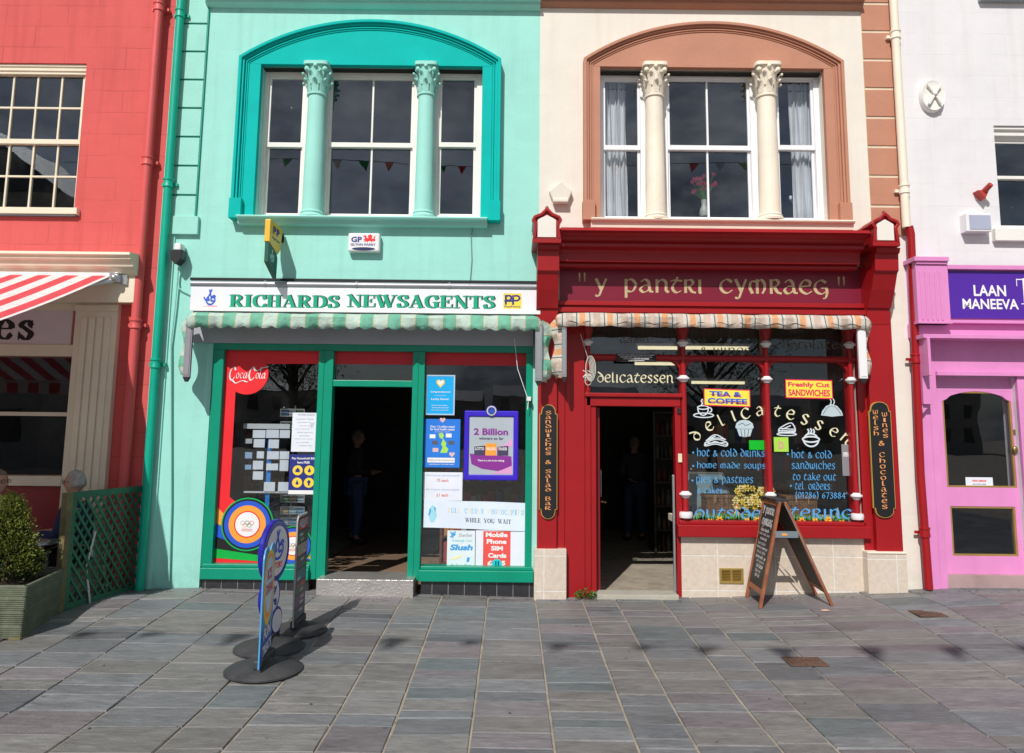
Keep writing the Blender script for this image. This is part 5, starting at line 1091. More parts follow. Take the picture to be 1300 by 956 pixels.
b = B(); cx = X(657, 455, -.1); b.tube([(X(653, 430, -.12), -.12, Z(430, -.12, 653)), (X(657, 470, -.1), -.1, Z(468, -.1, 657)), (X(670, 506, -.1), -.1, Z(506, -.1, 670))], .004, 6); x, z = U(671, 506, -.08); b.box(x-.02, x+.025, -.1, -.03, z-.025, z+.02); b.tube([(x, -.09, z), (x-.01, -.09, z-.12)], .005, 6); b.build('pull_cord', M_whites, t)
# delicatessen awning
dv = -.37
tan = (.62,.50,.42); gr_ = (.70,.64,.58)
gs = [(0, (.08,.15,.12)), (.035, gr_), (.14, tan), (.4, gr_), (.52, (.08,.15,.12)), (.555, gr_), (.64, (.80,.42,.22)), (.85, gr_)]
p2 = (X(871, 408, dv)-X(836, 408, dv))
md_ = stripes('check_canvas', p2, gs, 'X', .52, trans=.1); mds = stripes('check_canvas_side', .3, gs, 'Z', .1, trans=.1)
da0, da1 = X(706, 408, dv), X(1107, 411, dv); zt, zb_ = Z(399.5, dv, 905), Z(416, dv, 905)
t = thing('shop_awning', 'folded cream, orange and dark green striped awning over the delicatessen window', 'awning', ((da0+da1)/2, 0, zt))
valance(t, da0, da1, zt, zb_+.0, dv, md_, .29, .012, mds)
b = B(); n = 160; pts = [(lerp(da0+.1, da1-.12, i/n), dv-.008, Z(411, dv, 905)+.012*math.sin(i*.62)) for i in range(n+1)]; b.tube(pts, .0035, 5); b.build('piping', surf('dark_binding', (.06,.06,.05), .8), t)
side(t, X(716.5, 450, dv), -1, zt, Z(482, dv, 716), dv+.03, mds, M_alu, .05); side(t, X(1096.5, 450, dv), 1, zt, Z(484, dv, 1097), dv+.03, mds, M_whites, .085)
# looped cord hanging beside the door
t = thing('awning_cord', 'coiled pale cord hanging from the awning beside the delicatessen door', 'cord', (*[U(748, 460, -.1)[0]], -.1, U(748, 460, -.1)[1]))
b = B(); x, z = U(748, 468, -.12)
b.tube([(X(737, 422, -.2), -.2, Z(424, -.2, 737)), (x-.01, -.12, z+.1)], .004, 6)
for k in range(5):
    w_ = .022+.008*k; pts = [(x+w_*math.sin(a_)+.006*k-.01, -.1-.008*k, z+.0+(.09+.012*k)*math.cos(a_)) for a_ in [2*math.pi*i/20 for i in range(21)]]; b.tube(pts, .005, 6)
b.tube([(x-.02, -.12, z-.02), (x+.03, -.12, z-.05), (x+.01, -.12, z-.09), (x-.03, -.12, z-.04), (x-.07, -.12, z-.02)], .006, 6)
pts = [(x+.035*math.sin(a_)-.01, -.11, z-.13+.05*math.cos(a_)) for a_ in [2*math.pi*i/20 for i in range(21)]]; b.tube(pts, .0045, 6); b.build('rope', surf('pale_rope', (.6,.58,.52), .9), t, smooth=True)
# cafe awning, red and white stripes, extended
yw_ = -.2; ax1 = X(141, 350, yw_); zt = Z(349.5, yw_, 80); slope = .44; ext = 2.25; ax0 = XL+.5
cr_, cw_ = (.72, .09, .11), (.78, .74, .73); ap = 2*(X(62, 351, yw_)-X(44.5, 351, yw_))
mr_ = stripes('red_stripe_canvas', ap, [(0, cr_), (.5, cw_)], 'X', .05, trans=.06)
t = thing('shop_awning', 'extended red and white striped awning sloping out over the cafe tables', 'awning', ((ax0+ax1)/2, 0, zt))
b = B(); n = 12
vs = []
for i in range(n+1): q = i/n; vs += [(ax0, yw_-ext*q, zt-slope*ext*q-.03*math.sin(math.pi*q)), (ax1, yw_-ext*q, zt-slope*ext*q-.03*math.sin(math.pi*q))]
b.add(vs, [(2*i, 2*i+1, 2*i+3, 2*i+2) for i in range(n)]); b.build('canopy', mr_, t, fix=False)
b = B(); ye, ze = yw_-ext, zt-slope*ext; n = 90; vs = []
for i in range(n+1): x = lerp(ax0, ax1, i/n); vs += [(x, ye-.02, ze), (x, ye-.025, ze-.17-.02*abs(math.sin(x*9)))]
b.add(vs, [(2*i, 2*i+1, 2*i+3, 2*i+2) for i in range(n)]); b.build('valance', mr_, t, fix=False)
b = B(); b.box(ax0, ax1, ye-.02, ye+.03, ze-.03, ze+.012); b.build('front_bar', M_whites, t, bevel=.004)
b = B(); b.box(ax0, ax1+.0, yw_-.0, -.145, zt-.035, zt+.035); b.build('cassette', M_whites, t, bevel=.006)
b = B(); b.box(ax1+.002, ax1+.1, yw_-.04, -.145, zt-.07, zt+.03); b.box(ax1+.1, ax1+.16, -.17, -.142, zt-.09, zt+.02); b.ball((ax1+.06, yw_-.04, zt-.03), .04, 6); b.build('bracket', M_alu, t, smooth=True, bevel=.003)
b = B(); el_ = (ax1-.75, yw_-.9, zt-.1-slope*.9); b.tube([(ax1+.04, yw_-.03, zt-.06), el_], .024, 8); b.tube([el_, (ax1-.1, ye+.03, ze-.04)], .02, 8); b.build('folding_arm', M_alu, t, smooth=True)

# ================================================================== WALL THINGS
# main shop sign
d = -.12; t = thing('shop_sign', 'long white name board with green shadowed lettering above the newsagent', 'sign', (X(460, 380), 0, Z(380)))
b = B(); b.rbox((241.5, 366, 681, 396), d, 0); b.build('board', M_sign, t, bevel=.003)
b = B(); b.rbox((241, 391.8, 686, 396.8), d-.014, d-.001); b.build('lower_trim', M_whites, t, bevel=.002)
b = B(); b.rbox((241, 354.5, 682, 357.5), -.03, 0); b.build('painted_shadow_gap', I_black, t)  # black strip painting in the shade of the gap above the board
b = B(); x0, x1, z0, z1 = R(241, 357.5, 681, 365.5, d-.02); b.tube([(x0, d+.02, (z0+z1)/2), (x1, d+.02, (z0+z1)/2)], (z1-z0)/2, 14)
for px in (335, 451, 569): b.tube([(X(px, 361, d), d+.02, (z0+z1)/2), (X(px+3, 361, d), d+.02, (z0+z1)/2)], (z1-z0)/2+.006, 14)
b.build('light_tube', M_grey, t, smooth=True)
lb = B(); 
for dx, dz, m_, li in ((1.6, .2, 1, .0012), (0, 0, 0, .004)):
    ltext(lb, 'RICHARDS', (291+dx, 374-dz, 430.5+dx, 391.6-dz), d, font='serif', m=m_, weight=1.25, lift=li); ltext(lb, 'NEWSAGENTS', (440+dx, 374-dz, 628+dx, 392-dz), d, font='serif', m=m_, weight=1.25, lift=li)
lb.build('lettering', [K('sign_green', (.0,.36,.2)), I_shadow], t, fix=False)
def fingers(b, qm, m=0, a=.05):
    "crossed fingers emblem"
    strokes(b, qm, [[(.62,1),(.5,.75),(.38,.5),(.45,.3)], [(.45,.98),(.52,.75),(.62,.5)], [(.02,.48),(.15,.32),(.35,.3)], [(.3,.5),(.22,.25),(.4,.05),(.7,.05),(.92,.25),(.9,.45),(.75,.5),(.6,.4),(.65,.25),(.8,.28)], [(.95,.55),(.85,.62),(.72,.55)]], a=a, m=m)
lb = B(); fingers(lb, facade((259, 368, 274, 387), d), a=.06)
ltext(lb, 'LOTTERY', (258, 388, 276, 391.5), d, font='bold', m=1); lb.build('emblem', [I_blue, I_red], t, fix=False)
def pp_mark(lb, qm, my=0, mb=1):
    lb.face([qm(0, 0, .001), qm(1, 0, .001), qm(1, 1, .001), qm(0, 1, .001)], my)
    strokes(lb, qm, [[(.14,.3),(.14,.85)], [(.12,.82),(.36,.84),(.44,.7),(.36,.56),(.14,.54)], [(.54,.3),(.54,.7)], [(.52,.82),(.78,.84),(.9,.7),(.78,.54),(.56,.54)], [(.1,.5),(.46,.5)]], a=.055, m=mb, lift=.002)
    letter(lb, 'PayPoint', qm, (.06, .05, .94, .2), 'bold', m=mb, lift=.0025)
lb = B(); pp_mark(lb, facade((639, 372.5, 662, 392), d)); lb.build('payment_mark', [I_yellow, I_navy], t, fix=False)
# alarm box
d = -.09; t = thing('alarm_box', 'white alarm box with blue letters and a small red dragon on the mint wall', 'alarm', (X(461, 308), 0, Z(308)))
b = B(); b.rbox((441.5, 295.5, 482, 319.5), d, 0); b.build('case', M_whites, t, bevel=.022, seg=4)
lb = B(); ltext(lb, 'GP', (446, 300.5, 459.5, 307.5), d-.001, font='bold', weight=1.6); ltext(lb, 'GLYNN PARRY', (445, 309, 477, 312), d-.001, font='bold')
qm = facade((461, 297, 477, 308), d-.001)
dr_ = [(.05,.1),(.3,.16),(.32,.0),(.42,.18),(.6,.2),(.66,.02),(.74,.2),(.86,.12),(.98,.3),(.9,.55),(1,.8),(.86,.7),(.8,.42),(.68,.45),(.72,.85),(.55,.98),(.36,.8),(.42,.5),(.28,.55),(.24,.8),(.1,.86),(.0,.7),(.14,.62),(.14,.42),(.02,.3),(.16,.28)]
lb.face([qm(u, v, .0012) for u, v in dr_], 1)
x, z = U(461.5, 315.8, d-.002); disc(lb, x, z, d-.002, .018, 2, 24, rx=.13); lb.build('lettering', [I_navy, I_red, K('dark_navy', (.01,.02,.10))], t, fix=False)
# projecting sign: yellow over dark green
t = thing('hanging_sign', 'small yellow and dark green blade sign sticking out from the mint wall', 'sign', (X(355, 300), 0, Z(300)))
xs_ = X(355, 300, -.06); y0, y1 = -.06, -.47
za, zb2 = Z(278.5, y1, 338), Z(308.5, y1, 338)
b = B(); pr = [(y1+.0, za), (y1+.02, za+.01), (y0, za+.0), (y0-.0, za-.04), (y0-.03, zb2+.02), (y0-.11, zb2-.05), (y0-.14, zb2-.05), (y1, zb2+.02)]
def yz(b, pts, x0, x1, m=0):
    n = len(pts); b.add([(x0, p[0], p[1]) for p in pts]+[(x1, p[0], p[1]) for p in pts], [tuple(range(n)), tuple(range(2*n-1, n-1, -1))]+[(i, i+n, (i+1) % n+n, (i+1) % n) for i in range(n)], m)
yz(b, pr, xs_-.03, xs_+.03); b.build('yellow_panel', surf('sign_yellow', (.82,.50,.05), .4, .04, bump=.03), t, bevel=.006)
b = B(); z2 = Z(332, y1, 338); pr2 = [(y1+.01, zb2+.019), (y0-.13, zb2-.052), (y0-.1, zb2-.1), (y0-.11, z2-.12), (y1+.01, z2)]
yz(b, pr2, xs_-.022, xs_+.022); b.build('green_panel', I_dgreen, t, bevel=.003)
qm = quadmap((xs_+.031, y1+.06, zb2+.03), (xs_+.031, y0-.06, zb2+.03), (xs_+.031, y1+.06, za-.03), (xs_+.031, y0-.06, za-.03)); lb = B(); letter(lb, 'P', qm, (.12, .5, .45, .95), 'bold', weight=2); letter(lb, 'P', qm, (.52, .5, .85, .95), 'bold', weight=2); letter(lb, 'PayPoint', qm, (.08, .18, .92, .36), 'bold')
lb.build('lettering', I_navy, t, fix=False)
qm = quadmap((xs_+.0235, y1+.05, z2+.03), (xs_+.0235, y1+.19, z2+.03), (xs_+.0235, y1+.05, zb2-.05), (xs_+.0235, y1+.19, zb2-.05)); lb = B(); fingers(lb, qm, a=.06); lb.build('emblem', K('pale_teal', (.3,.6,.6)), t, fix=False)
b = B(); b.tube([(xs_, 0, za-.08), (xs_, -.1, za-.08)], .015, 8); b.box(xs_-.03, xs_+.03, -.01, 0, za-.13, za-.03); b.build('wall_bracket', M_black, t)
# flood light on the mint quoin
t = thing('wall_lamp', 'small black wall floodlight with a cable on the mint quoins', 'lamp', (X(224, 320), 0, Z(320)))
b = B(); x0, x1, z0, z1 = R(216.5, 317, 232, 332, -.14); b.prism([(x0, z1), (x1, z1), (x1-.01, z0+.03), ((x0+x1)/2+.01, z0-.03), ((x0+x1)/2-.01, z0-.03), (x0+.01, z0+.03)], -.16, -.04); b.build('housing', M_black, t, bevel=.006)
b = B(); b.box((x0+x1)/2-.035, (x0+x1)/2+.035, -.14, -.02, z1+.001, z1+.075); b.build('sensor', M_whites, t, bevel=.006)
b = B(); xc = (x0+x1)/2; b.tube([(xc, -.05, z0-.02), (xc-.02, -.045, z0-.1), (xc-.03, -.04, z0-.5), (xc-.05, -.035, z0-.9), (X(217, 640, -.03), -.03, Z(640, -.03, 217)), (X(214, 742, -.03), -.03, Z(738, -.03, 214))], .012, 8); b.tube([(xc-.02, -.04, z0-.15), (xc+.0, -.035, z0-.28), (X(243, 374, -.03), -.03, Z(374, -.03, 243))], .008, 6); b.build('cable', M_mintp, t, smooth=True)
b = B(); x, z = U(601, 286, -.01); pts = [(x, -.012, z), (X(598, 300, -.01), -.012, Z(300, -.01, 598)), (X(599, 330, -.01), -.012, Z(330, -.01, 599)), (X(597, 356, -.01), -.012, Z(356, -.01, 597))]; b.tube(pts, .005, 6)
props(b.build('wall_cable', surf('thin_cable', (.2,.32,.3), .6), None, loc=pts[0]), 'thin loose cable running down the mint wall to the white name board', 'cable')
# cream house bits
x0, x1, z0, z1 = R(697, 229, 727, 256.5, -.1); xm = (x0+x1)/2; h = z1-z0
b = B(); b.prism([(x0, z0+h*.55), (x0+.045, z0+.03), (x1-.045, z0+.03), (x1, z0+h*.55), (xm, z1)], -.08, 0); b.box(x0+.045, x1-.045, -.1, 0, z0, z0+.045)
props(b.build('alarm_box', surf('cream_plastic', (.74,.70,.62), .45, .03), None, bevel=.012, loc=(xm, 0, z0)), 'cream five sided alarm box on the cream wall', 'alarm')
# white house bits
cx, cz = U(1185, 121, -.06); t = thing('wall_plate', 'oval white painted iron tie plate with a cross on the white wall', 'wall plate', (cx, 0, cz))
b = B(); n = 32
for k, (r0, y) in enumerate(((1, -.045), (.93, -.075), (.8, -.08))): pass
vs = []; rx, rz = .142, .195
for r0, y in ((1.0, 0), (1.0, -.04), (.92, -.065), (.8, -.055), (.0, -.075)):
    vs += [(cx+rx*r0*math.cos(2*math.pi*i/n), y, cz+rz*r0*math.sin(2*math.pi*i/n)) for i in range(n)]
b.add(vs, [(k*n+i, k*n+(i+1) % n, (k+1)*n+(i+1) % n, (k+1)*n+i) for k in range(4) for i in range(n)]); b.build('plate', M_sash, t, smooth=True)
b = B(); 
for a_ in (58, 122): c_, s_ = math.cos(math.radians(a_)), math.sin(math.radians(a_)); b.obox((cx, -.085, cz), (.14*c_, 0, .14*s_), (0, .014, 0), (-.012*s_, 0, .012*c_))
b.ball((cx, -.1, cz), .022, 6); b.build('cross_bar', M_sash, t, bevel=.003)
cx, cz = U(1250, 243, -.1); b = B(); b.prism([(cx-.075, cz+.015), (cx+.055, cz+.02), (cx+.005, cz-.085)], -.10, -.0); b.tube([(cx+.0, -.05, cz-.01), (cx+.03, -.17, cz+.06)], [.033, .03], 12)
props(b.build('wall_lamp', surf('faded_red_metal', (.45, .05, .04), .5, .15, dirt=.4, dirtcol=(.2,.05,.03)), None, bevel=.003, loc=(cx, 0, cz)), 'faded red bracket lamp pointing up on the white wall', 'lamp')
t = thing('electrical_box', 'flat grey box on the white wall beside the upper window', 'box', (X(1243, 282), 0, Z(282)))
b = B(); b.rbox((1227, 270.5, 1259, 293.5), -.12, 0); b.build('case', M_whites, t, bevel=.006); b = B(); b.rbox((1231, 273, 1258, 291), -.126, -.1205); b.build('cover', K('grey_blue', (.40,.43,.56)), t, bevel=.002)
# downpipe junction box at console
t = thing('vent_grille', 'brass double louvre vent set in the cream tiled wall below the delicatessen window', 'vent', (X(928, 731), 0, Z(731)))
x0, x1, z0, z1 = R(913.5, 721.5, 944, 741, -.04); b = B(); xm = (x0+x1)/2
b.grid_wall(x0, x1, z0, z1, [(x0+.025, xm-.01, z0+.022, z1-.022), (xm+.01, x1-.025, z0+.022, z1-.022)], -.042, .012); b.build('frame', M_brass, t, bevel=.002)
b = B(); b.box(x0, x1, -.0315, -.03, z0, z1)
for k in range(7): z = lerp(z0+.03, z1-.03, k/6); b.obox((xm, -.037, z), ((x1-x0)/2-.026, 0, 0), (0, .004, -.004), (0, .0008, .0008))
b.build('louvre', surf('dull_brass', (.34, .22, .05), .5, .2, metal=.4), t)
# bell push and small sensor on the door frame, no-smoking style notice over the door
b = B(); b.rbox((861, 576, 866, 587), -.035, -.02); props(b.build('bell_push', surf('cream_button', (.75,.7,.5), .4), None, bevel=.003, loc=(X(863.5, 581), -.02, Z(581))), 'small cream bell push on the red door post of the delicatessen', 'doorbell')
b = B(); b.rbox((860, 518, 864.5, 525), -.04, -.02); props(b.build('door_sensor', M_black, None, bevel=.003, loc=(X(862, 521), -.02, Z(521))), 'tiny black sensor at the top right of the delicatessen door frame', 'sensor')
t = thing('notice', 'narrow black licence notice with white print above the delicatessen name glass', 'notice', (X(808, 454), -.05, Z(454)))
b = B(); b.rbox((782.5, 449.5, 833, 459.5), -.052, -.046); b.build('plate', I_black, t)
lb = B(); qm = facade((782.5, 449.5, 833, 459.5), -.0525)
for k, (s_, u0, u1) in enumerate((('DILWYN GWYNEDD DAVIES, JOHN DAVIES', .04, .95), ('LICENSED FOR THE SALE OF ALCOHOL', .1, .9), ('FOR CONSUMPTION OFF THE PREMISES', .18, .82), ('MAES CAERNARFON', .3, .7))): letter(lb, s_, qm, (u0, .78-.23*k, u1, .92-.23*k), 'bold')
lb.build('lettering', I_white, t, fix=False)
# vertical signs on the pilasters
def vsign(px, cols, label, m):
    y = -.135; x0, x1, z0, z1 = R(*px, y); xm = (x0+x1)/2; w_ = x1-x0
    def outline(e):
        a, c, l, h = x0+e, x1-e, z0+e, z1-e; q = .045; pts = []
        cap = [(a, h-.1), (a+.018, h-.1), (a+.022, h-.07)]+[(xm+(w_/2-e-.022)*math.cos(t), h-.07+.07*math.sin(t)) for t in [math.pi-math.pi*i/10 for i in range(11)]]+[(c-.022, h-.07), (c-.018, h-.1), (c, h-.1)]
        bot = [(p[0], z0+z1-p[1]) for p in cap[::-1]]
        return cap+bot
    t = thing('pilaster_sign', label, 'sign', (xm, y, z0), 'tall narrow black signs beside the delicatessen windows')
    b = B(); b.prism(outline(0), y, -.1105); b.build('board', surf('gilt_edge', (.55,.36,.08), .4), t)
    b = B(); b.prism(outline(.006), y-.003, y-.0005); b.build('face', I_black, t)
    lb = B()
    for (text, u0, u1, v0, v1) in cols:
        qm = quadmap((x0, y-.0035, z0), (x1, y-.0035, z0), (x0, y-.0035, z1), (x1, y-.0035, z1)); n = len(text); hstep = (v1-v0)/n
        for i, ch in enumerate(text):
            if ch == ' ': continue
            lo = v1-hstep*(i+1); hi = v1-hstep*i; wid = (u1-u0)*(.55 if ch in 'il' else 1); mid = (u0+u1)/2
            letter(lb, ch, qm, (mid-wid/2, lo+hstep*.12, mid+wid/2, hi-hstep*(.02 if ch in 'SBWCdhlt&' else .14)), 'uncial', weight=1.15)
    lb.build('lettering', K('gilt_letter', (.80,.34,.12)), t, fix=False)
vsign((684.5, 513.5, 707.5, 659), [('Sandwiches & Salad Bar', .34, .66, .075, .945)], 'black gold edged sign down the left pilaster reading sandwiches and salad bar', 0)
vsign((1106, 510, 1134, 657.5), [('Welsh', .17, .4, .7, .93), ('Wines', .58, .82, .68, .91), ('& Chocolates', .37, .63, .07, .66)], 'black gold edged sign down the right pilaster reading Welsh wines and chocolates', 0)

# ================================================================== PAPERS IN THE NEWSAGENT WINDOWS
yo = yg-.008
def sheet(name, label, px, bg, y=yo, cat='poster', group='posters in the newsagent window', edge=None, parent=None):
    x0, x1, z0, z1 = R(*px, y); t = thing(name, label, cat, ((x0+x1)/2, y, z0), group)
    b = B(); b.box(x0, x1, y, y+.002, z0, z1); b.build('sheet', bg, t)
    if edge: b = B(); b.strip([(x0, z0), (x0, z1), (x1, z1), (x1, z0)], -.004, .01, y-.003, y-.0005, closed=True); b.build('border', edge, t)
    return t, quadmap((x0, y-.0005, z0), (x1, y-.0005, z0), (x0, y-.0005, z1), (x1, y-.0005, z1))
def rectm(b, qm, u0, v0, u1, v1, m=0, l=.0006): b.face([qm(u0, v0, l), qm(u1, v0, l), qm(u1, v1, l), qm(u0, v1, l)], m)
def ellm(b, qm, u, v, ru, rv, m=0, l=.0008, n=24): b.face([qm(u+ru*math.cos(2*math.pi*i/n), v+rv*math.sin(2*math.pi*i/n), l) for i in range(n)], m)
t, qm = sheet('poster', 'white printed notice at the right edge of the left newsagent window', (370.5, 524, 404, 573.5), I_paper)
lb = B(); letter(lb, 'NATIONAL HOLIDAYS', qm, (.2, .93, .85, .965), 'bold')
for k in range(9): letter(lb, ['COACH TRIPS', 'Departs Monday 9 am', 'from the square', 'return same day', 'tickets sold here', 'adults and children', 'please ask inside', 'for more details', 'THANK YOU'][k], qm, (.12+.08*(k % 3), .82-.085*k, .8-.12*(k % 2), .85-.085*k), 'sans')
lb.face([qm(.66, .75, .0006), qm(.74, .58, .0006), qm(.86, .75, .0006)], 1); lb.build('lettering', [I_grey, I_lgrey], t, fix=False)
t, qm = sheet('poster', 'navy poster with four yellow round symbols below the white notice', (367, 577, 402.5, 627.5), I_navy)
lb = B(); letter(lb, 'Pay Household Bills', qm, (.08, .86, .92, .93), 'bold'); letter(lb, 'here FREE', qm, (.28, .77, .72, .83), 'bold'); rectm(lb, qm, 0, 0, 1, .1)
for i, (u, v) in enumerate(((.3, .6), (.72, .6), (.3, .29), (.72, .29))):
    ellm(lb, qm, u, v, .18, .125, 1)
    if i == 0: lb.face([qm(u-.08, v-.05, .0012), qm(u+.08, v-.05, .0012), qm(u+.08, v+.01, .0012), qm(u, v+.07, .0012), qm(u-.08, v+.01, .0012)], 2)
    elif i == 3: ellm(lb, qm, u, v+.02, .06, .045, 2, .0012); rectm(lb, qm, u-.03, v-.07, u+.03, v-.02, 2, .0014)
    else: ellm(lb, qm, u, v-.02, .055, .035, 2, .0012); lb.face([qm(u-.045, v-.0, .0014), qm(u+.045, v-.0, .0014), qm(u, v+.075, .0014)], 2)
lb.build('print', [I_white, I_yellow, I_navy], t, fix=False)
def heart(lb, qm, u, v, s, sv, m, l=.0008, fill=True):
    pts = []
    for i in range(28): a_ = 2*math.pi*i/28; pts.append((u+s*.0625*16*math.sin(a_)**3, v+sv*.0625*(13*math.cos(a_)-5*math.cos(2*a_)-2*math.cos(3*a_)-math.cos(4*a_))))
    lb.face([qm(a, c, l) for a, c in pts], m)
t, qm = sheet('poster', 'framed bright blue poster with a heart emblem top left of the right newsagent window', (541, 476.5, 577, 526.5), I_cyan, edge=K('poster_edge', (.45,.6,.75)))
lb = B(); heart(lb, qm, .5, .8, .15, .12, 1); heart(lb, qm, .5, .81, .1, .08, 0, .0014); letter(lb, 'Congratulations!', qm, (.15, .55, .85, .6), 'bold'); letter(lb, 'on winning with us', qm, (.3, .47, .7, .5), 'sans'); letter(lb, 'Lucky Store!', qm, (.18, .36, .8, .42), 'bold'); letter(lb, 'thank you for playing', qm, (.2, .22, .75, .25), 'bold'); letter(lb, 'national community fund', qm, (.2, .16, .8, .19), 'bold'); letter(lb, 'please play responsibly', qm, (.2, .1, .8, .13), 'sans'); lb.build('print', [I_white, I_yellow], t, fix=False)
t, qm = sheet('poster', 'bright blue poster with a map and small photos under the framed blue one', (538.5, 532, 584, 593.5), K('poster_blue', (.02,.2,.75)))
lb = B(); letter(lb, 'Over 1.5 million raised', qm, (.16, .82, .84, .865), 'bold'); letter(lb, 'for local health causes', qm, (.16, .765, .84, .81), 'bold'); letter(lb, 'across our region', qm, (.3, .72, .7, .745), 'sans')
lb.face([qm(u, v, .0007) for u, v in [(.45,.3),(.52,.42),(.47,.48),(.52,.58),(.42,.62),(.4,.7),(.5,.72),(.55,.66),(.52,.6),(.62,.5),(.6,.44),(.68,.38),(.64,.3)]], 1)
for u, v, mm in ((.15, .6, 0), (.6, .62, 0), (.22, .47, 2), (.68, .47, 2), (.24, .32, 3)): rectm(lb, qm, u, v, u+.16, v+.08, mm)
heart(lb, qm, .5, .98, .08, .06, 3); heart(lb, qm, .78, .27, .08, .06, 3); rectm(lb, qm, .1, .1, .86, .2, 0); letter(lb, 'Thank you from everyone here', qm, (.13, .125, .83, .17), 'sans', m=2); letter(lb, 'supporting your local health causes', qm, (.14, .05, .84, .08), 'bold')
lb.build('print', [I_white, I_lime, K('photo_dark', (.1,.1,.14)), K('photo_pink', (.75,.5,.5))], t, fix=False)
t, qm = sheet('notice', 'white photocopy price notice with red and blue figures', (537.5, 599.5, 587, 635.5), I_paper, cat='notice')
lb = B(); letter(lb, 'A4 Colour photocopies', qm, (.06, .84, .92, .92), 'serif' if 0 else 'sans', m=1); letter(lb, '75 each', qm, (.34, .66, .64, .76), 'bold', m=0); letter(lb, 'A3 Colour photocopies', qm, (.06, .34, .92, .42), 'sans', m=1); letter(lb, '£1 each', qm, (.34, .14, .64, .25), 'bold', m=0); lb.build('print', [K('faded_red', (.75,.25,.2)), K('faded_blue', (.3,.4,.65))], t, fix=False)
# framed lottery poster holder, projecting
yf_ = -.03; x0, x1, z0, z1 = R(589, 521.5, 658, 610, yf_); t = thing('poster_holder', 'purple framed poster holder reading 2 Billion fixed on the right newsagent window', 'poster', ((x0+x1)/2, yf_, z0))
b = B(); b.grid_wall(x0, x1, z0, z1, [(x0+.055, x1-.055, z0+.06, z1-.065)], yf_, .03); b.build('frame', surf('violet_frame', (.045,.02,.55), .3, .04, bump=.03), t, bevel=.012, seg=3)
b = B(); b.box(x0+.05, x1-.05, yf_+.015, yf_+.02, z0+.05, z1-.06); b.build('sheet', K('poster_grey', (.42,.48,.54)), t)
qm = quadmap((x0+.055, yf_+.0145, z0+.06), (x1-.055, yf_+.0145, z0+.06), (x0+.055, yf_+.0145, z1-.065), (x1-.055, yf_+.0145, z1-.065)); lb = B()
letter(lb, '2 Billion', qm, (.1, .68, .88, .8), 'bold', weight=1.6, m=0); letter(lb, 'winners so far', qm, (.22, .6, .78, .65), 'bold', m=1)
lb.face([qm(u, v, .0006) for u, v in [(.02,.36),(.3,.34),(.6,.33),(.96,.32),(.98,.1),(.7,.06),(.3,.1),(.06,.18)]], 0); lb.face([qm(u, v, .0009) for u, v in [(.5,.36),(.98,.5),(.98,.62),(.8,.52),(.55,.44)]], 3)
for i, (u, mm) in enumerate(((.12, 1), (.37, 2), (.64, 1))): lb.face([qm(u, .33, .0012), qm(u+.25, .33, .0012), qm(u+.25, .5+.04*(i == 1), .0012), qm(u, .48+.06*(i == 1), .0012)], mm)
for i in range(3): letter(lb, ['LOTTO', 'MILLIONS', 'THUNDER'][i], qm, (.14+.26*i, .42, .34+.26*i, .47), 'bold', m=4, lift=.0018)
letter(lb, 'There is a win to be waiting', qm, (.2, .22, .8, .26), 'bold', m=4, lift=.0018); lb.face([qm(u, v, .0009) for u, v in [(.5,.02),(.98,.02),(.98,.16),(.8,.1)]], 3)
lb.build('print', [I_purple, K('print_dark', (.06,.05,.12)), I_orange, I_pink, I_white], t, fix=False)
x, z = U(624, 521.5, yf_-.01); b = B(); disc(b, x, z, yf_-.004, .062, 0); disc(b, x, z, yf_-.006, .052, 1); disc(b, x, z, yf_-.008, .046, 0); ring(b, x, z, yf_-.009, .04, .043, 1)
qm = quadmap((x-.028, yf_-.0085, z-.03), (x+.028, yf_-.0085, z-.03), (x-.028, yf_-.0085, z+.034), (x+.028, yf_-.0085, z+.034)); fingers(b, qm, m=2, a=.07); b.build('badge', [I_navy, I_white, I_blue], t, fix=False)
# photocopy banner, gently curved
x0, x1, z0, z1 = R(537.5, 636.5, 667, 672, yo-.01); t = thing('banner', 'long white paper banner reading full colour photocopies while you wait', 'banner', ((x0+x1)/2, yo, z0))
def bq(u, v, l=0): return Vector((lerp(x0, x1, u), yo-.004-.006*math.sin(u*9)-l, lerp(z0, z1, v)+.014*math.cos(u*3.1)-.006*math.sin(u*6)*v))
b = B(); n = 30; b.add([bq(i/n, j) for i in range(n+1) for j in (0, 1)], [(2*i, 2*i+2, 2*i+3, 2*i+1) for i in range(n)]); b.build('sheet', I_icey, t, fix=False)
lb = B(); cols_ = 'yybyybbyybbyy'
for i, ch in enumerate('FULL COLOUR PHOTOCOPIES'):
    if ch == ' ': continue
    u = .24+.75*i/23; letter(lb, ch, bq, (u, .56, u+.027, .74), 'serif', m=(2 if i % 3 else 1))
letter(lb, 'WHILE', bq, (.41, .24, .56, .4), 'serif', m=0); letter(lb, 'YOU', bq, (.59, .24, .7, .4), 'serif', m=0); letter(lb, 'WAIT', bq, (.73, .24, .86, .4), 'serif', m=0)
for k in range(7): a_ = k*.9; lb.face([bq(.09+.03*math.cos(a_+q)*(1+.5*math.sin(3*q)), .5+.3*math.sin(a_+q)*(.6+.08*k), .0008+k*.0002) for q in [2*math.pi*i/10 for i in range(10)]], 3+(k % 2))
lb.build('print', [I_black, K('pale_yellow', (.85,.75,.3)), K('sky_letter', (.2,.55,.8)), K('pale_cyan', (.35,.7,.85)), K('mid_cyan', (.05,.4,.65))], t, fix=False)
t, qm = sheet('poster', 'pale slush drinks poster with blue lettering low in the right newsagent window', (567.5, 673.5, 603, 724), K('pale_poster', (.72,.82,.88)), y=yo-.001)
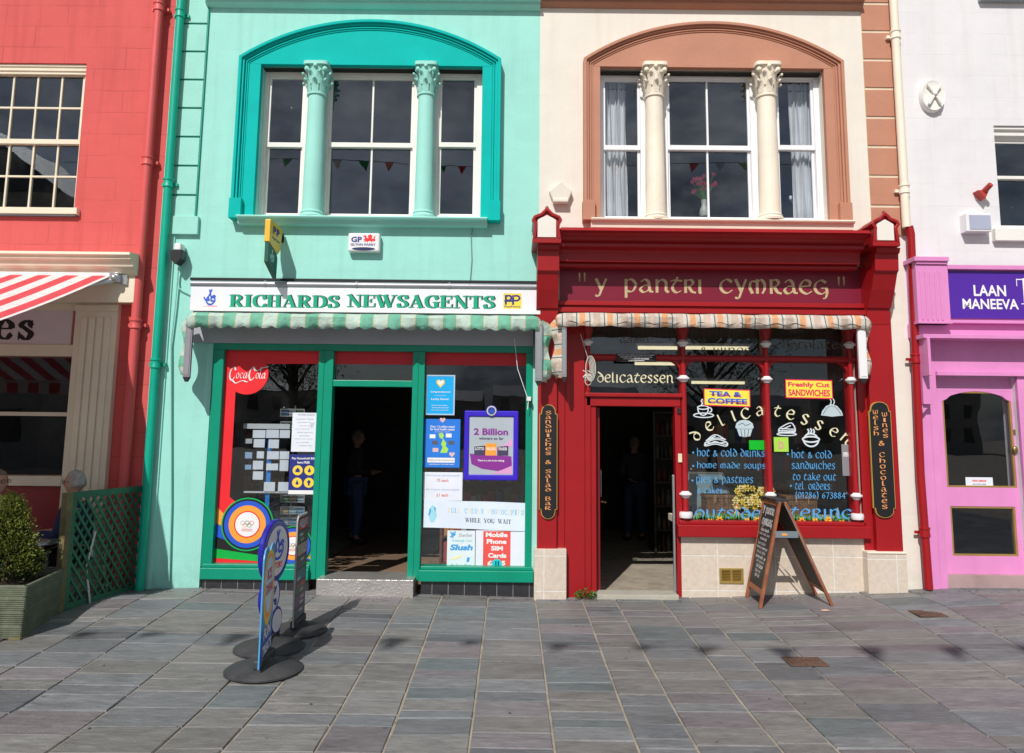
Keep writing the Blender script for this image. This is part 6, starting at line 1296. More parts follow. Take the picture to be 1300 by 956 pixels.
lb = B(); letter(lb, 'Sherbet', qm, (.4, .84, .9, .93), 'sans', slant=.2, m=3); strokes(lb, qm, [[(.12,.95),(.2,.88),(.28,.96)], [(.2,.95),(.2,.82)], [(.12,.84),(.28,.9)]], a=.02, m=0); letter(lb, 'Amazingly Cool', qm, (.15, .7, .9, .78), 'bold', m=1, slant=.2)
letter(lb, 'Slush', qm, (.1, .5, .92, .65), 'bold', weight=2, m=0, slant=.15); lb.face([qm(u, v, .0006) for u, v in [(.1,.27),(.3,.33),(.58,.4),(.5,.33),(.3,.27)]], 2); lb.face([qm(u, v, .0006) for u, v in [(.7,.2),(.8,.22),(.82,.33),(.72,.32)]], 0); letter(lb, 'I\'m Sooo Tasty', qm, (.15, .07, .9, .16), 'bold', m=4)
lb.build('print', [K('slush_blue', (.05,.35,.75)), K('aqua', (.3,.65,.7)), K('straw', (.9,.8,.4)), I_grey, K('leafy', (.1,.45,.4))], t, fix=False)
t, qm = sheet('poster', 'white and red poster for mobile phone SIM cards low in the right newsagent window', (603.8, 673.5, 667, 724), I_paper)
lb = B(); rectm(lb, qm, .15, .06, .7, .98, 1)
for s_, u0, u1, v in (('Mobile', .2, .64, .83), ('Phone', .22, .62, .66), ('SIM', .31, .55, .49), ('Cards', .25, .62, .31), ('£4.95', .24, .6, .12)): letter(lb, s_, qm, (u0, v, u1, v+.12), 'bold', weight=2, m=0, lift=.0012)
ellm(lb, qm, .43, .16, .1, .125, 2, .003); strokes(lb, qm, [[(.41,.1),(.41,.22)], [(.46,.1),(.46,.22)]], a=.012, m=3, lift=.004)
lb.build('print', [I_white, K('poster_red', (.82,.09,.08)), I_turq, I_black], t, fix=False)
# stickers and signs behind the delicatessen glass
def window_card(px, label, bg, rows, border=None, y=yl-.004, tilt=0):
    x0, x1, z0, z1 = R(*px, y); P = [Vector((x0, y, z0+tilt)), Vector((x1, y, z0-tilt)), Vector((x0, y, z1+tilt)), Vector((x1, y, z1-tilt))]; q = quadmap(*P)
    t = thing('window_sign', label, 'sign', ((x0+x1)/2, y, z0)); b = B(); b.add([q(0, 0), q(1, 0), q(1, 1), q(0, 1)], [(0, 1, 2, 3)], 1 if border else 0)
    if border: b.add([q(.02, .06, .0006), q(.98, .06, .0006), q(.98, .94, .0006), q(.02, .94, .0006)], [(0, 1, 2, 3)], 0)
    b.build('card', [bg, border or bg], t, fix=False); lb = B(); ms = []
    for s_, bx_, m_ in rows:
        if m_ not in ms: ms.append(m_)
        letter(lb, s_, q, bx_, 'bold', weight=1.8, m=ms.index(m_), lift=.0015)
    if rows: lb.build('lettering', ms, t, fix=False)
I_ys = K('sign_yell', (.88,.78,.08)); I_tr = K('sign_red2', (.8,.03,.1))
window_card((893.5, 494, 952.5, 516), 'yellow tea and coffee sign with red edge in the delicatessen window', I_ys, [('TEA &', (.12, .55, .82, .86), I_blue), ('COFFEE', (.08, .14, .93, .46), I_blue), ('TEA &', (.125, .55, .825, .68), I_tr), ('COFFEE', (.085, .14, .935, .28), I_tr)], I_tr, tilt=.006)
window_card((997, 482, 1057, 506), 'yellow freshly cut sandwiches sign with red edge in the delicatessen window', I_ys, [('Freshly Cut', (.06, .54, .94, .86), I_tr), ('SANDWICHES', (.06, .12, .94, .48), I_tr)], I_tr, tilt=.003)
window_card((951, 559, 971.5, 571), 'bright green hygiene rating sticker in the left pane of the delicatessen', K('sticker_green', (.0,.48,.02)), [])
window_card((982.5, 555, 1001, 573.5), 'lime green square sticker just right of the middle window post', K('sticker_lime', (.4,.72,.08)), [('D', (.3, .2, .7, .7), K('sticker_pink', (.7,.35,.3)))])
window_card((1069, 564, 1078, 604), 'tall grey opening hours card at the right edge of the delicatessen window', K('card_grey', (.25,.25,.27)), [('OPEN', (.15, .6, .9, .75), I_white)], y=yl)
window_card((1226, 606, 1260.5, 618.5), 'small white charity sticker on the glass of the pink door', I_paper, [('PIANO LESSONS', (.25, .55, .75, .75), I_red), ('ask inside today', (.25, .2, .75, .4), I_grey)], y=.074)
# ================================================================== CHALKBOARD A-FRAME
def gl(px, py):
    x, y = G(px, py, 0.03); return Vector((x, y, gz(x, y)+.006))
yF, yB = -.56, -.08
def gp_(px, py, y): x = X(px, py, y); return Vector((x, y, gz(x, y)+.006))
LF, LB, RF, RB = gp_(965, 772, yF), gp_(948, 758, yB), gp_(1056, 768, yF), gp_(1036, 752, yB)
tx = X(993, 634, yF); topz = Z(636, yF, 993)-.01; TF = Vector((tx, yF+.02, topz)); TB = Vector((tx, yB-.02, topz))
ab = thing('chalkboard', 'folding wooden A-board with a chalked menu standing outside the delicatessen', 'chalkboard', ((LF.x+RF.x)/2, (LF.y+LB.y)/2, gz(3, -.3)))
def beam(b, p, q, w, d, out, m=0):
    p, q = Vector(p), Vector(q); ax = (q-p)/2; l = ax.normalized(); s = l.cross(Vector(out)).normalized(); o = s.cross(l).normalized(); b.obox((p+q)/2, s*w/2, o*d/2, ax, m)
def leaf(F_, B_, TFp, TBp, sgn, slate, text):
    nrm = (B_-F_).cross(TFp-F_).normalized()
    if nrm.x*sgn < 0: nrm = -nrm
    fr = B(); beam(fr, F_, TFp, .045, .028, nrm); beam(fr, B_, TBp, .045, .028, nrm)
    u = (B_-F_).normalized()
    def P(s, t): return F_.lerp(B_, s).lerp(TFp.lerp(TBp, s), t)
    beam(fr, P(.04, .14), P(.96, .14), .05, .024, nrm); beam(fr, P(.04, .975), P(.96, .975), .05, .024, nrm)
    o = fr.build('leaf_frame', M_wood, ab, bevel=.003)
    bb = B(); q = [P(.05, .16)+nrm*.006, P(.95, .16)+nrm*.006, P(.95, .96)+nrm*.006, P(.05, .96)+nrm*.006]; r = [p-nrm*.012 for p in q]
    bb.add(q+r, [(0,1,2,3),(7,6,5,4),(0,4,5,1),(1,5,6,2),(2,6,7,3),(3,7,4,0)]); bb.build('board', slate, o)
    return P, nrm, o
M_slate = surf('blackboard', (.028, .03, .03), .6, .25, vscale=6, bump=.1, dirt=.5, dirtcol=(.07,.07,.068)); M_back = surf('board_back', (.12, .115, .10), .8, .15, bump=.1)
P, nr, of = leaf(LF, LB, TF+Vector((-.02,0,0)), TB+Vector((-.02,0,0)), -1, M_slate, True)
P2, nr2, of2 = leaf(RF, RB, TF+Vector((.03,0,0)), TB+Vector((.03,0,0)), 1, M_back, False)
qm = quadmap(P(.93, .17)+nr*.0085, P(.07, .17)+nr*.0085, P(.93, .95)+nr*.0085, P(.07, .95)+nr*.0085, n=nr); lb = B()
letter(lb, 'y', qm, (.05, .87, .2, .98), 'uncial', weight=2); letter(lb, 'pantri', qm, (.28, .85, .9, .975), 'uncial', weight=1.9); letter(lb, 'cymraeg', qm, (.12, .7, .92, .825), 'uncial', weight=1.9)
rr = random.Random(4)
for k, (s_, u0, u1) in enumerate((('bara brith', .15, .8), ('home made soup', .08, .9), ('& fresh roll', .2, .75), ('ham salad', .1, .7), ('cheese & onion pie', .06, .92), ('tea or coffee', .14, .82), ('scones with jam', .1, .9), ('hot pasties', .25, .85), ('ice cream', .3, .8), ('take out', .25, .7), ('sit in', .3, .66))):
    v = .655-.056*k; letter(lb, s_, qm, (u0, v, u1, v+.045), 'uncial', weight=1.7, m=k % 2)
lb.build('chalk_lettering', [K('chalk_white', (.72,.73,.72)), K('chalk_soft', (.5,.5,.52))], of, fix=False)
b = B(); zs = .83; p0 = LF.lerp(TF, (zs)/topz); p1 = RF.lerp(TF, zs/topz); b.obox(((p0.x+p1.x)/2, p0.y-.02, zs), ((p1.x-p0.x)/2+.02, 0, 0), (0, .003, 0), (0, 0, .032)); s = b.build('strap', surf('strap_grey', (.17, .22, .25), .6, .1), ab)
b = B(); disc(b, (p0.x+p1.x)/2-.02, zs, p0.y-.024, .011, 0, 16, rx=.032); b.build('badge', I_orange, s, fix=False)
b = B(); beam(b, TF+Vector((-.06, 0, .0)), TF+Vector((.07, 0, .0)), .03, .02, (0, 0, 1)); beam(b, TB+Vector((-.06, 0, .0)), TB+Vector((.07, 0, .0)), .03, .02, (0, 0, 1)); b.obox((tx+.005, (TF.y+TB.y)/2, topz+.016), (.06, 0, 0), (0, abs(TF.y-TB.y)/2+.02, 0), (0, 0, .005)); b.build('hinge', M_rubber, ab, bevel=.002)
b = B(); q0 = LB.lerp(TB, .55)+Vector((.04, 0, 0)); b.tube([q0, (lerp(q0.x, RB.x, .75), RB.y-.04, gz(3, -.1)+.05)], .006, 6); b.build('stay', surf('pale_stay', (.6,.5,.38), .7), ab)
for (F_, T_, nrm) in ((LF, TF, nr), (RF, TF, nr2)):
    b = B(); s_ = Vector((-.024 if nrm.x < 0 else .024, -.0, 0)); b.tube([F_.lerp(T_, .14)+nrm*.012+Vector((0,-.018,0)), F_.lerp(T_, .97)+nrm*.012+Vector((0,-.018,0))], .005, 6); b.build('edging', M_alu, ab)

# ================================================================== PAVEMENT SIGNS
def base(t, c, r, m, h=.055):
    z = gz(c[0], c[1])+.006; b = B(); b.lathe(c, [(r, z), (r*1.0, z+.012), (r*.93, z+.026), (r*.7, z+.045), (r*.35, z+.06), (r*.2, z+.085), (0.001, z+.09)], 36); k = b.build('base', m, t, smooth=True)
    b = B(); b.obox((c[0], c[1], z+.085), (.03, 0, 0), (0, r*.62, 0), (0, 0, .035)); b.build('socket', m, t, bevel=.015); return z
def upright(px, py, w, h, rot):
    x, y = G(px, py); return x, y
def turn(deg):
    global ux, nx
    rot = math.radians(deg); ux = Vector((-math.sin(rot), math.cos(rot), 0)); nx = Vector((ux.y, -ux.x, 0))   # ux runs along the board, away from the street
turn(8)
def board_pts(c, z0, prof, off=0): return [Vector((c[0], c[1], z0))+ux*u+Vector((0, 0, v))+nx*off for u, v in prof]
def slabby(prof, c, z0, th, name, mat, t, bev=.003):
    b = B(); n = len(prof); a = board_pts(c, z0, prof, th/2); d_ = board_pts(c, z0, prof, -th/2)
    b.add(a+d_, [tuple(range(n)), tuple(range(2*n-1, n-1, -1))]+[(i, i+n, (i+1) % n+n, (i+1) % n) for i in range(n)]); return b.build(name, mat, t, bevel=bev)
# 1: ice cream board with two bumps on top
c = G(335, 852); t = thing('pavement_sign', 'blue ice cream flyer board with a two lobed top, nearest of the three pavement signs', 'pavement sign', (c[0], c[1], 0), 'pavement signs on round black bases')
z = base(t, c, .285, M_rubber)
hh = .91; w2 = .23
prof = [(-w2, .07), (w2, .07), (w2, hh-.1)]+[(w2*.52+w2*.48*math.cos(a_), hh-.1+.1*math.sin(a_)) for a_ in [math.pi*i/10 for i in range(1, 10)]]+[(-w2*.52+w2*.48*math.cos(a_), hh-.1+.1*math.sin(a_)) for a_ in [math.pi*i/10 for i in range(1, 10)]]+[(-w2, hh-.1)]
pn = slabby(prof, c, z, .012, 'panel', surf('sign_sky', (.10,.36,.66), .35, .05, bump=.03), t, .002)
e_ = [Vector((c[0], c[1], z))+nx*.0066+ux*u for u in (-w2, w2)]
def side_map(c, z, w2, z0, z1, off=.0066): a = Vector((c[0], c[1], z))+nx*off; return quadmap(a-ux*w2+Vector((0,0,z0)), a+ux*w2+Vector((0,0,z0)), a-ux*w2+Vector((0,0,z1)), a+ux*w2+Vector((0,0,z1)), n=nx)
qm = side_map(c, z, w2, .07, hh); lb = B()
for i, (m_, q) in enumerate(((1, 1.0), (2, .86), (3, .74))):
    pts = [(.5+.46*q*math.cos(a_)*(1 if math.sin(a_) < 0 else 1), .72+(.24*q*math.sin(a_) if math.sin(a_) > 0 else .42*q*math.sin(a_))) for a_ in [2*math.pi*k/28 for k in range(28)]]; lb.face([qm(u, v, .0005+.0006*i) for u, v in pts], m_)
rectm(lb, qm, 0, 0, 1, .3, 4, .0001); letter(lb, 'ICE', qm, (.3, .7, .7, .8), 'bold', weight=2, m=5, lift=.003); letter(lb, 'CREAM', qm, (.2, .58, .8, .67), 'bold', weight=2, m=5, lift=.003)
letter(lb, 'FUN', qm, (.2, .2, .8, .3), 'bold', weight=2, m=0, lift=.003); letter(lb, 'TREATS', qm, (.15, .07, .9, .16), 'bold', weight=2, m=0, lift=.003); rectm(lb, qm, .02, .56, .98, .565, 0, .004)
lb.build('print', [I_white, I_yellow, I_orange, K('pale_sky', (.5,.72,.85)), K('strong_blue', (.02,.14,.5)), K('berry', (.6,.1,.15))], pn, fix=False)
# 2: three stacked discs
turn(-7); c = G(342, 824); t = thing('pavement_sign', 'dark blue sign made of three round discs, middle of the three pavement signs', 'pavement sign', (c[0], c[1], 0), 'pavement signs on round black bases')
z = base(t, c, .28, M_rubber)
M_db = surf('royal_blue_plastic', (.02, .02, .33), .25, .04, bump=.03)
for i, (zc, r, uo, txt) in enumerate(((.77, .255, -.0, ''), (.42, .165, -.05, 'Play|here'), (.2, .115, .07, ''))):
    prof = [(uo+r*math.cos(2*math.pi*k/36), zc+r*math.sin(2*math.pi*k/36)) for k in range(36)]
    dk = slabby(prof, c, z, .05-.004*i, 'disc', M_db, t, .014); a = Vector((c[0], c[1], z+zc))+nx*(.0256-.002*i)+ux*uo
    qm = quadmap(a-ux*r*.7-Vector((0,0,r*.7)), a+ux*r*.7-Vector((0,0,r*.7)), a-ux*r*.7+Vector((0,0,r*.7)), a+ux*r*.7+Vector((0,0,r*.7)), n=nx); lb = B(); ellm(lb, qm, .5, .5, .56, .56, 0, .001, 36)
    if i == 0: fingers(lb, lambda u, v, l=0: qm(.15+.7*u, .3+.65*v, l+.001), m=1, a=.05); letter(lb, 'LOTTERY', qm, (.2, .1, .8, .24), 'bold', weight=1.5, m=2, lift=.002)
    if txt:
        for k, s_ in enumerate(txt.split('|')): letter(lb, s_, qm, (.12, .52-.4*k, .88, .88-.4*k), 'bold', weight=2, m=3, lift=.002)
    lb.build('print', [K('disc_white', (.78,.78,.82)), I_blue, I_red, I_navy], dk, fix=False)
b = B(); b.obox((c[0], c[1], z+.12), nx*.016, ux*.03, (0, 0, .06)); b.build('stem', M_db, t)
# 3: flyer board
turn(2); c = G(378, 802); t = thing('pavement_sign', 'narrow board of dark flyers, farthest of the three pavement signs by the shop', 'pavement sign', (c[0], c[1], 0), 'pavement signs on round black bases')
z = base(t, c, .25, M_rubber); w3 = .19; hh = 1.0
prof = [(-w3, .07), (w3, .07), (w3, hh-.04), (w3-.04, hh), (-w3+.04, hh), (-w3, hh-.04)]
pn = slabby(prof, c, z, .014, 'panel', K('grey_edge', (.4,.4,.4)), t, .002); qm = side_map(c, z, w3-.01, .09, hh-.02, .0078); lb = B()
rectm(lb, qm, 0, 0, 1, 1, 0, 0)
rr = random.Random(5)
for k in range(8):
    v0 = .02+k*.122; rectm(lb, qm, .04, v0, .96, v0+.112, [1, 2, 3, 4, 1, 5, 3, 6][k], .0006)
    for j in range(2): u = rr.uniform(.1, .55); rectm(lb, qm, u, v0+.015+.05*j, u+.3, v0+.04+.05*j, [4, 7, 5, 7][(k+j) % 4], .0012)
letter(lb, 'NEWS', qm, (.1, .9, .9, .98), 'bold', weight=2, m=7, lift=.002); letter(lb, 'Lotto', qm, (.1, .33, .9, .39), 'bold', weight=2, m=6, lift=.002)
lb.build('print', [I_black, K('fly_grey', (.12,.12,.13)), K('fly_purple', (.16,.1,.2)), K('fly_green', (.06,.14,.1)), K('fly_teal', (.05,.2,.22)), K('fly_tan', (.4,.34,.25)), K('fly_red', (.45,.05,.05)), K('fly_pale', (.45,.48,.5))], pn, fix=False)

# ================================================================== TRELLIS, PLANTER, SHRUB
A0 = Vector((*G(180, 747, .1), 0)); A1 = Vector((*G(71, 783, .06), 0)); du = (A1-A0); Lt = du.length; du.normalize(); dn = Vector((-du.y, du.x, 0))
M_tg = surf('trellis_green', (.035, .16, .09), .6, .2, vscale=9, bump=.25, dirt=.5, dirtcol=(.05,.07,.045)); M_post = surf('weathered_post', (.17, .15, .07), .8, .3, vscale=8, bump=.4, dirt=.7, dirtcol=(.28,.12,.05))
t = thing('trellis_screen', 'dark green diagonal trellis screen beside the cafe tables', 'trellis', (A1.x, A1.y, 0))
zb0, zt0_ = .10, 1.2
def TP(u, z, o=0): return A0+du*u+dn*o+Vector((0, 0, z))
b = B()
for z in (zb0+.03, zt0_-.03): b.obox(TP(Lt/2, z), du*(Lt/2-.03), dn*.016, (0, 0, .03))
b.obox(TP(.025, (zb0+zt0_)/2), du*.022, dn*.018, (0, 0, (zt0_-zb0)/2)); b.obox(TP(Lt-.09, (zb0+zt0_)/2), du*.024, dn*.0165, (0, 0, (zt0_-zb0)/2-.001)); b.build('frame', M_tg, t, bevel=.003)
b = B(); b.obox(TP(Lt-.02, .6), du*.034, dn*.034, (0, 0, .6)); b.build('post', M_post, t, bevel=.004)
u0, u1, z0, z1 = .04, Lt-.1, zb0+.055, zt0_-.055
for lay, sg in ((.007, 1), (-.007, -1)):
    b = B(); k = -2.0; slope_ = 1.35
    while k < 3.0:
        pts = []
        for uu in (u0, u1):
            zv = (zb0+k)+sg*slope_*(uu-(u0 if sg > 0 else u0)); 
            if z0 <= zv <= z1: pts.append((uu, zv))
        for zv in (z0, z1):
            uu = u0+sg*(zv-zb0-k)/slope_
            if u0 < uu < u1: pts.append((uu, zv))
        if len(pts) >= 2:
            p, q = TP(pts[0][0], pts[0][1], lay), TP(pts[1][0], pts[1][1], lay)
            if (q-p).length > .05: ax = (q-p)/2; l = ax.normalized(); s_ = l.cross(dn).normalized(); b.obox((p+q)/2, s_*.0125, dn*.0045, ax*1.02)
        k += .128
    b.build('lattice', M_tg, t)
# planter
C0 = G(25, 812, .06); C1x, C1y = G(71, 783, .07)
P0 = Vector((C0[0], C0[1], 0)); ex = Vector((-1, -.02, 0)).normalized(); ey = (Vector((C1x, C1y, 0))-P0); Ly = ey.length; ey.normalize(); Lx = .85
M_dk = surf('decking_green', (.155, .175, .12), .8, .3, vscale=7, bump=.35, dirt=.6, dirtcol=(.10,.11,.075))
t = thing('planter', 'square planter box of ribbed green decking boards with a clipped conifer', 'planter', (P0.x, P0.y, 0))
def PQ(a, c, z): f = 1+.07*(z/.5); cc = P0+ex*Lx/2+ey*Ly/2; return Vector(cc)+((P0+ex*a+ey*c)-cc)*f+Vector((0, 0, z))
b = B(); nb = 4; zb0_, ztp = .07, .50
for (pa, pb, outw) in (((0, 0), (Lx, 0), -ey), ((0, 0), (0, Ly), -ex), ((Lx, 0), (Lx, Ly), ex), ((0, Ly), (Lx, Ly), ey)):
    n = 26
    for i in range(n):
        if i % 7 == 6: continue
        z_a = lerp(zb0_, ztp, i/n); z_b = lerp(zb0_, ztp, (i+.62)/n); k = .006
        q = [PQ(*pa, z_a), PQ(*pb, z_a), PQ(*pb, z_b), PQ(*pa, z_b)]; o = Vector(outw)*k; o2 = Vector(outw)*-.02
        vs = [p+o for p in q]+[p+o2 for p in q]; b.add(vs, [(0,1,2,3),(7,6,5,4),(0,4,5,1),(1,5,6,2),(2,6,7,3),(3,7,4,0)])
    q = [PQ(*pa, zb0_), PQ(*pb, zb0_), PQ(*pb, ztp), PQ(*pa, ztp)]; vs = [p for p in q]+[p-Vector(outw)*.021 for p in q]; b.add(vs, [(0,1,2,3),(7,6,5,4),(0,4,5,1),(1,5,6,2),(2,6,7,3),(3,7,4,0)])
b.build('side_boards', M_dk, t)
b = B()
for (a, c) in ((0, 0), (Lx, 0), (0, Ly), (Lx, Ly)):
    p = PQ(a*.93+.03, c*.93+.03, .04); b.obox(p, (.05, 0, 0), (0, .05, 0), (0, 0, .04))
b.build('foot', M_post, t, bevel=.004)
b = B(); q = [PQ(.02, .02, .44), PQ(Lx-.02, .02, .44), PQ(Lx-.02, Ly-.02, .44), PQ(.02, Ly-.02, .44)]; b.add(q, [(0, 1, 2, 3)]); b.build('soil', surf('soil', (.05,.035,.025), .95, .3, bump=.6), t, fix=False)
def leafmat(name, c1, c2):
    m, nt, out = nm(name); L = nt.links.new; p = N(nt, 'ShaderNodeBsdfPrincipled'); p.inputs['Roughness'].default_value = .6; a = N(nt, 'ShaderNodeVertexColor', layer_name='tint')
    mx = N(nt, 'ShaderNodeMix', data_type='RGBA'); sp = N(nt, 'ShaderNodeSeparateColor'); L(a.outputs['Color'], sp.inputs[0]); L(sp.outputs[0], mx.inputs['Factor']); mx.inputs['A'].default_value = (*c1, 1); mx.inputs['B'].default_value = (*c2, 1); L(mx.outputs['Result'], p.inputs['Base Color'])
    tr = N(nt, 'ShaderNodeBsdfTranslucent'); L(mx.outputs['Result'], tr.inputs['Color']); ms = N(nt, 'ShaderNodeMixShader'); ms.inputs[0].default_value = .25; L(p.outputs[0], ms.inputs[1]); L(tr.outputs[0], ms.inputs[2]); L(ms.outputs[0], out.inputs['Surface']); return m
rr = random.Random(3)
shx, shy = X(13, 700, -1.3), -1.34
t = thing('conifer_shrub', 'bushy yellow green conical conifer growing in the planter', 'shrub', (shx, shy, .44))
b = B(); b.tube([(shx, shy, .42), (shx+.01, shy, .8), (shx, shy, 1.1)], [.03, .02, .008], 7); b.build('trunk', surf('bark', (.12,.08,.05), .9), t)
b = B(); b.k = []
def sprig(c, d, s, col):
    d = d.normalized(); a = d.cross(Vector((rr.uniform(-1,1), rr.uniform(-1,1), rr.uniform(-1,1)))).normalized()
    b.add([c, c+d*s*.5+a*s*.32, c+d*s, c+d*s*.5-a*s*.32], [(0, 1, 2, 3)]); b.k.append((col, 0, 0))
for i in range(420):
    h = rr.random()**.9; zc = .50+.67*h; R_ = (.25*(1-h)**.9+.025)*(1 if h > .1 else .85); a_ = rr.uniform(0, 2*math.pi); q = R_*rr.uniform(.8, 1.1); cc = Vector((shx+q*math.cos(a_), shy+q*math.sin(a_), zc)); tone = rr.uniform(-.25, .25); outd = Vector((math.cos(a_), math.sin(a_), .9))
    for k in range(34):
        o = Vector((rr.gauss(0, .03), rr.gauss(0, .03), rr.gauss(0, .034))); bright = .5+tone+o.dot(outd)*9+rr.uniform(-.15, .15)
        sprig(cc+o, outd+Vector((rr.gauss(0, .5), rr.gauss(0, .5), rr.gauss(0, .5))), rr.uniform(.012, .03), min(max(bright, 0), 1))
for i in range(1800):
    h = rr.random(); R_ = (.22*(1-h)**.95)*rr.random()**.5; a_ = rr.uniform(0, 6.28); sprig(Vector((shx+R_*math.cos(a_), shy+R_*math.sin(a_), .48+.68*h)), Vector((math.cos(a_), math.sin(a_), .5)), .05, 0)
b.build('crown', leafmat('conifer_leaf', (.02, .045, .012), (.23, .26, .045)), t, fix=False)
# weed in the door corner
wx, wy = X(743, 750, -.12), -.14
b = B(); b.k = []
for i in range(240):
    a_ = rr.uniform(0, 6.28); q = rr.random()**.7*.09; h = rr.uniform(.01, .11)*(1-q*5) if q < .1 else .01; sprig(Vector((wx+q*math.cos(a_)*1.3, wy-.01+q*math.sin(a_)*.6, .01+abs(h)+gz(wx))), Vector((math.cos(a_), math.sin(a_)-.4, rr.uniform(-.1, .9))), rr.uniform(.015, .038), rr.random())
props(b.build('weed', leafmat('weed_leaf', (.03, .09, .015), (.14, .3, .05)), None, fix=False, loc=(wx, wy, .0)), 'small green weed growing at the foot of the delicatessen door frame', 'plant')

# ================================================================== PEOPLE
def head_bm(c, fwd, up=(0, 0, 1), s=1.0):
    "head with brow, eye hollows, nose, lips, chin and ears"
    bm = bmesh.new(); bmesh.ops.create_uvsphere(bm, u_segments=32, v_segments=24, radius=1)
    for v in bm.verts:
        x, y, z = v.co; w = .074; dy = .094; hz = .112
        if z < 0: w *= 1-.28*z*z; dy *= 1-.05*z*z
        X_, Y_, Z_ = x*w, -y*dy, z*hz    # +Y_ is not face; face at y>0 local
        Y_ = y*dy
        if y > 0:
            n = math.exp(-((x/.13)**2))*math.exp(-(((z+.12)/.17)**2)); Y_ += .022*n
            Y_ -= .012*(math.exp(-(((abs(x)-.38)/.16)**2))*math.exp(-(((z-.06)/.12)**2)))
            Y_ += .005*math.exp(-(((z-.22)/.09)**2))*math.exp(-((x/.5)**2))
            Y_ += .006*math.exp(-((x/.25)**2))*math.exp(-(((z+.45)/.07)**2)); Y_ += .009*math.exp(-((x/.28)**2))*math.exp(-(((z+.78)/.16)**2))
        v.co = (X_, Y_, Z_)
    for sgn in (-1, 1):
        e = bmesh.ops.create_uvsphere(bm, u_segments=8, v_segments=6, radius=1)['verts']
        for v in e: v.co = Vector((v.co.x*.008+sgn*.075, v.co.y*.016-.008, v.co.z*.03-.005))
    f = Vector(fwd).normalized(); u = Vector(up); r = f.cross(u).normalized(); u = r.cross(f)
    M_ = Matrix(((r.x, f.x, u.x, c[0]), (r.y, f.y, u.y, c[1]), (r.z, f.z, u.z, c[2]), (0, 0, 0, 1)))
    bm.transform(M_ @ Matrix.Scale(s, 4)); return bm, M_
def skin_mesh(joints, links, sub=2):
    "joints: name -> (pos, radius)"
    names = list(joints); me = bpy.data.meshes.new('s'); me.from_pydata([joints[n][0] for n in names], [(names.index(a), names.index(c)) for a, c in links], [])
    o = bpy.data.objects.new('s', me); COL.objects.link(o); md = o.modifiers.new('k', 'SKIN'); md.use_smooth_shade = True
    for i, n in enumerate(names): r = joints[n][1]; me.skin_vertices[0].data[i].radius = (r, r) if not isinstance(r, tuple) else r
    me.skin_vertices[0].data[0].use_root = True
    s_ = o.modifiers.new('s', 'SUBSURF'); s_.levels = sub; s_.render_levels = sub
    bpy.context.view_layer.update(); m2 = bpy.data.meshes.new_from_object(o.evaluated_get(bpy.context.evaluated_depsgraph_get())); bpy.data.objects.remove(o); return m2
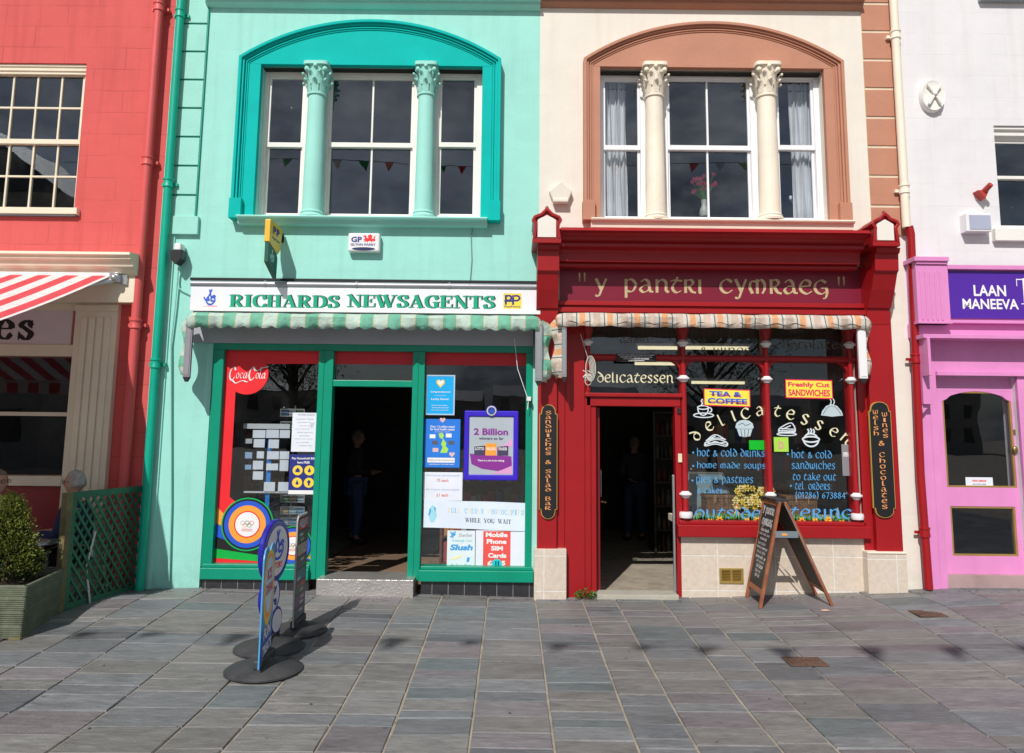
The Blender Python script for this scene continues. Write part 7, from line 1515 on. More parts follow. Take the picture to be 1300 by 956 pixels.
def person(label, c, fwd, J, skin, hair, top, legs, hairlen=0.0, headc=None, glasses=False, scale=1.0):
    """J: joint positions (world)"""
    t = thing('person', label, 'person', c)
    f = Vector(fwd).normalized(); r = f.cross(Vector((0, 0, 1)))
    hc = Vector(J['head'])
    bodyj = {'pelvis': (J['pelvis'], .12), 'spine': (J['spine'], .115), 'chest': (J['chest'], .13), 'neck': (J['neck'], .055), 'skull': (hc-Vector((0, 0, .04)), .05)}
    ln = [('pelvis', 'spine'), ('spine', 'chest'), ('chest', 'neck'), ('neck', 'skull')]
    for s in 'LR':
        bodyj.update({'sh'+s: (J['sh'+s], .058), 'el'+s: (J['el'+s], .042), 'wr'+s: (J['wr'+s], .028), 'ha'+s: (J['ha'+s], (.035, .018)), 'hip'+s: (J['hip'+s], .085), 'kn'+s: (J['kn'+s], .058), 'an'+s: (J['an'+s], .04), 'to'+s: (J['to'+s], .035)})
        ln += [('chest', 'sh'+s), ('sh'+s, 'el'+s), ('el'+s, 'wr'+s), ('wr'+s, 'ha'+s), ('pelvis', 'hip'+s), ('hip'+s, 'kn'+s), ('kn'+s, 'an'+s), ('an'+s, 'to'+s)]
        hd = (Vector(J['ha'+s])-Vector(J['wr'+s])).normalized(); sd = hd.cross(Vector((0, 0, 1))); sd = sd.normalized() if sd.length > .1 else Vector((1, 0, 0))
        for k in range(4):
            a = Vector(J['ha'+s])+sd*(k-1.5)*.019; e = a+hd*(.055+.01*(1.5-abs(k-1.5))); g = e+(hd-Vector((0, 0, .7))).normalized()*.03
            bodyj['f%d%s' % (k, s)] = (e, .0085); bodyj['g%d%s' % (k, s)] = (g, .007); ln += [('ha'+s, 'f%d%s' % (k, s)), ('f%d%s' % (k, s), 'g%d%s' % (k, s))]
        th = Vector(J['wr'+s])+hd*.03+sd*.045; bodyj['th'+s] = (th, .01); bodyj['tj'+s] = (th+hd*.035+sd*.005, .008); ln += [('wr'+s, 'th'+s), ('th'+s, 'tj'+s)]
    me = skin_mesh(bodyj, ln, 1)
    bm, M_ = head_bm(hc, f); bm2 = bmesh.new(); bm2.from_mesh(me); tmp = bpy.data.meshes.new('h'); bm.to_mesh(tmp); bm2.from_mesh(tmp)
    for v in bm2.verts: v.co -= Vector(c)
    me2 = bpy.data.meshes.new('body'); bm2.to_mesh(me2); me2.materials.append(skin); me2.shade_smooth()
    o = bpy.data.objects.new('body', me2); COL.objects.link(o); o.parent = t; ORG[o.name] = Vector(c)
    # hair: shell over the back and top of the skull
    bm = bmesh.new(); bmesh.ops.create_uvsphere(bm, u_segments=32, v_segments=24, radius=1); dele = []
    for v in bm.verts:
        x, y, z = v.co
        if (y > .35 and z < .55) or z < -.45-hairlen: dele.append(v)
        k = 1+.05*math.sin(x*23+z*17)*math.cos(y*19)+.03*math.sin(x*51+y*47); v.co = (x*.083*k, y*.102*k-.006, z*.122*k+.004)
    bmesh.ops.delete(bm, geom=dele, context='VERTS'); bm.transform(M_)
    for v in bm.verts: v.co -= Vector(c)
    mh = bpy.data.meshes.new('hair'); bm.to_mesh(mh); mh.materials.append(hair); mh.shade_smooth(); oh = bpy.data.objects.new('hair', mh); COL.objects.link(oh); oh.parent = t; ORG[oh.name] = Vector(c)
    md = oh.modifiers.new('t', 'SOLIDIFY'); md.thickness = .012; md.offset = -1
    def cloth(name, js, ls, mat):
        m_ = skin_mesh(js, ls, 2)
        for v in m_.vertices: v.co -= Vector(c)
        m_.name = name; m_.materials.clear(); m_.materials.append(mat); oo = bpy.data.objects.new(name, m_); COL.objects.link(oo); oo.parent = t; ORG[oo.name] = Vector(c)
    tj = {'pelvis': (J['pelvis'], .15), 'spine': (J['spine'], .15), 'chest': (J['chest'], .155), 'neck': (Vector(J['neck'])-Vector((0, 0, .025)), .085)}; tl = [('pelvis', 'spine'), ('spine', 'chest'), ('chest', 'neck')]
    for s in 'LR':
        tj.update({'sh'+s: (J['sh'+s], .082), 'el'+s: (J['el'+s], .062), 'wr'+s: (J['wr'+s], .045)}); tl += [('chest', 'sh'+s), ('sh'+s, 'el'+s), ('el'+s, 'wr'+s)]
    cloth('jacket', tj, tl, top)
    tj = {'pelvis': (Vector(J['pelvis'])-Vector((0, 0, .03)), .145)}; tl = []
    for s in 'LR':
        tj.update({'hip'+s: (J['hip'+s], .105), 'kn'+s: (J['kn'+s], .078), 'an'+s: (Vector(J['an'+s])+Vector((0, 0, .03)), .06)}); tl += [('pelvis', 'hip'+s), ('hip'+s, 'kn'+s), ('kn'+s, 'an'+s)]
    cloth('trousers', tj, tl, legs)
    for s in 'LR':
        a = Vector(J['an'+s]); q = Vector(J['to'+s]); bb = B(); m_ = (a*.55+q*.45); bb.ball((m_.x, m_.y, q.z+.005), (.05+abs(f.x)*.08, .05+abs(f.y)*.08, .045), 8); bb.build('shoe', M_black, t, smooth=True)
    if glasses:
        bb = B()
        for sg in (-1, 1):
            cc = hc+f*.096+r*sg*.032+Vector((0, 0, .012)); pts = [cc+r*.022*math.cos(a_)+Vector((0, 0, .018*math.sin(a_))) for a_ in [2*math.pi*i/14 for i in range(15)]]; bb.tube(pts, .0025, 5); bb.tube([cc+r*sg*.022, hc+r*sg*.08+Vector((0, 0, .01))], .0022, 5)
        bb.build('glasses', M_black, t)
    return t
def seated(c, fwd, headz=1.27, seat=.46, lean=.05, hands=None):
    f = Vector(fwd).normalized(); r = f.cross(Vector((0, 0, 1))); c = Vector(c); z = lambda h: Vector((0, 0, h)); g = gz(c.x, c.y)
    J = {'pelvis': c+z(seat+.12), 'spine': c+z(seat+.3)+f*lean*.3, 'chest': c+z(seat+.46)+f*lean*.7, 'neck': c+z(headz-.17)+f*lean, 'head': c+z(headz)+f*(lean+.03)}
    for s, k in (('L', -1), ('R', 1)):
        J['sh'+s] = c+z(seat+.53)+r*k*.19+f*lean; J['el'+s] = c+z(seat+.29)+r*k*.24+f*.1; J['wr'+s] = c+z(seat+.3)+r*k*.14+f*.33; J['ha'+s] = c+z(seat+.3)+r*k*.11+f*.41
        J['hip'+s] = c+z(seat+.08)+r*k*.1+f*.05; J['kn'+s] = c+z(seat+.08)+r*k*.12+f*.46; J['an'+s] = c+z(g+.09)+r*k*.12+f*.42; J['to'+s] = c+z(g+.045)+r*k*.13+f*.56
    return J
M_skin = surf('skin', (.50, .28, .2), .55, .08, bump=.1); M_hairg = surf('grey_hair', (.42, .40, .37), .8, .25, vscale=30, bump=.6, bscale=120); M_hairl = surf('brown_grey_hair', (.22, .17, .13), .8, .25, vscale=30, bump=.6, bscale=120)
def chair(label, c, fwd):
    f = Vector(fwd).normalized(); r = f.cross(Vector((0, 0, 1))); c = Vector(c); g = gz(c.x, c.y)+.006; t = thing('cafe_chair', label, 'chair', (c.x, c.y, g), 'aluminium cafe chairs')
    z = lambda h: Vector((0, 0, h))
    for k in (-1, 1):
        b = B(); b.tube([c+r*k*.2+f*.2+z(g), c+r*k*.2+f*.19+z(.62), c+r*k*.2+f*.1+z(.66), c+r*k*.2-f*.18+z(.66)], .012, 8); b.build('leg', M_alu, t, smooth=True)
        b = B(); b.tube([c+r*k*.2-f*.24+z(g), c+r*k*.2-f*.18+z(.45), c+r*k*.2-f*.24+z(.8)], .012, 8); b.build('leg', M_alu, t, smooth=True)
    b = B(); b.obox(c+z(.45), f*.2, r*.2, z(.008)); b.build('seat', M_alu, t, bevel=.006)
    b = B()
    for h in (.58, .68, .78): b.obox(c-f*.22+z(h), r*.2, f*.004, z(.03))
    b.build('backrest', M_alu, t, bevel=.003)
    return t
c1 = (X(99, 614, -.45)+.05, -.45, 0); person('white haired seated person in glasses and dark blue jacket seen above the trellis', (c1[0], c1[1], gz(c1[0], c1[1])), (-1, -.12, 0), seated(c1, (-1, -.12, 0), 1.26), M_skin, M_hairg, surf('navy_jacket', (.02,.03,.09), .85, .1), surf('dark_trousers', (.03,.03,.04), .85), glasses=True)
chair('aluminium cafe chair under the white haired person behind the trellis', c1, (-1, -.12, 0))
c2 = (X(0, 612, -.62)-.12, -.62, 0); person('grey haired person in dark clothes sitting left of the conifer', (c2[0], c2[1], gz(c2[0], c2[1])), (1, -.25, 0), seated(c2, (1, -.25, 0), 1.27, lean=.1), M_skin, M_hairl, surf('black_jumper', (.025,.022,.03), .9, .1), surf('grey_trousers', (.05,.05,.06), .85), glasses=True)
chair('aluminium cafe chair at the left edge by the grey haired person', c2, (1, -.25, 0))
tx_, ty_ = X(40, 690, -.72), -.75
t = thing('cafe_table', 'round cafe table with a shiny metal rim behind the conifer', 'table', (tx_, ty_, gz(tx_, ty_)))
b = B(); b.lathe((tx_, ty_), [(.34, .71), (.345, .72), (.345, .735), (.34, .742), (0.001, .742)], 36); b.build('tabletop', M_wood, t, smooth=True)
b = B(); b.lathe((tx_, ty_), [(.345, .705), (.357, .712), (.357, .738), (.345, .7425)], 36); b.build('rim', M_alu, t, smooth=True)
b = B(); b.tube([(tx_, ty_, .04), (tx_, ty_, .71)], .028, 12)
for k in range(4): a_ = k*math.pi/2+.4; b.tube([(tx_, ty_, .08), (tx_+.26*math.cos(a_), ty_+.26*math.sin(a_), .025)], .018, 8)
b.build('pedestal', M_alu, t, smooth=True)
# people standing inside the shops, in the gloom
def standing(c, fwd, h=1.7):
    f = Vector(fwd).normalized(); r = f.cross(Vector((0, 0, 1))); c = Vector(c); z = lambda q: Vector((0, 0, q*h/1.75))
    J = {'pelvis': c+z(.96), 'spine': c+z(1.14), 'chest': c+z(1.32), 'neck': c+z(1.47), 'head': c+z(1.63)+f*.02}
    for s, k in (('L', -1), ('R', 1)):
        J['sh'+s] = c+z(1.42)+r*k*.19; J['el'+s] = c+z(1.14)+r*k*.24-f*.02; J['wr'+s] = c+z(1.08)+r*k*.18+f*.2; J['ha'+s] = c+z(1.1)+r*k*.15+f*.28
        J['hip'+s] = c+z(.9)+r*k*.1; J['kn'+s] = c+z(.5)+r*k*.12+f*.03; J['an'+s] = c+z(.09)+r*k*.13; J['to'+s] = c+z(.045)+r*k*.15+f*.13
    return J
cp = (X(452, 600, 3.3), 3.3, .12); person('dim figure in blue jeans standing inside the newsagent doorway', cp, (.9, .4, 0), standing(cp, (.9, .4, 0)), M_skin, M_hairl, surf('dark_coat', (.03,.03,.035), .9), surf('blue_jeans', (.05,.08,.2), .85))
cp = (X(806, 600, 4.2), 4.2, .06); person('dim figure in dark clothes standing far inside the delicatessen doorway', cp, (-.3, 1, 0), standing(cp, (-.3, 1, 0)), M_skin, M_hairl, surf('dark_coat2', (.04,.04,.06), .9), surf('dark_jeans', (.04,.06,.13), .85))

# ================================================================== INSIDE THE SHOPS
# postcard display behind the left newsagent glass
yi = .28; t = thing('card_display', 'stand of white advert cards behind the left newsagent window', 'display', (X(345, 600, yi), yi, .12), 'display stands in the newsagent window')
b = B(); b.rbox((336, 540, 341.5, 742), yi, yi+.03); b.build('post', surf('stand_blue', (.03,.25,.7), .4), t)
b = B(); b.rbox((309, 538, 368, 544.5), yi-.02, yi+.02); b.rbox((309, 624, 368, 626), yi-.02, yi+.02); b.build('rail', I_lgrey, t)
for q in [(321,546,337,556),(338,545.5,354,556),(355,546,368,556),(322,557.5,336,568),(341,558,354,569),(311,557,320,563),(326,573,335,582),(339,573,354,583),(355,573,367,583),(321,585,334,596),(338,588.5,353,597),(355,584,366,598),(321,598.5,334,609),(311,574,320,582),(335,612,349,624),(353,612,366,624),(311,590,319,596)]:
    b = B(); b.rbox(q, yi-.03, yi-.025); b.build('card', [I_paper, K('card_grey2', (.5,.52,.55)), K('card_blue', (.3,.45,.7))][0 if q[0] > 320 else 1+(q[1] > 570)], t)
t = thing('postcard_rack', 'wire postcard rack with pictures behind the left newsagent window', 'rack', (X(372, 600, .5), .5, .12), 'display stands in the newsagent window')
b = B(); xr_ = X(371, 600, .5); b.tube([(xr_, .5, .12), (xr_, .5, Z(515, .5, 372))], .012, 8)
for py in (519, 535, 628, 643, 657, 672): 
    x0, x1, z0, z1 = R(356, py, 387, py+10, .42); b.strip([(x0, z0), (x0, z1), (x1, z1), (x1, z0)], 0, .012, .41, .42, closed=True); b.box(x0, x1, .415, .42, (z0+z1)/2-.004, (z0+z1)/2+.004)
b.build('frame', M_alu, t)
rr = random.Random(9)
for i, py in enumerate((521, 537, 630, 645, 659, 674)):
    for k in range(3):
        x0, x1, z0, z1 = R(357+k*10, py, 366+k*10, py+7, .44); b = B(); b.box(x0, x1, .44, .444, z0, z1); b.build('postcard', K('pc%d' % ((i+k) % 5), [(.1,.35,.6),(.5,.55,.6),(.15,.3,.12),(.6,.4,.2),(.45,.6,.7)][(i+k) % 5]), t)
def shelf(name, label, x0, x1, y0, y1, z0, z1, n, fill, mats_, group=None, cat='shelf'):
    t = thing(name, label, cat, ((x0+x1)/2, y0, z0), group); b = B(); b.box(x0, x0+.03, y0, y1, z0, z1); b.box(x1-.03, x1, y0, y1, z0, z1); b.box(x0, x1, y1-.02, y1, z0, z1)
    for i in range(n+1): z = lerp(z0, z1-.03, i/n); b.box(x0+.03, x1-.03, y0, y1-.02, z, z+.025)
    b.build('cabinet', mats_[0], t)
    b = B(); rq = random.Random(int(x0*100)+7)
    for i in range(n):
        z = lerp(z0, z1-.03, i/n)+.025; x = x0+.05
        while x < x1-.1:
            w_ = rq.uniform(.05, .1); hh_ = (z1-z0)/n*rq.uniform(.45, .8)
            if fill == 'bottle': b.lathe((x+w_/2, y0+.1), [(w_*.4, z), (w_*.42, z+hh_*.6), (w_*.15, z+hh_*.75), (w_*.14, z+hh_)], 8, m=rq.randrange(len(mats_)-1))
            else: b.box(x, x+w_*.92, y0+.04, y0+.16, z, z+hh_, rq.randrange(len(mats_)-1))
            x += w_*1.05
    o = b.build('stock', mats_[1:], t); o['kind'] = 'stuff'; return t
MM = [K('st_red', (.35,.05,.04)), K('st_or', (.45,.2,.05)), K('st_gr', (.08,.2,.08)), K('st_wh', (.4,.4,.38)), K('st_bl', (.06,.1,.3))]
shelf('drinks_cabinet', 'tall cabinet of bottles inside the delicatessen seen through its open door', X(830, 600, 2.9), X(872, 600, 2.9), 2.9, 3.4, .06, 2.15, 6, 'bottle', [K('cab_dark', (.05,.04,.035))]+[K('b%d' % i, c) for i, c in enumerate(((.12,.02,.02), (.14,.07,.02), (.04,.07,.04), (.12,.12,.11)))])
shelf('shop_shelf', 'shelf of goods behind the right newsagent window', X(560, 600, 1.6), X(665, 600, 1.6), 1.6, 2.0, .12, 1.5, 4, 'box', [K('shelf_br', (.12,.05,.03))]+MM)
shelf('shop_shelf', 'dark shelf of goods at the back of the delicatessen', X(900, 600, 2.6), X(1060, 600, 2.6), 2.6, 3.0, .06, 2.1, 5, 'box', [K('shelf_dk', (.04,.03,.025))]+MM)
shelf('shop_shelf', 'shelf of goods in the dark behind the left newsagent window', X(280, 600, 2.2), X(400, 600, 2.2), 2.2, 2.6, .12, 2.0, 5, 'box', [K('shelf_dk2', (.05,.045,.04))]+MM)
# window bed with hampers and daffodils
x0, x1 = win[0]+.02, win[1]-.02; zb_ = zsill1+.0
t = thing('display_shelf', 'timber window bed inside the delicatessen', 'shelf', ((x0+x1)/2, .2, zb_)); b = B(); b.box(x0, x1, .13, .75, zb_-.06, zb_+.012); b.build('board', M_creamp, t)
M_wick = tiles('wicker', (.30, .15, .07), .03, .018, (.08,.035,.015), rough=.7, ms=.003, var=.3, jitter=.7)
def hamper(px, label, y, open_=False):
    x0, x1, z0, z1 = R(*px, y); z0 = zb_+.012; t = thing('wicker_hamper', label, 'hamper', ((x0+x1)/2, y, z0), 'wicker hampers in the delicatessen window')
    b = B(); b.box(x0, x1, y, y+.24, z0, z1-.05); b.build('basket', M_wick, t, bevel=.008); b = B(); b.box(x0-.008, x1+.008, y-.008, y+.25, z1-.049, z1-.012); b.build('lid', M_wick, t, bevel=.008)
    b = B(); 
    for q in (.3, .7): xx = lerp(x0, x1, q); b.box(xx-.008, xx+.008, y-.014, y-.009, z1-.1, z1-.01)
    b.build('strap', surf('leather', (.35,.2,.1), .6), t)
hamper((897, 627, 933, 660), 'wicker hamper in the left pane of the delicatessen window', .3); hamper((999, 629, 1038, 660), 'wicker hamper in the right pane of the delicatessen window', .3)
# glass counter behind the left pane
cx0_, cx1_ = X(874, 610, .9), X(930, 610, .9); t = thing('display_counter', 'chilled counter with a sloping glass front inside the delicatessen', 'counter', ((cx0_+cx1_)/2, .95, .06))
b = B(); b.box(cx0_, cx1_, .95, 1.6, .06, 1.0); b.build('cabinet', K('counter_grey', (.25,.3,.33)), t, bevel=.01); b = B(); b.add([(cx0_, .95, 1.0), (cx1_, .95, 1.0), (cx1_-.05, 1.15, 1.33), (cx0_+.05, 1.15, 1.33)], [(0, 1, 2, 3)]); b.build('glass_front', K('counter_glass', (.18,.26,.3), .1), t, fix=False)
b = B(); b.box(cx0_+.05, cx1_-.05, 1.14, 1.6, 1.33, 1.35); b.tube([(cx1_, .95, 1.0), (cx1_-.05, 1.15, 1.34)], .012, 6); b.build('rim', M_alu, t)
# vase of daffodils
def flower(b, c, r, d, mi_, mc_):
    d = Vector(d).normalized(); a = d.cross(Vector((0, 0, 1))).normalized() if abs(d.z) < .9 else Vector((1, 0, 0)); e = d.cross(a)
    for k in range(6):
        t_ = k*math.pi/3; v = a*math.cos(t_)+e*math.sin(t_); w_ = a*math.cos(t_+1.57)+e*math.sin(t_+1.57); b.add([c, c+v*r*.6+w_*r*.28+d*.004, c+v*r, c+v*r*.6-w_*r*.28+d*.004], [(0, 1, 2, 3)], mi_)
    vs = [c+(a*math.cos(k*math.pi/4)+e*math.sin(k*math.pi/4))*r*.22 for k in range(8)]+[c+d*r*.45+(a*math.cos(k*math.pi/4)+e*math.sin(k*math.pi/4))*r*.32 for k in range(8)]; b.add(vs, [(k, (k+1) % 8, (k+1) % 8+8, k+8) for k in range(8)], mc_)
fx, fz = U(958, 634, .22); t = thing('flower_vase', 'bunch of yellow daffodils behind the middle window post', 'flowers', (fx, .24, zb_+.012))
b = B(); b.lathe((fx, .25), [(.05, zb_+.012), (.06, zb_+.06), (.045, zb_+.11), (.055, zb_+.13)], 16); b.build('vase', K('vase', (.35,.45,.5), .2), t, smooth=True)
b = B(); rr = random.Random(2); st = B()
for i in range(62):
    a_ = rr.uniform(0, 6.28); q = rr.random()**.6*.21; p = Vector((fx+q*math.cos(a_)*1.1, .22+q*math.sin(a_)*.5, fz+rr.uniform(-.09, .13))); flower(b, p, rr.uniform(.035, .048), (math.cos(a_)*.5, -1, .3), rr.randrange(2), 2); st.tube([(fx, .25, zb_+.1), p], .003, 4)
b.build('flower_heads', [K('daff', (.88,.66,.08)), K('daff2', (.88,.76,.3)), K('daffc', (.85,.45,.03))], t, fix=False); st.build('stems', K('stem', (.08,.2,.05)), t)
# garland of paper flowers along the bottom of the glass
t = thing('window_garland', 'strip of painted grass and orange flowers along the bottom of the delicatessen glass', 'decoration', (X(975, 660), yl, zsill1)); b = B(); rr = random.Random(8)
x0, x1 = X(882, 660), X(1079, 660); x = x0
while x < x1:
    for k in range(2): w_ = rr.uniform(.012, .025); b.face([(x, yl-.001-k*.0004, zsill1+.022), (x+w_, yl-.001-k*.0004, zsill1+.022), (x+w_*.5+rr.uniform(-.01, .01), yl-.001-k*.0004, zsill1+rr.uniform(.05, .11))], k)
    x += .009
for px in (903, 915, 950, 963, 1020, 1037, 1071, 1054): flower(b, Vector((X(px, 660), yl-.006, Z(rr.uniform(656, 661)))), .045, (0, -1, .1), 2, 3)
b.build('flowers', [K('gr1', (.03,.22,.05)), K('gr2', (.1,.32,.1)), K('of', (.85,.4,.03)), K('of2', (.9,.6,.1))], t, fix=False)
b = B(); bx_, bz_ = U(935, 639, .16); b.ball((bx_, .16, zb_+.06), (.035, .03, .05), 8); b.ball((bx_, .16, zb_+.13), (.028, .026, .028), 8); b.prism([(bx_-.02, zb_+.155), (bx_+.02, zb_+.155), (bx_+.0, zb_+.185)], .15, .17, 1); b.ball((bx_, .13, zb_+.13), (.01, .015, .006), 5, 1)
props(b.build('egg_cosy', [K('chick', (.85,.7,.4)), I_orange], None, loc=(bx_, .16, zb_)), 'pale toy chick sitting beside the left hamper', 'toy')
for px_, lab in ((1064, 'small clear bottle standing near the right end of the window bed'), (877.5, 'small blue bottle at the left end of the window bed')):
    x = X(px_, 650, .16); b = B(); b.lathe((x, .17), [(.022, zb_+.012), (.024, zb_+.08), (.009, zb_+.11), (.009, zb_+.15)], 12); props(b.build('bottle', K('bt%d' % px_, (.5,.55,.6) if px_ > 900 else (.03,.06,.2), .15), None, smooth=True, loc=(x, .17, zb_)), lab, 'bottle')
# ceiling tubes lit inside the delicatessen
tube_m = emit('lit_tube', (1, .86, .52), 1.1)
for i, (a, c, py, yq) in enumerate(((810, 862, 441.5, 1.6), (868, 950, 441.5, 1.6), (806, 860, 461.5, 2.6), (878, 945, 485.5, 3.6))):
    x0, z = U(a, py, yq); x1, _ = U(c, py, yq); t = thing('strip_light', ['ceiling strip light seen above the delicatessen door', 'ceiling strip light seen through the top left window pane', 'ceiling strip light seen through the delicatessen name glass', 'ceiling strip light lowest and deepest in the delicatessen'][i], 'light', ((x0+x1)/2, yq, z), 'strip lights on the delicatessen ceiling')
    b = B(); b.tube([(x0, yq, z), (x1, yq, z)], .022, 8); b.build('tube', tube_m, t); b = B(); b.box(x0-.03, x1+.03, yq-.03, yq+.03, z+.025, z+.06); b.build('fitting', M_whites, t)
# ornaments in the cream house window
t = thing('flower_vase', 'white vase of pink blossom in the middle upper window of the cream house', 'flowers', (X(893, 265, .3), .3, Z(272, .3, 893)))
x, z = X(894, 265, .3), Z(275, .3, 893); b = B(); b.lathe((x, .3), [(.05, z), (.06, z+.04), (.05, z+.09), (.028, z+.14), (.035, z+.2)], 16); b.build('vase', K('vase_white', (.6,.6,.55), .3), t, smooth=True)
b = B(); rr = random.Random(12); st = B()
for i in range(26): a_ = rr.uniform(0, 6.28); q = rr.random()*.17; p = Vector((x+q*math.cos(a_), .3+.4*q*math.sin(a_), z+.38+rr.uniform(-.08, .16))); flower(b, p, .028, (0, -1, .2), 0, 0); st.tube([(x, .3, z+.19), p], .003, 4)
b.build('blossom', K('blossom', (.45,.04,.1)), t, fix=False); st.build('stems', K('stem', (.08,.2,.05)), t)
x, z = X(1014, 270, .28), Z(277, .28, 1014); t = thing('wire_ornament', 'wire ornament with white buds in the right upper window of the cream house', 'ornament', (x, .28, z)); b = B(); c_ = B()
for i, (dx, h) in enumerate(((-.09, .22), (-.02, .32), (.05, .25), (.09, .12))): b.tube([(x, .28, z), (x+dx*.4, .28, z+h*.6), (x+dx, .28, z+h)], .004, 5); c_.ball((x+dx, .28, z+h+.025), (.02, .02, .03), 6)
b.build('stems', M_alu, t); c_.build('bud', M_whites, t, smooth=True)
# upper window bunting strings inside the newsagent rooms are reflections of the street bunting (built below)

# ================================================================== ACROSS THE STREET (behind the camera: seen in the glass, and throwing shadows)
t = thing('bunting', 'string of red, white and green triangular flags hung across the square', 'bunting', (0, -10.8, 8.9)); cols = [K('flag_red', (.7,.04,.05)), K('flag_white', (.75,.74,.7)), K('flag_green', (.02,.4,.12))]
b = B(); pts = [(x, -10.5, 8.95-.35*math.cos((x)/6*math.pi)*.3) for x in [i*.5 for i in range(-24, 25)]]; b.tube(pts, .008, 5); b.build('cord', M_rubber, t)
rr = random.Random(6); i = 0; x = -11.5
while x < 11.5:
    z = 8.95-.35*math.cos(x/6*math.pi)*.3; b = B(); tw = rr.uniform(-.08, .12); b.face([(x, -10.5, z), (x+.25, -10.5, z), (x+.12+tw, -10.5+rr.uniform(-.12, .12), z-.28)]); b.build('flag', cols[i % 3], t, fix=False); x += rr.uniform(.55, .75); i += 1
M_opp = surf('shaded_render', (.34, .32, .29), .9, .2); M_oppw = K('opposite_glass', (.03,.035,.04), .2)
for i, (a, c, h, yo_) in enumerate(((-31, -20.6, 12.5, -24), (-36, -19, 6.0, -70), (-18, -3, 5.0, -70), (-2, 14, 5.6, -70), (15, 31, 4.8, -70), (32, 50, 6.5, -70))):
    t = thing('terraced_house', ['tall gabled stone house far left across the square', 'plain house second from the left across the square', 'low slate roofed house opposite the newsagent', 'plain house opposite the delicatessen', 'low house opposite the pink shop', 'tall house at the far right across the square'][i], 'house', ((a+c)/2, yo_, 0), 'houses across the square')
    hs = []
    for zf in (1.2, 3.9):
        n = int((c-a)/2.4)
        for k in range(n): xx = lerp(a, c, (k+.5)/n); hs.append((xx-.5, xx+.5, zf, zf+1.4)) if zf+1.6 < h else None
    b = B(); b.box(a, c, yo_-8, yo_, -.1, h); b.build('wall', M_opp, t)
    for (q0, q1, q2, q3) in hs: b = B(); b.box(q0, q1, yo_+.001, yo_+.04, q2, q3); b.build('window', M_oppw, t)
    b = B(); xm = (a+c)/2
    if i == 0: b.add([(a, yo_+.1, h), (c, yo_+.1, h), (xm, yo_+.1, h+4), (a, yo_-8, h), (c, yo_-8, h), (xm, yo_-8, h+4)], [(0, 1, 2), (5, 4, 3), (0, 2, 5, 3), (2, 1, 4, 5)])
    else: b.add([(a, yo_+.2, h), (c, yo_+.2, h), (c, yo_-4, h+1.4), (a, yo_-4, h+1.4), (a, yo_-8, h), (c, yo_-8, h)], [(0, 1, 2, 3), (3, 2, 5, 4), (0, 3, 4), (1, 5, 2)])
    b.build('roof', M_slate_roof, t)
def tree(label, x, y, h, R_, zc, n, seed, lf):
    rr = random.Random(seed); t = thing('street_tree', label, 'tree', (x, y, 0), 'trees in the square'); b = B(); b.tube([(x, y, -.05), (x+.05, y, h*.3), (x, y+.05, h*.6), (x, y, h*.9)], [.2, .16, .1, .03], 10)
    tips = []
    for i in range(26):
        a_ = rr.uniform(0, 6.28); z0 = rr.uniform(h*.28, h*.7); l = R_*rr.uniform(.6, 1.05); p1 = Vector((x+l*.5*math.cos(a_), y+l*.5*math.sin(a_), z0+l*.45)); p2 = Vector((x+l*math.cos(a_), y+l*math.sin(a_), z0+l*.85)); b.tube([(x, y, z0), p1, p2], [.06, .035, .01], 6); tips += [p1, p2, (p1+p2)/2]
    b.build('trunk', surf('dark_bark', (.06,.05,.04), .9), t); b = B(); b.k = []
    for i in range(n):
        p = rr.choice(tips); o = Vector((rr.gauss(0, .4), rr.gauss(0, .4), rr.gauss(0, .35))); s_ = rr.uniform(.05, .12); d_ = Vector((rr.uniform(-1, 1), rr.uniform(-1, 1), rr.uniform(-1, 1))).normalized(); a = d_.cross(Vector((.3, .5, .8))).normalized(); c = p+o
        b.add([c, c+d_*s_*.5+a*s_*.35, c+d_*s_, c+d_*s_*.5-a*s_*.35], [(0, 1, 2, 3)]); b.k.append((rr.random(), 0, 0))
    b.build('crown', lf, t, fix=False)
lf = leafmat('street_leaf', (.03, .06, .02), (.1, .15, .04))
tree('leafy tree opposite the newsagent window', -7.2, -16, 7.2, 2.6, 4, 9000, 1, lf)
tree('smaller leafy tree added out of view for its reflection in the delicatessen window', 7.4, -19, 7.4, 3.0, 4, 9000, 5, lf)  # unseen tree, added to give the delicatessen glass a textured reflection

rr = random.Random(21); b = B()
for i in range(700):
    if i < 430: x = rr.uniform(-4.1, 6.5); y = -.16-abs(rr.gauss(0, .07)); y -= .12 if X(400, 740) < x < X(530, 740) else 0
    else: x = rr.uniform(-7, 7); y = rr.uniform(-6, -.2)
    z = gz(x, y)+.0085; s_ = rr.uniform(.004, .016); a_ = rr.uniform(0, 6.28); c_, n_ = math.cos(a_)*s_, math.sin(a_)*s_
    b.add([(x+c_, y+n_, z), (x-n_*.5, y+c_*.5, z+rr.uniform(.001, .006)), (x-c_, y-n_, z), (x+n_*.5, y-c_*.5, z+.001)], [(0, 1, 2, 3)], rr.randrange(3))
o = b.build('fallen_debris', [K('debris_brown', (.10,.06,.03)), K('debris_tan', (.28,.2,.12)), K('debris_dark', (.04,.04,.035))], None, fix=False); o['kind'] = 'stuff'; props(o, 'scattered crumbs and dry leaf bits on the paving along the shopfronts', 'debris')

b = B(); b.box(XL+.6, X(92, 440, -.08)-.002, -.02, -.001, .0, Z(618, -.05, 40)); b.build('stall_riser', surf('shade_darkened_red', (.30, .03, .035), .5, .06, bump=.15, dirt=.3, dirtcol=(.15,.02,.02)), red)  # thin sheet over the riser, its red darkened to paint in the awning's shade
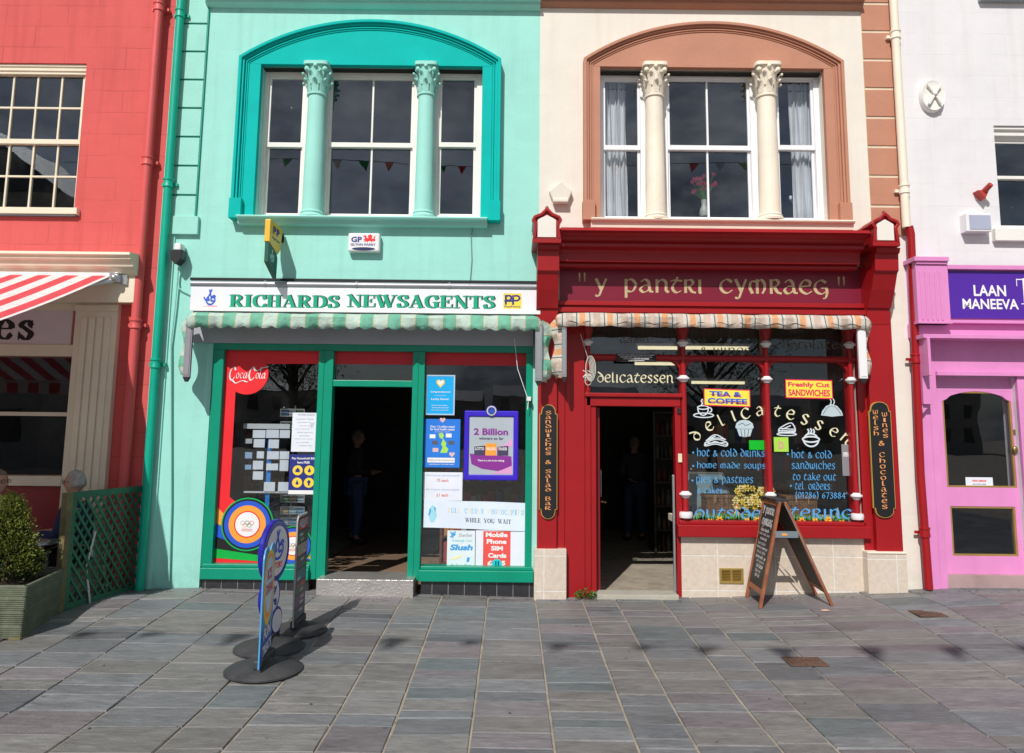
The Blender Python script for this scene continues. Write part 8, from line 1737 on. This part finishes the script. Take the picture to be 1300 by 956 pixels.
# ------------------------------------------------------------------ world, sun, camera
w = bpy.data.worlds.new('World'); S.world = w; w.use_nodes = True; nt = w.node_tree; nt.nodes.clear(); L = nt.links.new
SD = Vector((-.344, -1, 1)).normalized(); el = math.asin(SD.z); az = math.atan2(SD.x, SD.y)
out = N(nt, 'ShaderNodeOutputWorld'); bg = N(nt, 'ShaderNodeBackground'); bg.inputs['Strength'].default_value = .068
sky = N(nt, 'ShaderNodeTexSky', sky_type='NISHITA', sun_disc=False); sky.sun_elevation = el; sky.sun_rotation = az
tc = N(nt, 'ShaderNodeTexCoord'); mp = N(nt, 'ShaderNodeMapping'); mp.inputs['Scale'].default_value = (1, 1, 2.6); L(tc.outputs['Generated'], mp.inputs['Vector'])
cn = N(nt, 'ShaderNodeTexNoise', i_Scale=3.4, i_Detail=9.0, i_Roughness=.62); L(mp.outputs['Vector'], cn.inputs['Vector'])
cr = N(nt, 'ShaderNodeMapRange', i_From_Min=.40, i_From_Max=.60, i_To_Min=0, i_To_Max=.85); L(cn.outputs['Fac'], cr.inputs['Value'])
mx = N(nt, 'ShaderNodeMix', data_type='RGBA'); L(cr.outputs['Result'], mx.inputs['Factor']); L(sky.outputs['Color'], mx.inputs['A']); 
c2 = N(nt, 'ShaderNodeTexNoise', i_Scale=5.5, i_Detail=8.0, i_Roughness=.6); L(mp.outputs['Vector'], c2.inputs['Vector'])
cc = N(nt, 'ShaderNodeValToRGB'); cc.color_ramp.elements[0].position = .36; cc.color_ramp.elements[0].color = (.16, .18, .23, 1); cc.color_ramp.elements[1].position = .68; cc.color_ramp.elements[1].color = (1, 1, 1, 1); L(c2.outputs['Fac'], cc.inputs['Fac'])
cs = N(nt, 'ShaderNodeVectorMath', operation='SCALE'); L(cc.outputs['Color'], cs.inputs[0]); cs.inputs['Scale'].default_value = 13.0; L(cs.outputs[0], mx.inputs['B'])
L(mx.outputs['Result'], bg.inputs['Color']); L(bg.outputs[0], out.inputs[0])
sl = bpy.data.lights.new('sun', 'SUN'); sl.energy = 3.95; sl.angle = math.radians(.5); sl.color = (1, .955, .89)
so = bpy.data.objects.new('sun', sl); COL.objects.link(so); so.rotation_euler = SD.to_track_quat('Z', 'Y').to_euler(); so.location = (-4, -12, 12)
cd = bpy.data.cameras.new('camera'); cam = bpy.data.objects.new('camera', cd); COL.objects.link(cam)
cd.sensor_fit = 'HORIZONTAL'; cd.sensor_width = 36; cd.lens = F/1300*36; cd.shift_y = -(478-433.5)/1300; cd.clip_end = 2000; cd.clip_start = .1
cam.matrix_world = Matrix.Translation(CAM) @ RM.to_4x4(); S.camera = cam
S.view_settings.view_transform = 'Standard'; S.view_settings.look = 'None'; S.view_settings.exposure = 0
S.cycles.max_bounces = 8; S.cycles.transparent_max_bounces = 12
try: S.cycles.use_denoising = True
except Exception: pass
